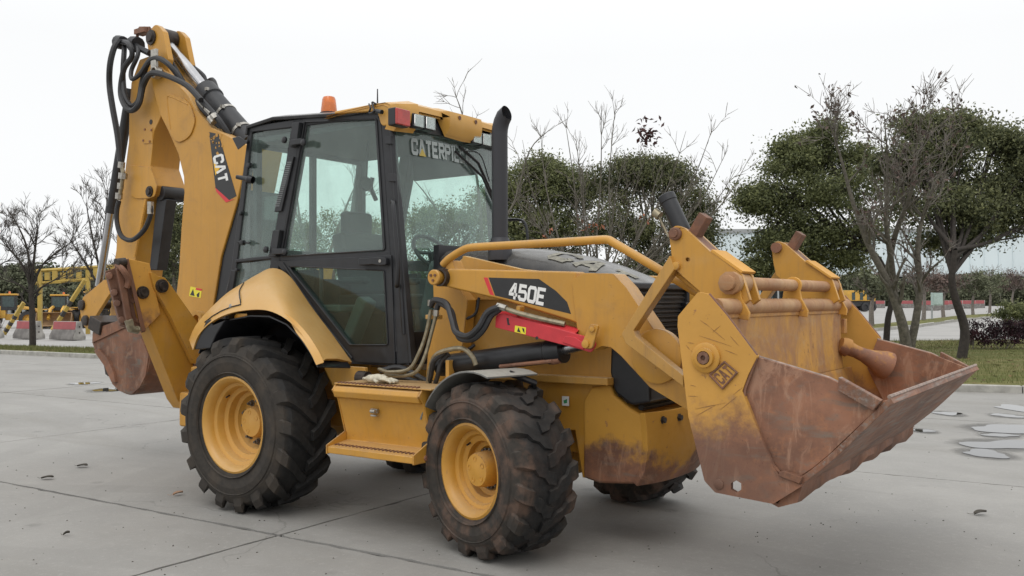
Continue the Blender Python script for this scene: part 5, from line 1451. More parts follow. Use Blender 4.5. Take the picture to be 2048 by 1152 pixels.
bm = NB(); add_box(bm, (1.12, .02, 1.62), (.2, .5, .5), Matrix.Rotation(.25, 3, 'Y')); link('dashboard', bm, M['console'], ROOT, .06)
bm = NB(); add_box(bm, (.3, .5, 1.5), (1.0, .16, .5)); add_tube(bm, [(.85, -.4, 1.15), (.85, -.42, 1.5), (.98, -.45, 1.75)], .018, 6); add_tube(bm, [(-.15, -.15, 1.5), (-.1, -.2, 1.95)], .02, 6); add_tube(bm, [(-.15, .2, 1.5), (-.1, .22, 1.95)], .02, 6); link('side_console', bm, M['console'], ROOT, .02)
bm = NB(); add_box(bm, (.2, -.45, 1.5), (.55, .2, .06)); add_box(bm, (.55, -.42, 1.4), (.1, .14, .4), Matrix.Rotation(.5, 3, 'Y')); link('arm_rest', bm, M['console'], ROOT, .02)
# oval inside mirror and small lamp bracket
bm = NB(); c = UY(732, 368, -.1); add_lathe(bm, c, (.9, -.4, 0), [(-.02, 0), (-.02, .05), (0, .06), (.02, .05), (.02, 0)], 16); add_tube(bm, [c, c + Vector((.02, 0, .35))], .01, 6); link('inside_mirror', bm, M['black'], ROOT)
# sun blind hooks: curved bracket on far pillar
bm = NB(); add_tube(bm, smooth_path([UY(745, 355, .4), UY(742, 375, .4), UY(752, 400, .4)], 5), .02, 6); link('coat_hook', bm, M['black'], ROOT)
# lower cab side behind the fender
bm = NB(); add_box(bm, (-.12, YC + .06, 1.35), (.8, .05, .9)); inn = link('inner_wheel_arch', bm, M['black'], ROOT)
mirrored(inn)

# ---------------------------------------------------------------- rear fender
outl = [(386, 700), (396, 672), (420, 646), (455, 628), (495, 620), (535, 621), (572, 638), (602, 668), (624, 700), (638, 728)]
inl = [(398, 672), (412, 648), (438, 612), (474, 575), (512, 550), (546, 536), (580, 553), (622, 612), (664, 668), (704, 724)]
rows = []
for (a, b) in zip(outl, inl):
    P, Q = UY(*a, -1.18), UY(*b, -.70)
    rows.append([P + Vector((0, .03, 0)), P, P.lerp(Q, .12) + Vector((0, -.02, .012)), P.lerp(Q, .4) + Vector((0, -.06, .035)), P.lerp(Q, .7) + Vector((0, -.045, .03)), Q])
rows2 = []
R_ = [smooth_path([r[j] for r in rows], 4) for j in range(6)]
rows2 = [[R_[j][i] for j in range(6)] for i in range(len(R_[0]))]
bm = NB(); add_sheet(bm, rows2, -.02 if False else .02); fn = link('rear_fender', bm, M['yellow_clean'], ROOT, .0, ang=45)
mirrored(fn)
iS = min(range(len(rows2)), key=lambda i: abs(rows2[i][5].x - UY(505, 552, -.70).x))
bm = NB(); add_tube(bm, smooth_path([p + Vector((0, -.004, .003)) for p in [rows2[iS][4], rows2[iS][3], rows2[iS][2]]], 4)[:-1] + [rows2[i][2] + Vector((0, -.006, .002)) for i in range(iS, 6, -2)], .0045, 5); link('fender_seam', bm, M['black'], fn)
bm = NB(); add_tube(bm, [UY(502, 546, -.70) + Vector((0, -.03, .01)), UY(500, 580, -.9) + Vector((0, -.02, .0)), UY(490, 600, -1.1) + Vector((0, -.045, 0)), UY(470, 614, -1.17) + Vector((0, -.03, 0.01)), UY(440, 622, -1.19)], .004, 5); 
bm.free()
bm = NB(); add_lathe(bm, UY(461, 612, -1.225), (-.2, -1, .2), [(0, .016), (.006, .014), (.008, .006), (.008, 0)], 12); link('fender_screw', bm, M['steel'], fn)
plate('mud_flap', [(387, 698), (412, 641), (421, 638), (424, 650), (450, 640), (432, 670), (420, 697), (395, 699)], -1.17, .5, M['black'], fn, bev=.01)
# dark liner inside the arch
liner = []
for (a, b) in zip(outl, inl):
    P = UY(*a, -1.15); wc = Vector((0, -1.15, .648)); P = wc + (P - wc) * .955; liner.append([P + Vector((0, .03, 0)), wc + (P - wc) * .93 + Vector((0, .40, 0))])
bm = NB(); add_sheet(bm, liner, .01); lo = link('fender_liner', bm, M['black'], fn); 

# ---------------------------------------------------------------- step box between the wheels
x0, x1 = UY(668, 790, -1.1).x, UY(838, 800, -1.1).x
prof = [(-.70, .99), (-1.06, .985), (-1.10, .975), (-1.115, .945), (-1.10, .905), (-1.06, .895), (-.985, .64), (-.985, .60), (-1.16, .575), (-1.16, .53), (-.75, .53)]
bm = NB(); add_prism(bm, [Vector((x0, a, b)) for a, b in prof], (x1 - x0, 0, 0)); sb = link('step_box', bm, M['yellow'], ROOT, .006)
for xx in (x0 - .012, x1):
    bm = NB(); add_prism(bm, [Vector((xx, a, b)) for a, b in [(-.55, 1.0), (-1.08, .99), (-1.115, .95), (-1.06, .89), (-.995, .66), (-1.165, .585), (-1.165, .525), (-.6, .525)]], (.012, 0, 0)); link('step_box_end', bm, M['yellow'], sb, .003)
bm = NB(); add_prism(bm, [Vector((x0 - .01, a, b)) for a, b in [(-.62, .99), (-1.09, .99), (-1.09, 1.0), (-.62, 1.002)]], (x1 - x0 + .10, 0, 0)); link('step_lid', bm, paint('rusty_lid_paint', (.50, .27, .06), dust=.3, rust=1.0, streak=.9), sb, .003)
n_ = 22
for k in range(n_):
    xx = x0 + .03 + (x1 - x0 - .06) * k / (n_ - 1)
    bm = NB(); add_box(bm, (xx, -1.075, 1.003), (.012, .03, .012)); link('tread_stud', bm, M['rust'], sb)
    bm = NB(); add_box(bm, (xx, -1.10, .584), (.012, .04, .010)); link('tread_stud', bm, M['rust'], sb)
bm = NB(); c = UY(748, 822, -1.06); add_box(bm, c + Vector((0, .005, 0)), (.06, .02, .03)); add_cyl(bm, c + Vector((-.01, -.02, 0)), c + Vector((.03, -.02, 0)), .014, 10); add_box(bm, c + Vector((.0, -.0, -.03)), (.05, .02, .012)); link('step_box_latch', bm, M['steel'], sb, .003)
bm = NB(); add_lathe(bm, Vector((x1 + .012, -.90, .66)), (1, 0, 0), [(0, .03), (.01, .026), (.012, 0)], 12); add_lathe(bm, Vector((x1 + .012, -1.05, .555)), (1, 0, 0), [(0, .02), (.01, .018), (.012, 0)], 6); link('step_box_bolt', bm, M['rust_yellow'], sb)
# filler/valve lump behind step
bm = NB(); add_cyl(bm, UY(718, 755, -.78), UY(736, 757, -.78), .05, 14); add_cyl(bm, UY(736, 757, -.78), UY(742, 758, -.78), .035, 14); link('drain_cap', bm, M['pin'], ROOT)

# ---------------------------------------------------------------- front fender
cx, cz = 2.296, .528
rows = []
for k in range(13):
    t = math.radians(154 - 80 * k / 12)
    c_, s_ = math.cos(t), math.sin(t)
    r0 = .605 - .01 * (k / 12)
    rows.append([Vector((cx + c_ * r0, yy, cz + s_ * (r0 + .01))) for yy in (-1.17, -1.13, -.95, -.78)])
# turn with the steered wheel
Rz = Matrix.Rotation(STEER, 3, 'Z'); piv = Vector((2.238, -.93, 0))
rows = [[piv + Rz @ (p - piv) for p in r] for r in rows]
bm = NB(); add_sheet(bm, rows, .012); ff = link('front_fender', bm, M['grey_fender'], ROOT, .003, ang=40)
bm = NB(); p = rows[11][2]; add_tube(bm, [p + Vector((0, 0, -.01)), p + Vector((.1, .12, -.07)), Vector((2.3, -.62, .85))], .02, 8); link('fender_stay', bm, M['black'], ff)
mirrored(ff)

# ---------------------------------------------------------------- loader arms
YA = -.78
def arms():
    L = []
    L.append(plate('loader_arm', [(884, 545, 6), (898, 537), (1150, 543), (1160, 650), (1140, 642), (1010, 602), (893, 574, 6)], YA + .012, .13, M['yellow'], ROOT, bev=.022))
    L.append(plate('arm_knee', [(1143, 560, 14), (1168, 546, 12), (1226, 547, 10), (1252, 575), (1375, 760), (1400, 850, 10), (1378, 822), (1300, 775), (1242, 712), (1222, 695, 10), (1203, 692, 8), (1183, 703, 8), (1158, 680), (1152, 640)], YA, .15, M['yellow'], ROOT, bev=.016))
    c = UY(1316, 712, YA); bm = NB(); add_lathe(bm, c + Vector((0, .02, 0)), (0, -1, 0), [(0, .155), (.045, .155), (.05, .145), (.05, 0)], 36); L.append(link('arm_boss', bm, M['yellow'], ROOT, 0))
    c = UY(877, 555, YA); bm = NB(); add_lathe(bm, c + Vector((0, .12, 0)), (0, -1, 0), [(0, .052), (.17, .052), (.175, .046), (.175, 0)], 28); pv = link('arm_pivot', bm, M['yellow'], ROOT)
    L.append(pv)
    for dx, dz in ((-.018, .014), (.018, .014), (0, -.02)):
        bm = NB(); add_lathe(bm, c + Vector((dx, -.055, dz)), (0, -1, 0), [(0, .010), (.008, .010), (.008, 0)], 6); link('pivot_bolt', bm, M['rust'], pv)
    c = UY(884, 555, YA); bm = NB(); add_lathe(bm, c + Vector((0, .11, 0)), (0, -1, 0), [(0, .06), (.14, .06), (.14, .048)], 28); L.append(link('pivot_ring', bm, M['pin'], ROOT))
    return L
for o in arms(): mirrored(o)
# loader tower behind the pivot
tw = plate('loader_tower', [(866, 570), (905, 560), (935, 600), (925, 690), (905, 760), (850, 770), (856, 700), (868, 640)], -.60, .10, M['yellow'], ROOT); mirrored(tw)
plate('loader_tower', [(893, 520), (905, 521), (913, 540), (900, 545), (890, 540)], -.74, .1, M['yellow'], ROOT)
# black model decal with red tip
d0 = YA + .011
flat_px('model_decal', [(977, 555), (1078, 558), (1112, 582), (1134, 604), (1142, 628), (990, 591)], d0, M['decal_black'], ROOT)
flat_px('model_decal_tip', [(967, 555), (975, 555), (988, 591), (980, 589)], d0, M['decal_red'], ROOT)
bm = NB(); add_text(bm, '450E', quad_fn((1020, 564), (1094, 577), (1088, 612), (1017, 597), lambda a, b: UY(a, b, d0 - .0016)), adv=1.42, t=.36, tv=.2, lift=Vector((0, -.002, 0))); link('model_number', bm, M['decal_white'], ROOT)

# lift cylinders, rods, red service brace
def cyls():
    L = []
    a, b = UY(880, 732, -.70), UY(1128, 700, -.70)
    bm = NB(); d = (b - a).normalized(); add_lathe(bm, a, b - a, [(0, 0), (0, .068), (.02, .072), ((b - a).length - .12, .072), ((b - a).length - .11, .08), ((b - a).length, .08), ((b - a).length, 0)], 24); cyl = link('lift_cylinder', bm, M['black'], ROOT); L.append(cyl)
    c = UY(1172, 688, -.70); bm = NB(); add_cyl(bm, b - d * .05, c, .036, 16); r_ = link('lift_rod', bm, M['chrome'], ROOT); L.append(r_)
    a2, b2 = UY(1000, 733, -.76), UY(1105, 722, -.76); bm = NB(); add_tube(bm, [a2, b2], .013, 8); add_cyl(bm, UY(1104, 722, -.74), UY(1120, 719, -.74), .025, 10); L.append(link('cylinder_line', bm, M['rust'], ROOT))
    return L
for o in cyls(): mirrored(o)
br = plate('service_brace', [(991, 632, 3), (1000, 627, 3), (1012, 629), (1168, 672), (1186, 672, 6), (1192, 690, 8), (1182, 706, 8), (1165, 700), (990, 655)], -.83, .012, M['red'], ROOT)
rows = [[UY(a, b, -.83), UY(a, b, -.83) + Vector((0, .04, .02)), UY(a, b, -.83) + Vector((0, .11, .02)), UY(a, b, -.83) + Vector((0, .15, -.02))] for a, b in ((993, 629), (1040, 637), (1100, 653), (1150, 667))]
bm = NB(); add_sheet(bm, rows, .01); link('brace_channel', bm, M['red'], br, .004)
plate('brace_rib', [(1122, 684, 6), (1130, 672, 5), (1150, 674), (1172, 690), (1166, 699)], -.838, .01, M['red'], br)
flat_px('brace_slot', [(1013, 636), (1017, 636), (1018, 646), (1020, 650), (1015, 650)], -.8315, M['decal_black'], br)
flat_px('warning_label', [(1030, 651), (1052, 655), (1051, 669), (1029, 664)], -.8315, M['warn_yellow'], br)
flat_px('warning_triangle', [(1034, 663), (1041, 665), (1037, 654.5)], -.8328, M['decal_black'], br); flat_px('warning_figure', [(1044, 656), (1048, 657), (1049, 666), (1046, 663)], -.8328, M['decal_black'], br)
plate('brace_bracket', [(1180, 648, 5), (1197, 650, 5), (1184, 698, 8), (1166, 697, 8), (1164, 684, 4)], -.858, .02, M['yellow'], ROOT)
for (x, y, r) in ((1185, 658, .019), (1172, 688, .024)):
    bm = NB(); add_lathe(bm, UY(x, y, -.858), (0, -1, 0), [(0, r), (.012, r), (.014, r * .7), (.014, 0)], 8 if r < .02 else 18); link('bracket_bolt', bm, M['yellow'], ROOT)
bm = NB(); add_lathe(bm, UY(1074, 676, -.83), (0, -1, 0), [(0, .01), (.003, .01), (.003, 0)], 8); link('brace_hole', bm, M['decal_black'], br)
plate('hose_clip', [(1029, 627), (1033, 611, 3), (1041, 612, 3), (1038, 630)], -.83, .05, M['yellow'], ROOT)

# steel tubes and hoses (pixel x, pixel y, distance plane)
def hose(path, r, mat='rubber', n=6, name='hose'):
    bm = NB(); add_tube(bm, smooth_path([UY(a, b, y) for a, b, y in path], n), r, 8); return link(name, bm, M[mat], ROOT)
hose([(1130, 648, -.80), (1075, 636, -.83), (1030, 624, -.84), (1005, 615, -.85)], .016, 'brass', name='hydraulic_tube')
def fitting(x, y, yy, d, L=.05, r=.02):
    c = UY(x, y, yy); bm = NB(); d = Vector(d).normalized(); add_cyl(bm, c - d * L / 2, c + d * L / 2, r, 6); link('hose_fitting', bm, M['steel'], ROOT)
fitting(1004, 614, -.85, (1, 0, -.25), .07, .022); fitting(862, 606, -.78, (.1, 0, 1), .04, .024); fitting(872, 626, -.80, (.1, 0, 1), .04, .022)
hose([(1000, 613, -.85), (975, 625, -.88), (957, 655, -.9), (935, 672, -.9), (912, 664, -.88), (904, 640, -.86), (893, 608, -.82), (870, 600, -.80), (862, 612, -.78)], .021)
hose([(1000, 618, -.84), (982, 632, -.86), (966, 660, -.88), (945, 678, -.88), (920, 676, -.86), (910, 650, -.84), (902, 622, -.82), (880, 607, -.79), (872, 622, -.79)], .020)
hose([(862, 620, -.78), (852, 668, -.78), (838, 706, -.80), (818, 738, -.82), (780, 744, -.82), (758, 738, -.80)], .013, 'brass', name='hydraulic_tube')
hose([(873, 628, -.78), (862, 670, -.78), (850, 712, -.80), (832, 744, -.82), (800, 752, -.80), (770, 750, -.76)], .013, 'brass', name='hydraulic_tube')
hose([(952, 730, -.83), (944, 712, -.84), (925, 697, -.85), (895, 700, -.84), (870, 712, -.82), (860, 740, -.8), (855, 775, -.78)], .016, 'brass', name='hydraulic_tube')
hose([(890, 705, -.82), (868, 722, -.82), (862, 750, -.8), (855, 776, -.76)], .017); hose([(897, 708, -.80), (882, 725, -.8), (876, 750, -.8), (868, 776, -.76)], .016)
hose([(950, 690, -.52), (930, 700, -.55), (900, 692, -.56), (890, 665, -.56), (905, 640, -.56)], .011); hose([(958, 595, -.56), (950, 628, -.58), (920, 640, -.58), (900, 636, -.56)], .010)
hose([(760, 742, -.74), (800, 735, -.68), (850, 760, -.66), (880, 772, -.66)], .02); hose([(770, 768, -.74), (800, 755, -.7), (840, 764, -.66)], .016)
bm = NB(); add_box(bm, UY(900, 738, -.78), (.03, .06, .12)); link('tube_bracket', bm, M['yellow_dusty'], ROOT, .004)
bm = NB(); add_box(bm, UY(868, 634, -.74), (.13, .03, .03)); link('tube_bracket', bm, M['yellow_dusty'], ROOT, .004)
# guard rail along the hood
rail = NB(); add_tube(rail, smooth_path([UY(a, b, y) for a, b, y in [(886, 530, -.74), (900, 516, -.74), (930, 498, -.74), (950, 494, -.74)]], 4)[:-1] + smooth_path([UY(a, b, y) for a, b, y in [(950, 494, -.74), (1080, 487, -.74), (1195, 480, -.74)]], 3)[:-1] + smooth_path([UY(a, b, y) for a, b, y in [(1195, 480, -.74), (1216, 480, -.74), (1235, 490, -.74), (1330, 546, -.74), (1400, 588, -.74)]], 4), .026, 12)
link('guard_rail', rail, M['yellow'], ROOT)

# ---------------------------------------------------------------- tilt levers, cylinders, bent links
def levers():
    L = []
    out = [(1338, 466, 13), (1350, 449, 14), (1369, 456, 10), (1420, 503), (1484, 549), (1500, 600), (1480, 615), (1400, 615), (1399, 582), (1349, 538), (1343, 510)]
    hole = circ(1375, 519, 4)
    a = plate('tilt_lever', out, -.90, .03, M['yellow'], ROOT, [hole], bev=.004); L.append(a)
    lp = [Vector((p.x, -.76, p.z)) for p in [UY(x, y, -.90) for x, y in fillet(out)]]
    bm = NB(); add_prism(bm, lp, (0, .03, 0)); L.append(link('tilt_lever', bm, M['yellow'], ROOT, .004))
    c = UY(1352, 468, -.90)
    bm = NB(); add_lathe(bm, c + Vector((0, .2, 0)), (0, -1, 0), [(0, 0), (0, .036), (.22, .036), (.225, .03), (.225, .022), (.235, .02), (.235, 0)], 20); L.append(link('lever_pin', bm, M['rust'], ROOT))
    c = UY(1354, 532, -.90); bm = NB(); add_lathe(bm, c, (0, -1, 0), [(0, .024), (.02, .022), (.024, .01), (.024, 0)], 14); L.append(link('lever_stud', bm, M['yellow'], ROOT))
    # cover strip and upright stop bar
    p, q = UY(1420, 503, -.90), UY(1482, 547, -.90)
    bm = NB(); n = Vector((.012, 0, .012)); add_hexa(bm, [p, q, q + Vector((0, .19, 0)), p + Vector((0, .19, 0))], [p + n, q + n, q + n + Vector((0, .19, 0)), p + n + Vector((0, .19, 0))]); L.append(link('lever_cover', bm, M['rust_yellow'], ROOT, .003))
    p, q = UY(1372, 459, -.87), UY(1420, 503, -.87)
    bm = NB(); add_hexa(bm, [p, q, q + Vector((0, .12, 0)), p + Vector((0, .12, 0))], [p + n * .4, q + n * .4, q + n * .4 + Vector((0, .12, 0)), p + n * .4 + Vector((0, .12, 0))]); L.append(link('lever_strip', bm, M['rust'], ROOT, .002))
    qd = [UY(a_, b_, -.86) for a_, b_ in ((1374, 466), (1390, 478), (1414, 435), (1398, 424))]
    bm = NB(); add_prism(bm, qd, (0, .085, 0)); L.append(link('stop_bar', bm, M['rust'], ROOT, .004))
    a, b = UY(1331, 389, -.815), UY(1404, 546, -.815)
    ax = b - a
    bm = NB(); add_lathe(bm, a, ax, [(0, 0), (.004, .045), (.008, .050), (.045, .051), (.05, .047), (.20, .048), (ax.length * .55, .048), (ax.length * .55, .03), (ax.length, .03), (ax.length, 0)], 24); link('tilt_cylinder', bm, M['black'], ROOT)
    bm = NB(); add_tube(bm, [UY(1317, 432, -.82), UY(1338, 474, -.82)], .008, 8); add_cyl(bm, UY(1309, 424, -.82), UY(1320, 432, -.82), .026, 10); link('cylinder_line', bm, M['brass'], ROOT)
    # boomerang link
    L.append(plate('bent_link', [(1339, 511), (1349, 538), (1267, 661), (1271, 673), (1366, 751), (1367, 774), (1251, 687, 5), (1243, 668, 6)], -.925, .075, rust_link, ROOT, bev=.004))
    bm = NB(); add_tube(bm, [UY(1356, 548, -.84), UY(1402, 584, -.84)], .018, 8); L.append(link('link_brace', bm, M['yellow'], ROOT))
    return L
rust_link = paint('chipped_link_paint', (.50, .27, .06), dust=.25, rust=.9, streak=.7)
for o in levers(): mirrored(o)

# ---------------------------------------------------------------- front bucket (two-piece clam bucket, rolled back)
BY = -1.2
hexh = [(1472 + 12 * math.cos(PI / 6 + PI / 3 * k), 973 + 12.5 * math.sin(PI / 6 + PI / 3 * k)) for k in range(6)]
bs = plate('bucket_side_plate', [(1396, 584, 5), (1416, 588, 8), (1452, 630), (1514, 713), (1496, 750), (1484, 782, 8), (1545, 930), (1556, 948), (1604, 972), (1546, 1008, 6), (1430, 985, 10), (1409, 962, 12), (1377, 835), (1355, 652, 6), (1356, 632, 6)], BY - .02, .03, M['bucket_side'], ROOT, [hexh], bev=.005)
mirrored(bs)
bb = [(1396, 584, 5), (1416, 588, 8), (1452, 630), (1514, 713)]
bm = NB(); add_tube(bm, [UY(a, b, BY - .008) for a, b in [(1418, 589), (1452, 630), (1513, 711)]], .010, 6); e_ = link('edge_bar', bm, M['rust'], ROOT); mirrored(e_)
clam_px = [(1513, 713), (1658, 756), (1678, 766), (1764, 803), (1779, 798), (1750, 823), (1720, 851), (1688, 881), (1657, 911), (1628, 935), (1601, 953), (1560, 944, 4), (1546, 930), (1486, 797, 6), (1489, 776, 8)]
cs = plate('clam_side_plate', clam_px, BY + .012, .028, M['clam'], ROOT, bev=.004); mirrored(cs)
# weld line along the clam rim
bm = NB(); add_tube(bm, [UY(a, b, BY - .004) for a, b in [(1513, 716), (1490, 776), (1488, 797), (1546, 930), (1562, 948)]], .009, 6); w_ = link('clam_rim', bm, M['rust'], ROOT); mirrored(w_)
bm = NB(); add_tube(bm, [UY(a, b, BY + .026) for a, b in [(1514, 712), (1658, 755), (1678, 765)]], .006, 6); e_ = link('worn_edge', bm, M['worn'], ROOT); mirrored(e_)
# clam floor from the lip down to the heel
prof = [UY(a, b, BY) for a, b in [(1781, 796), (1766, 806), (1720, 851), (1657, 911), (1601, 956), (1562, 985)]]
prof = smooth_path(prof, 3)
rows = [[Vector((p.x, -1.2 + 2.4 * k / 12, p.z)) for k in range(13)] for p in prof]
bm = NB(); add_sheet(bm, rows, -.028); link('clam_floor', bm, M['floor_steel'], ROOT, .003, ang=50)
lp_ = UY(1781, 796, BY)
bm = NB(); add_tube(bm, [Vector((lp_.x - .006, -1.2 + 2.4 * k / 12, lp_.z + .004)) for k in range(13)], .009, 6); link('worn_edge', bm, M['worn'], ROOT)
# cutting edge of the back part: ragged lower bar
rng = random.Random(4)
p, q = UY(1601, 958, BY), UY(1547, 1006, BY)
bm = NB(); prev = None
V0 = []
for k in range(33):
    y = -1.19 + 2.38 * k / 32; j = rng.uniform(-.018, .02) + (.02 if (k // 3) % 2 else 0)
    a = Vector((p.x, y, p.z - .002)); b = Vector((q.x - .0, y, q.z)) + Vector((.02, 0, -.012 + j * .9))
    V0.append([a + Vector((.012, 0, 0)), a.lerp(b, .5) + Vector((.045 + j, 0, -.03 + j)), b, b + Vector((-.05, 0, .02)), a + Vector((-.06, 0, 0))])
add_loft(bm, V0, close=True); bm.verts.ensure_lookup_table(); bm.faces.new([bm.verts[i] for i in range(5)][::-1]); bm.faces.new([bm.verts[i] for i in range(32 * 5, 33 * 5)]); link('cutting_edge', bm, M['rust'], ROOT, ang=60)
kb = plate('clam_foot', [(1558, 945), (1566, 941), (1604, 955), (1598, 968), (1556, 952)], BY - .035, .03, M['rust'], ROOT, bev=.004); mirrored(kb)
# back wall
prof = [Vector((3.795, 0, 1.50)), Vector((3.80, 0, 1.25)), Vector((3.81, 0, 1.08)), Vector((3.84, 0, .92)), Vector((3.93, 0, .76)), Vector((4.05, 0, .64)), Vector((4.11, 0, .60))]
def wall(y0, y1, i0, i1, nm):
    rows = [[Vector((p.x, y0 + (y1 - y0) * k / 10, p.z)) for k in range(11)] for p in prof[i0:i1]]
    bm = NB(); add_sheet(bm, rows, .03); return link(nm, bm, M['moldboard'], ROOT, .004, ang=50)
wall(-1.0, .98, 0, 3, 'bucket_back_wall'); wall(-1.19, 1.19, 2, 7, 'bucket_back_wall')
bm = NB()
for s in (-1, 1): add_box(bm, (3.74, s * 1.06, 1.25), (.05, .1, .42))
link('dark_gap_block', bm, M['black'], ROOT, .01)  # black blocks added to give the gaps beside the back wall their shade
bm = NB(); add_box(bm, (3.79, 1.02, 1.37), (.06, .07, .10)); add_box(bm, (3.79, -1.02, 1.37), (.06, .07, .10)); link('wall_tab', bm, M['moldboard'], ROOT, .004)
bm = NB(); add_tube(bm, [Vector((3.775, -1.17 + 2.34 * k / 8, 1.515)) for k in range(9)], .046, 20); link('wall_top_tube', bm, M['pipe_rust'], ROOT)
bm = NB(); add_box(bm, (3.792, 0, 1.475), (.022, 2.3, .03)); link('wall_lip', bm, M['moldboard'], ROOT, .003)
# pivot tube above with hangers
pa, pb = UY(1455, 562, -.91), UY(1672, 577, .89)
tx, tz = (pa.x + pb.x) / 2, (pa.z + pb.z) / 2
bm = NB(); add_cyl(bm, (tx, -.93, tz), (tx, .93, tz), .036, 20); pt = link('pivot_tube', bm, M['pipe_rust'], ROOT)
for y0, y1 in ((-.88, -.72), (.76, .90)):
    bm = NB(); add_lathe(bm, (tx, y0, tz), (0, 1, 0), [(0, .036), (0, .06), (y1 - y0 - .03, .058), (y1 - y0, .04)], 20); link('tube_collar', bm, M['pipe_rust'], pt)
bm = NB(); add_lathe(bm, (tx, -.905, tz), (0, -1, 0), [(0, .062), (.05, .062), (.055, .042), (.085, .04), (.09, .025), (.09, 0)], 10); link('tube_nut', bm, M['pipe_rust'], pt)
bm = NB(); add_lathe(bm, (tx, .905, tz), (0, 1, 0), [(0, .05), (.04, .05), (.045, .036), (.06, .034), (.06, 0)], 8); link('tube_nut', bm, M['rust_yellow'], pt)
for y in (-.915, .06, .915):
    lp = [Vector((tx + .052 * math.cos(t), y, tz + .052 * math.sin(t))) for t in [PI * (1.05 - 1.25 * k / 12) for k in range(13)]]
    lp += [Vector((tx + .050, y, tz - .08)), Vector((tx + .090, y, tz - .155)), Vector((tx + .085, y, tz - .195)), Vector((tx + .02, y, tz - .185)), Vector((tx - .075, y, tz - .13))]
    bm = NB(); add_prism(bm, lp, (0, .026, 0)); link('tube_hanger', bm, M['rust_yellow'], ROOT, .003)
# horn shaped clam pivots on the side plates
def horn():
    c = Vector((3.83, .93, 1.235)); e = Vector((4.08, 1.13, 1.09)); ax = e - c
    bm = NB(); add_lathe(bm, c, ax, [(-.03, 0), (-.03, .05), (.0, .062), (.03, .064), (.035, .050), (.09, .044), (.15, .048), (.21, .062), (.26, .080), (.30, .096), (.335, .10), (.34, .09), (.34, 0)], 24)
    return link('clam_pivot', bm, rusty('pivot_casting_paint', 1.19, 1.26, yc=(.42, .21, .06), grey=.15), ROOT)
horn()
# pin boss, raised maker mark and studs on the side plate
bm = NB(); c = UY(1413, 715, BY - .02); add_lathe(bm, c, (0, -1, 0), [(0, .075), (.015, .075), (.02, .066), (.022, .05), (.04, .048), (.042, .034), (.02, .032), (.02, .018), (.012, .016), (.012, 0)], 28); pbs = link('pin_boss', bm, M['yellow'], ROOT)
bm = NB(); add_lathe(bm, c, (0, -1, 0), [(.02, .033), (.045, .032), (.045, .014), (.03, .012), (.03, 0)], 8); link('boss_pin', bm, M['rust'], pbs); mirrored(pbs)
mk = plate('maker_mark', [(1420, 750), (1449, 724), (1474, 745), (1445, 777)], BY - .027, .008, M['bucket_side'], ROOT, bev=.003)
bm = NB(); add_tube(bm, [UY(a, b, BY - .028) for a, b in [(1420, 750), (1449, 724), (1474, 745), (1445, 777), (1420, 750)]], .007, 6); link('mark_border', bm, M['rust'], mk)
mtx = NB(); add_text(mtx, 'CAT', quad_fn((1425, 751), (1451, 729), (1469, 746), (1445, 770), lambda a, b: UY(a, b, BY - .029)), adv=1.45, t=.3, tv=.2, lift=Vector((0, -.004, 0)))
link('mark_letters', mtx, M['rust'], mk)
bm = NB(); add_lathe(bm, UY(1438, 968, BY - .02), (0, -1, 0), [(0, .026), (.006, .025), (.010, .015), (.011, 0)], 18); link('side_stud', bm, M['rust'], ROOT)
ct = plate('side_cutter', [(1677, 754), (1762, 802), (1745, 822), (1674, 781)], BY - .028, .05, M['floor_steel'], ROOT, bev=.004); mirrored(ct)
# scratches gouged in the side plate paint
rng = random.Random(8)
bm = NB()
for (x, y, dx, dy) in [(1398, 671, 66, 22), (1375, 685, 14, 2), (1425, 665, 16, -14), (1372, 690, 8, 10), (1390, 818, 60, -12), (1376, 792, 20, 1), (1440, 820, 35, -28), (1450, 700, 25, 10), (1420, 655, 30, 25), (1380, 770, 12, 3), (1466, 790, 20, -16), (1400, 640, 20, 14), (1460, 672, 18, 20), (1392, 832, 40, -22), (1382, 700, 6, 9)]:
    L_ = math.hypot(dx, dy); nx, ny = -dy / L_ * .55, dx / L_ * .55
    q = [(x, y), (x + dx * .4 + nx * .7, y + dy * .4 + ny * .7), (x + dx, y + dy), (x + dx * .5 - nx, y + dy * .5 - ny)]
    add_prism(bm, [UY(a, b, BY - .0205) for a, b in q], (0, -.001, 0))
link('scratch_marks', bm, plain('gouged_paint', (.26, .13, .06), .8, var=.4, scale=60), bs)

# ---------------------------------------------------------------- rear digging arm: boom
YB = -.21
bo = [(300, 138, 4), (318, 132, 6), (340, 152), (373, 187), (394, 221), (422, 254), (463, 275), (496, 291), (482, 367), (474, 403), (442, 513), (427, 607), (417, 640), (440, 720), (400, 730), (345, 640), (357, 548), (362, 458), (368, 385), (367, 353), (356, 308), (335, 260), (319, 228), (304, 173)]
boom = plate('boom', bo, YB, .40, M['yellow'], ROOT, bev=.012)
plate('boom_cheek', [(331, 196, 5), (337, 187, 7), (366, 196), (380, 210, 24), (391, 240, 40), (380, 274, 40), (354, 288, 24), (340, 268, 14), (335, 250)], YB - .014, .016, M['yellow'], boom, bev=.006)
bm = NB(); add_tube(bm, smooth_path([UY(a, b, YB - .012) for a, b in [(376, 209), (340, 193), (335, 203), (341, 258)]], 4), .008, 6); link('boom_weld', bm, M['yellow'], boom)
d1 = YB - .002
flat_px('boom_decal', [(418, 264), (437, 268), (473, 392), (458, 400), (431, 376)], d1, M['decal_black'], boom)
flat_px('boom_decal_tip', [(430, 375), (458, 400), (470, 398), (452, 405), (433, 384)], d1 - .0015, M['decal_red'], boom)
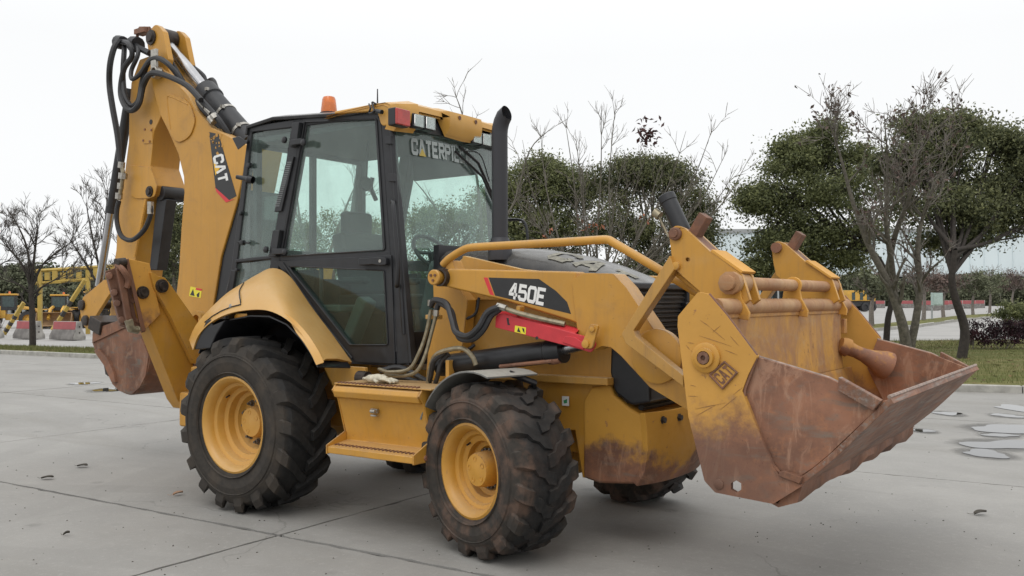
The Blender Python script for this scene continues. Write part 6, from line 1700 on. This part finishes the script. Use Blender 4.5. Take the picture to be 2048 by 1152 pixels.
bm = NB(); add_text(bm, 'CVT', quad_fn((446, 306), (457, 362), (437, 367), (425, 313), lambda a, b: UY(a, b, d1 - .0022)), adv=1.42, t=.34, tv=.24, lift=Vector((0, -.003, 0))); link('boom_letters', bm, M['decal_white'], boom)
flat_px('boom_letter_triangle', [(427, 326), (431, 351), (440, 335)], d1 - .0025, M['decal_yellow'], boom)
flat_px('warning_label', [(381, 573), (404, 578), (401, 596), (378, 592)], d1, M['warn_yellow'], boom)
flat_px('warning_label_band', [(392, 575.5), (404, 578), (403, 582), (391, 579.5)], d1 - .0012, M['decal_red'], boom)
flat_px('warning_triangle', [(380, 590), (389, 592), (386, 578)], d1 - .0012, M['decal_black'], boom); flat_px('warning_figure', [(393, 589), (396, 586), (399, 584), (398, 594), (394, 594)], d1 - .0012, M['decal_black'], boom)
rng = random.Random(3)
bm = NB()
for k in range(16):
    t = rng.random(); x = 420 + t * 26 + rng.uniform(-4, 8); y = 268 + t * 70 * rng.random()
    s = rng.uniform(1.2, 3.4)
    add_prism(bm, [UY(x + s * math.cos(a) * rng.uniform(.5, 1.2), y + s * 1.6 * math.sin(a) * rng.uniform(.5, 1.2), d1 - .001) for a in [2 * PI * q / 7 for q in range(7)]], (0, -.0006, 0))
link('decal_chips', bm, M['yellow'], boom)
# kingpost, swing casting, dark shield behind the boom
bm = NB(); add_box(bm, (-1.45, 0, .9), (.5, .42, 1.0)); add_cyl(bm, (-1.3, 0, .35), (-1.3, 0, 1.45), .12, 20); add_box(bm, (-1.1, 0, .75), (.3, 1.3, .5)); link('kingpost', bm, M['yellow'], ROOT, .02)
bm = NB(); add_lathe(bm, UY(403, 640, -.3), (0, -1, 0), [(0, .05), (.0, .085), (.06, .085), (.06, .05), (0, .05)], 20); link('swing_eye', bm, M['yellow'], ROOT)
bm = NB(); add_cyl(bm, UY(474, 425, .05), UY(436, 650, .05), .085, 14); add_cyl(bm, UY(468, 440, -.1), UY(428, 640, -.1), .05, 12); link('boom_cylinder', bm, M['black'], ROOT)
plate('rear_shield', [(475, 400), (500, 380), (500, 560), (462, 610), (440, 680), (417, 660), (428, 607), (443, 513)], -.19, .36, M['black'], ROOT)
bm = NB(); add_tube(bm, smooth_path([UY(a, b, -.5) for a, b in [(463, 560), (455, 590), (452, 640)]], 4), .02, 8); link('hose', bm, M['rubber'], ROOT)

# stick
YS = -.17
so = [(279, 119, 4), (298, 112), (325, 116), (338, 140), (345, 180), (322, 232), (308, 263), (301, 332), (314, 371, 7), (309, 393, 8), (294, 397), (271, 515), (266, 560), (222, 560), (232, 500), (236, 419), (249, 346), (257, 284), (258, 228), (262, 166)]
stick = plate('stick', so, YS, .33, M['yellow'], ROOT, bev=.010)
# the ear in front and its twin behind leave a slot for the cylinder end
plate('stick_ear', [(292, 72, 14), (311, 45, 18), (326, 62, 8), (337, 118), (330, 150), (300, 150), (297, 108)], YS - .016, .06, M['yellow'], stick, bev=.008)
lp = [UY(a, b, YS) for a, b in fillet([(292, 72, 14), (311, 45, 18), (326, 62, 8), (337, 118), (330, 150), (300, 150)])]
bm = NB(); add_prism(bm, [p + Vector((0, .25, 0)) for p in lp], (0, .06, 0)); link('stick_ear', bm, M['yellow'], stick, .006)
bm = NB(); add_lathe(bm, UY(303, 75, YS - .02), (0, -1, 0), [(0, .075), (.015, .075), (.015, .05), (.035, .045), (.038, 0)], 24); link('stick_pin', bm, M['pin'], stick)
plate('stick_foot_plate', [(258, 330), (300, 334), (314, 371, 7), (309, 393, 8), (296, 397), (272, 397), (262, 392)], YS - .012, .014, M['yellow'], stick, bev=.003)
bm = NB(); add_lathe(bm, UY(300, 383, YS - .012), (0, -1, 0), [(0, .055), (.015, .053), (.015, .034), (.03, .032), (.032, 0)], 20); link('stick_pin', bm, M['pin'], stick)
plate('cover_plate', [(289, 257), (305, 255), (305, 286), (287, 288)], YS - .006, .008, M['yellow'], stick, bev=.002)
for (x, y) in ((290, 259), (303, 260), (287, 281), (300, 283)):
    bm = NB(); add_lathe(bm, UY(x, y, YS - .006), (0, -1, 0), [(0, .012), (.008, .012), (.008, 0)], 6); link('cover_bolt', bm, M['rust'], stick)
bm = NB(); add_lathe(bm, UY(302, 244, YS - .001), (0, -1, 0), [(0, .026), (.002, .026), (.002, 0)], 14); link('stick_hole', bm, M['pin'], stick)
for k in range(26):   # rack teeth along the sliding stick
    t = k / 25; x, y = 293 - 22 * t, 400 + 112 * t
    bm = NB(); add_box(bm, UY(x + 1.5, y, YS + .02), (.03, .05, .02)); link('rack_tooth', bm, M['rust_yellow'], stick)
bm = NB(); add_cyl(bm, UY(320, 386, -.12), UY(320, 386, -.12) + Vector((0, .25, 0)), .075, 18); add_hexa(bm, [UY(313, 396, -.1), UY(333, 398, -.1), UY(314, 540, -.1), UY(298, 540, -.1)], [p + Vector((0, .12, 0)) for p in (UY(313, 396, -.1), UY(333, 398, -.1), UY(314, 540, -.1), UY(298, 540, -.1))]); link('stick_slide_cylinder', bm, M['satin_black'], ROOT, .01)
plate('stick_inner_ear', [(318, 330), (336, 345), (344, 372, 8), (338, 396, 8), (322, 398), (312, 360)], .17, .04, M['yellow'], stick)
# crowd cylinder
a, b = UY(503, 286, 0), UY(411, 181, 0); ax = b - a
bm = NB(); add_lathe(bm, a, ax, [(0, 0), (0, .10), (ax.length - .16, .10), (ax.length - .15, .115), (ax.length, .115), (ax.length, .05)], 24); cc_ = link('crowd_cylinder', bm, M['satin_black'], ROOT)
for t in (.18, .52, .86):
    bm = NB(); add_lathe(bm, a + ax * t, ax, [(0, .101), (0, .106), (.03, .106), (.03, .101)], 24); add_box(bm, a + ax * t + Vector((.05, -.09, .06)), (.03, .03, .03)); link('cylinder_clamp', bm, M['steel'], cc_)
bm = NB(); add_cyl(bm, b - ax * .05, UY(340, 92, 0), .055, 20); link('crowd_rod', bm, M['chrome'], ROOT)
bm = NB(); c = UY(335, 78, 0); add_cyl(bm, c + Vector((0, -.10, 0)), c + Vector((0, .07, 0)), .095, 20); link('rod_eye', bm, M['pin'], ROOT)
# digging-bucket cylinder in front of the stick
a, b = UY(262, 178, -.05), UY(222, 424, -.05); bm = NB(); add_cyl(bm, a, b, .052, 18); add_lathe(bm, b, a - b, [(-.01, 0), (-.01, .06), (.06, .06), (.06, .05)], 18); link('bucket_cylinder', bm, M['satin_black'], ROOT)
bm = NB(); add_cyl(bm, b, UY(198, 572, -.05), .040, 18); link('bucket_rod', bm, M['chrome'], ROOT)
# linkage and digging bucket
for y in (-.20, .14):
    lp = [UY(p[0], p[1], -.20) for p in fillet([(159, 612, 8), (166, 594, 6), (208, 559), (219, 588), (190, 634), (182, 655, 7), (168, 656, 8), (161, 632)])]
    bm = NB(); add_prism(bm, [p + Vector((0, y + .20, 0)) for p in lp], (0, .04, 0)); lk = link('bucket_link', bm, M['yellow'], ROOT, .006)
    if y < 0:
        for (px_, py_) in ((165, 610), (173, 641)):
            bm = NB(); add_lathe(bm, UY(px_, py_, -.2), (0, -1, 0), [(-.3, 0), (-.3, .05), (0, .056), (.025, .054), (.03, .04), (.03, 0)], 20); link('link_pin', bm, M['pin'], lk)
hb = [(184, 684), (251, 652), (279, 669, 8), (297, 712, 16), (291, 752, 14), (279, 775, 12), (263, 790, 10), (238, 782, 10), (224, 768), (213, 726), (190, 702)]
hbk = plate('digging_bucket', hb, -.36, .03, M['hoe_bucket'], ROOT, bev=.004)
lp = [UY(a, b, -.36) for a, b in fillet(hb)]
bm = NB(); add_prism(bm, [p + Vector((0, .69, 0)) for p in lp], (0, .03, 0)); link('bucket_side', bm, M['hoe_bucket'], hbk, .004)
sh = smooth_path([UY(a, b, -.36) for a, b in [(251, 652), (281, 671), (297, 712), (291, 752), (279, 775), (263, 790), (240, 783), (224, 768)]], 4)
bm = NB(); add_sheet(bm, [[p + Vector((0, .01 + .70 * k / 4, 0)) for k in range(5)] for p in sh], .02); link('bucket_shell', bm, M['hoe_bucket'], hbk, ang=50)
plate('bucket_flange', [(185, 664), (205, 652), (248, 637), (256, 652), (184, 686)], -.375, .06, M['hoe_bucket'], hbk)
plate('bucket_side_cutter', [(187, 702), (194, 697), (213, 716), (226, 745), (230, 765), (222, 764), (208, 732)], -.39, .05, M['rust'], hbk, bev=.006)
for k in range(4):
    c = UY(208, 737, -.36) + Vector((.04, .06 + .19 * k, 0)); bm = NB(); add_box(bm, c, (.16, .06, .09), Matrix.Rotation(-.7, 3, 'Y')); add_box(bm, c + Vector((-.05, 0, .0)), (.1, .05, .12), Matrix.Rotation(-.3, 3, 'Y')); link('bucket_tooth', bm, M['pin'], hbk, .012)
bm = NB(); add_box(bm, UY(216, 650, -.25), (.22, .3, .14), Matrix.Rotation(.3, 3, 'Y')); add_cyl(bm, UY(200, 655, -.3), UY(200, 655, -.3) + Vector((0, .5, 0)), .07, 12); link('bucket_hinge', bm, M['pin'], hbk, .01)

# hoses on the digging arm
ys = -.26
hose([(238, 80, -.2), (228, 96, ys), (220, 130, ys - .03), (219, 170, ys), (225, 214, ys), (235, 270, ys), (241, 325, ys)], .030)
hose([(241, 325, ys), (246, 345, ys), (243, 372, ys), (238, 400, ys)], .020, 'brass', name='hydraulic_tube')
bm = NB()
for (x, y, w) in ((243, 330, .035), (246, 352, .045), (241, 372, .032), (238, 392, .036)): add_cyl(bm, UY(x + .5, y - 6, ys), UY(x - .5, y + 6, ys), w, 8)
link('hose_fitting', bm, M['steel'], ROOT)
hose([(240, 84, -.1), (258, 88, ys), (264, 112, ys), (248, 138, ys), (241, 183, ys), (250, 212, ys - .05), (264, 221, ys - .05), (278, 207, ys - .04), (286, 173, ys), (298, 150, ys - .04), (314, 146, ys - .04), (345, 156, ys - .04), (375, 172, ys - .03), (402, 200, ys - .02)], .028)
hose([(250, 86, -.1), (248, 110, ys + .05), (246, 150, ys + .03), (250, 190, ys), (263, 212, ys), (277, 200, ys), (284, 165, ys), (294, 130, ys), (312, 116, ys), (335, 127, ys), (360, 158, -.18), (372, 185, -.12), (410, 225, -.1), (445, 275, -.1)], .026)
hose([(272, 84, -.1), (276, 108, ys), (263, 140, ys - .02), (264, 158, ys - .05), (280, 148, ys - .04), (296, 124, ys), (312, 112, -.18), (340, 122, -.1), (368, 165, -.08)], .022)
hose([(402, 200, ys + .02), (425, 225, -.2), (440, 243, -.18), (458, 270, -.12)], .030); hose([(380, 190, -.1), (405, 218, -.16), (425, 240, -.14), (445, 272, -.1)], .026)
hose([(380, 130, .12), (405, 150, .14), (412, 165, .14), (425, 160, .14), (433, 178, .12)], .026)
bm = NB()
for (x0_, y0_, x1_, y1_) in ((400, 200, 412, 213), (414, 216, 424, 227), (426, 230, 432, 238), (420, 235, 428, 245)): add_cyl(bm, UY(x0_, y0_, -.21), UY(x1_, y1_, -.2), .036, 8)
link('hose_fitting', bm, M['steel'], ROOT)
hose([(302, 412, ys), (301, 430, ys), (288, 460, ys), (264, 480, ys), (243, 472, ys), (234, 445, ys), (234, 420, ys), (238, 402, ys)], .024)
hose([(334, 405, 0.02), (337, 425, .05), (325, 460, .05)], .022)
fitting(301, 416, ys, (0, 0, 1), .12, .034)
bm = NB(); add_box(bm, UY(309, 117, ys), (.09, .03, .18)); add_lathe(bm, UY(312, 145, ys), (0, -1, 0), [(-.03, .06), (.03, .06), (.035, .05), (.03, .04)], 14); link('hose_clamp', bm, M['steel'], ROOT, .006)
bm = NB(); add_tube(bm, [UY(232, 82, -.1), UY(262, 88, -.15), UY(300, 107, -.2)], .032, 8); add_cyl(bm, UY(236, 84, -.12), UY(246, 86, -.12), .07, 12); add_cyl(bm, UY(266, 88, -.14), UY(276, 90, -.14), .08, 12); link('hose_arm', bm, M['satin_black'], ROOT)
bm = NB(); add_tube(bm, [UY(a, b, -.1) for a, b in [(272, 84), (277, 62), (280, 56), (299, 56), (298, 66)]], .016, 8); add_box(bm, UY(287, 63, -.1), (.18, .1, .05)); link('hose_guard', bm, M['rust'], ROOT)

# ---------------------------------------------------------------- stabilisers folded up beside the arm
def xplate(name, px, x, t, mat, parent=ROOT, bev=.006):
    lp = [UX(a, b, x) for a, b in fillet(px)]; bm = NB(); add_prism(bm, lp, (-t, 0, 0)); return link(name, bm, mat, parent, bev)
S = []
S.append(xplate('stabilizer_leg', [(276, 600), (300, 560), (318, 600), (342, 636), (386, 725), (392, 770), (368, 818), (355, 800)], -1.42, .16, M['yellow']))
S.append(xplate('stabilizer_arm', [(300, 540, 4), (316, 552, 4), (330, 555, 8), (342, 570), (402, 655), (416, 690), (420, 730), (387, 727), (342, 634), (308, 574)], -1.36, .05, M['yellow']))
S.append(xplate('stabilizer_guard', [(252, 516, 3), (300, 527), (303, 545), (322, 628), (288, 662), (276, 640)], -1.385, .03, M['rust_yellow']))
for (x, y, r, xx) in ((323, 572, .06, -1.36), (285, 585, .055, -1.385)):
    bm = NB(); add_lathe(bm, UX(x, y, xx), (1, 0, 0), [(-.2, 0), (-.2, r * .7), (0, r), (.02, r * .95), (.02, r * .65), (.04, r * .6), (.04, 0)], 20); S.append(link('stabilizer_pin', bm, M['pin'], ROOT))
# flip-over ground pad, standing on edge
xa = -1.39
q0 = [UX(228, 524, xa - .12), UX(256, 518, xa), UX(290, 660, xa), UX(262, 652, xa - .12)]
q1 = [UX(209, 543, xa - .42), UX(214, 540, xa - .42), UX(268, 652, xa - .42), UX(240, 648, xa - .42)]
pad = NB(); add_hexa(pad, [UX(254, 518, xa), UX(288, 660, xa), UX(284, 664, xa - .04), UX(249, 523, xa - .04)], [UX(230, 533, xa - .04) , UX(262, 656, xa - .04), UX(258, 660, xa - .08), UX(226, 538, xa - .08)])
padm = link('stabilizer_pad', pad, M['rust'], ROOT, .006); S.append(padm)
sub = []
bm = NB(); add_hexa(bm, [UX(211, 542, xa - .10), UX(229, 536, xa - .06), UX(268, 656, xa - .06), UX(241, 648, xa - .10)], [UX(209, 546, xa - .2), UX(226, 540, xa - .2), UX(264, 660, xa - .2), UX(238, 652, xa - .2)]); sub.append(link('pad_flange', bm, M['rust'], padm, .006))
bm = NB(); add_hexa(bm, [UX(232, 536, xa + .05), UX(246, 532, xa + .05), UX(266, 655, xa + .05), UX(256, 655, xa + .05)], [UX(230, 538, xa - .08), UX(250, 536, xa - .08), UX(270, 658, xa - .08), UX(252, 658, xa - .08)]); sub.append(link('pad_rib', bm, M['rust'], padm, .01))
bm = NB(); add_hexa(bm, [UX(250, 520, xa + .03), UX(257, 516, xa + .03), UX(292, 662, xa + .03), UX(283, 664, xa + .03)], [UX(249, 522, xa - .02), UX(256, 518, xa - .02), UX(290, 664, xa - .02), UX(282, 666, xa - .02)]); sub.append(link('pad_flange', bm, M['rust'], padm, .005))
for (x, y, xx) in ((219, 552, -.04), (229, 585, -.04), (235, 606, -.04), (244, 640, -.04), (268, 600, .01), (265, 582, .01), (277, 640, .01), (260, 560, .01)):
    bm = NB(); add_lathe(bm, UX(x, y, xa + xx - .03), (.8, -.6, 0), [(0, .032), (.025, .026), (.03, 0)], 10); sub.append(link('pad_bolt', bm, M['rust'], padm))
bm = NB(); add_tube(bm, smooth_path([UX(234, 530, xa), UX(246, 540, xa + .08), UX(257, 560, xa + .08), UX(254, 575, xa + .06)], 4), .025, 8); sub.append(link('pad_hook', bm, M['rust'], padm))
bm = NB(); add_cyl(bm, UX(232, 526, xa + .02), UX(250, 524, xa + .02), .038, 10); sub.append(link('pad_nut', bm, M['pin'], padm))
bm = NB(); add_tube(bm, [UX(257, 640, xa + .06), UX(262, 658, xa + .06), UX(276, 660, xa + .06)], .035, 8); sub.append(link('pad_spring_clip', bm, M['brass'], padm))
for o in S: mirrored(o)
bm = NB(); add_hexa(bm, [UX(312, 610, -1.45), UX(340, 640, -1.45), UX(388, 730, -1.45), UX(380, 735, -1.45)], [UX(312, 610, -1.55), UX(340, 640, -1.55), UX(388, 730, -1.55), UX(380, 735, -1.55)]); so_ = link('stabilizer_cylinder', bm, M['black'], ROOT, .004); mirrored(so_)
for y in (-.5, .5):
    bm = NB(); add_box(bm, (-1.3, y, .62), (.22, .3, .3)); link('stabilizer_mount', bm, M['yellow'], ROOT, .02)

# ================================================================== glove on the step box
rng = random.Random(11)
bm = NB()
c = UY(757, 772, -.95); c.z = 1.005
def fing(pts, r):
    add_tube(bm, smooth_path([c + Vector(p) for p in pts], 4), r, 8)
add_tube(bm, smooth_path([c + Vector(p) for p in [(-.10, 0, .03), (-.04, -.01, .036), (.03, .0, .034), (.075, .005, .03)]], 4), [.024, .03, .034, .036, .04, .043, .044, .043, .042, .04, .036, .032, .028][:13], 10)
for k, (dy, L) in enumerate(((-.035, .09), (-.012, .10), (.012, .095), (.034, .08))):
    fing([(.05, dy * .8, .032), (.085, dy, .036), (.07 + L * .8, dy * 1.1, .020), (.06 + L * .9, dy * 1.2, .013)], .0125)
fing([(.0, -.03, .03), (.03, -.065, .03), (.07, -.085, .014)], .013)
add_tube(bm, smooth_path([c + Vector(p) for p in [(-.11, -.02, .025), (-.13, .0, .03), (-.11, .03, .03), (-.08, .0, .05), (-.11, -.02, .025)]], 4), .014, 8)
for v in bm.verts: v.co.z = 1.003 + (v.co.z - 1.003) * .72; v.co += Vector((rng.uniform(-1, 1), rng.uniform(-1, 1), rng.uniform(-1, 1))) * .0022
for f in bm.faces: pass
gl_ = link('work_glove', bm, M['cotton'], None, ang=70)
tag(gl_, 'crumpled off-white cotton work glove lying on the lid of the yellow step box', 'glove')

# ------------------------------------------------------------------ fallen leaves and crumbs on the concrete near the machine
def ground_leaf(px, py, ang, L, mat, label):
    p = UZ(px, py, .004)
    bm = NB(); n = 7
    rows = []
    for k in range(n):
        t = k / (n - 1); w = L * .27 * math.sin(PI * min(1, t * .92 + .08)) ** .8; z = .004 + .010 * math.sin(PI * t) + .012 * t * t
        x = L * (t - .5)
        rows.append([Vector((x, -w, z + .012)), Vector((x, 0, z)), Vector((x, w, z + .014))])
    add_sheet(bm, rows, .0012)
    add_tube(bm, [Vector((-L * .5, 0, .01)), Vector((-L * .75, .01, .006)), Vector((-L * .95, .02, .012))], .0014, 5)
    o = link('fallen_leaf', bm, mat, None, ang=80); o.location = (p.x, p.y, .003); o.rotation_euler = (0, 0, ang)
    tag(o, label, 'leaf', 'leaves lying on the concrete')
dl = plain('dead_leaf_dark', (.05, .042, .03), .7, var=.4, scale=60); pl_ = plain('dead_leaf_pale', (.36, .22, .14), .7, var=.3, scale=60)
ground_leaf(95, 958, .5, .115, dl, 'dark curled leaf on the concrete nearest the left end of the front joint')
ground_leaf(165, 934, .3, .12, dl, 'dark curled leaf on open concrete well left of the rear wheel')
ground_leaf(356, 990, 1.3, .08, pl_, 'pale brown leaf on the concrete left of the rear tyre')
ground_leaf(1961, 1029, .8, .10, dl, 'dark curled leaf alone on the concrete in front of the puddles')
ground_leaf(133, 1071, .9, .04, dl, 'tiny dark leaf scrap in front of the long joint at the left')
rng = random.Random(77)
vs_, fs_ = [], []
for k in range(260):       # crumbs of grit
    px = rng.uniform(0, 2048); py = rng.uniform(820, 1150); p = UZ(px, py, 0); r = rng.uniform(.003, .008)
    b0 = len(vs_)
    for q in range(4): a = q * PI / 2 + rng.random(); vs_.append((p.x + math.cos(a) * r * rng.uniform(.6, 1.5), p.y + math.sin(a) * r, 0.0))
    vs_.append((p.x, p.y, r * .9))
    for q in range(4): fs_.append((b0 + q, b0 + (q + 1) % 4, b0 + 4))
stuff(raw_mesh('grit', np.array(vs_), np.array(fs_), dl))
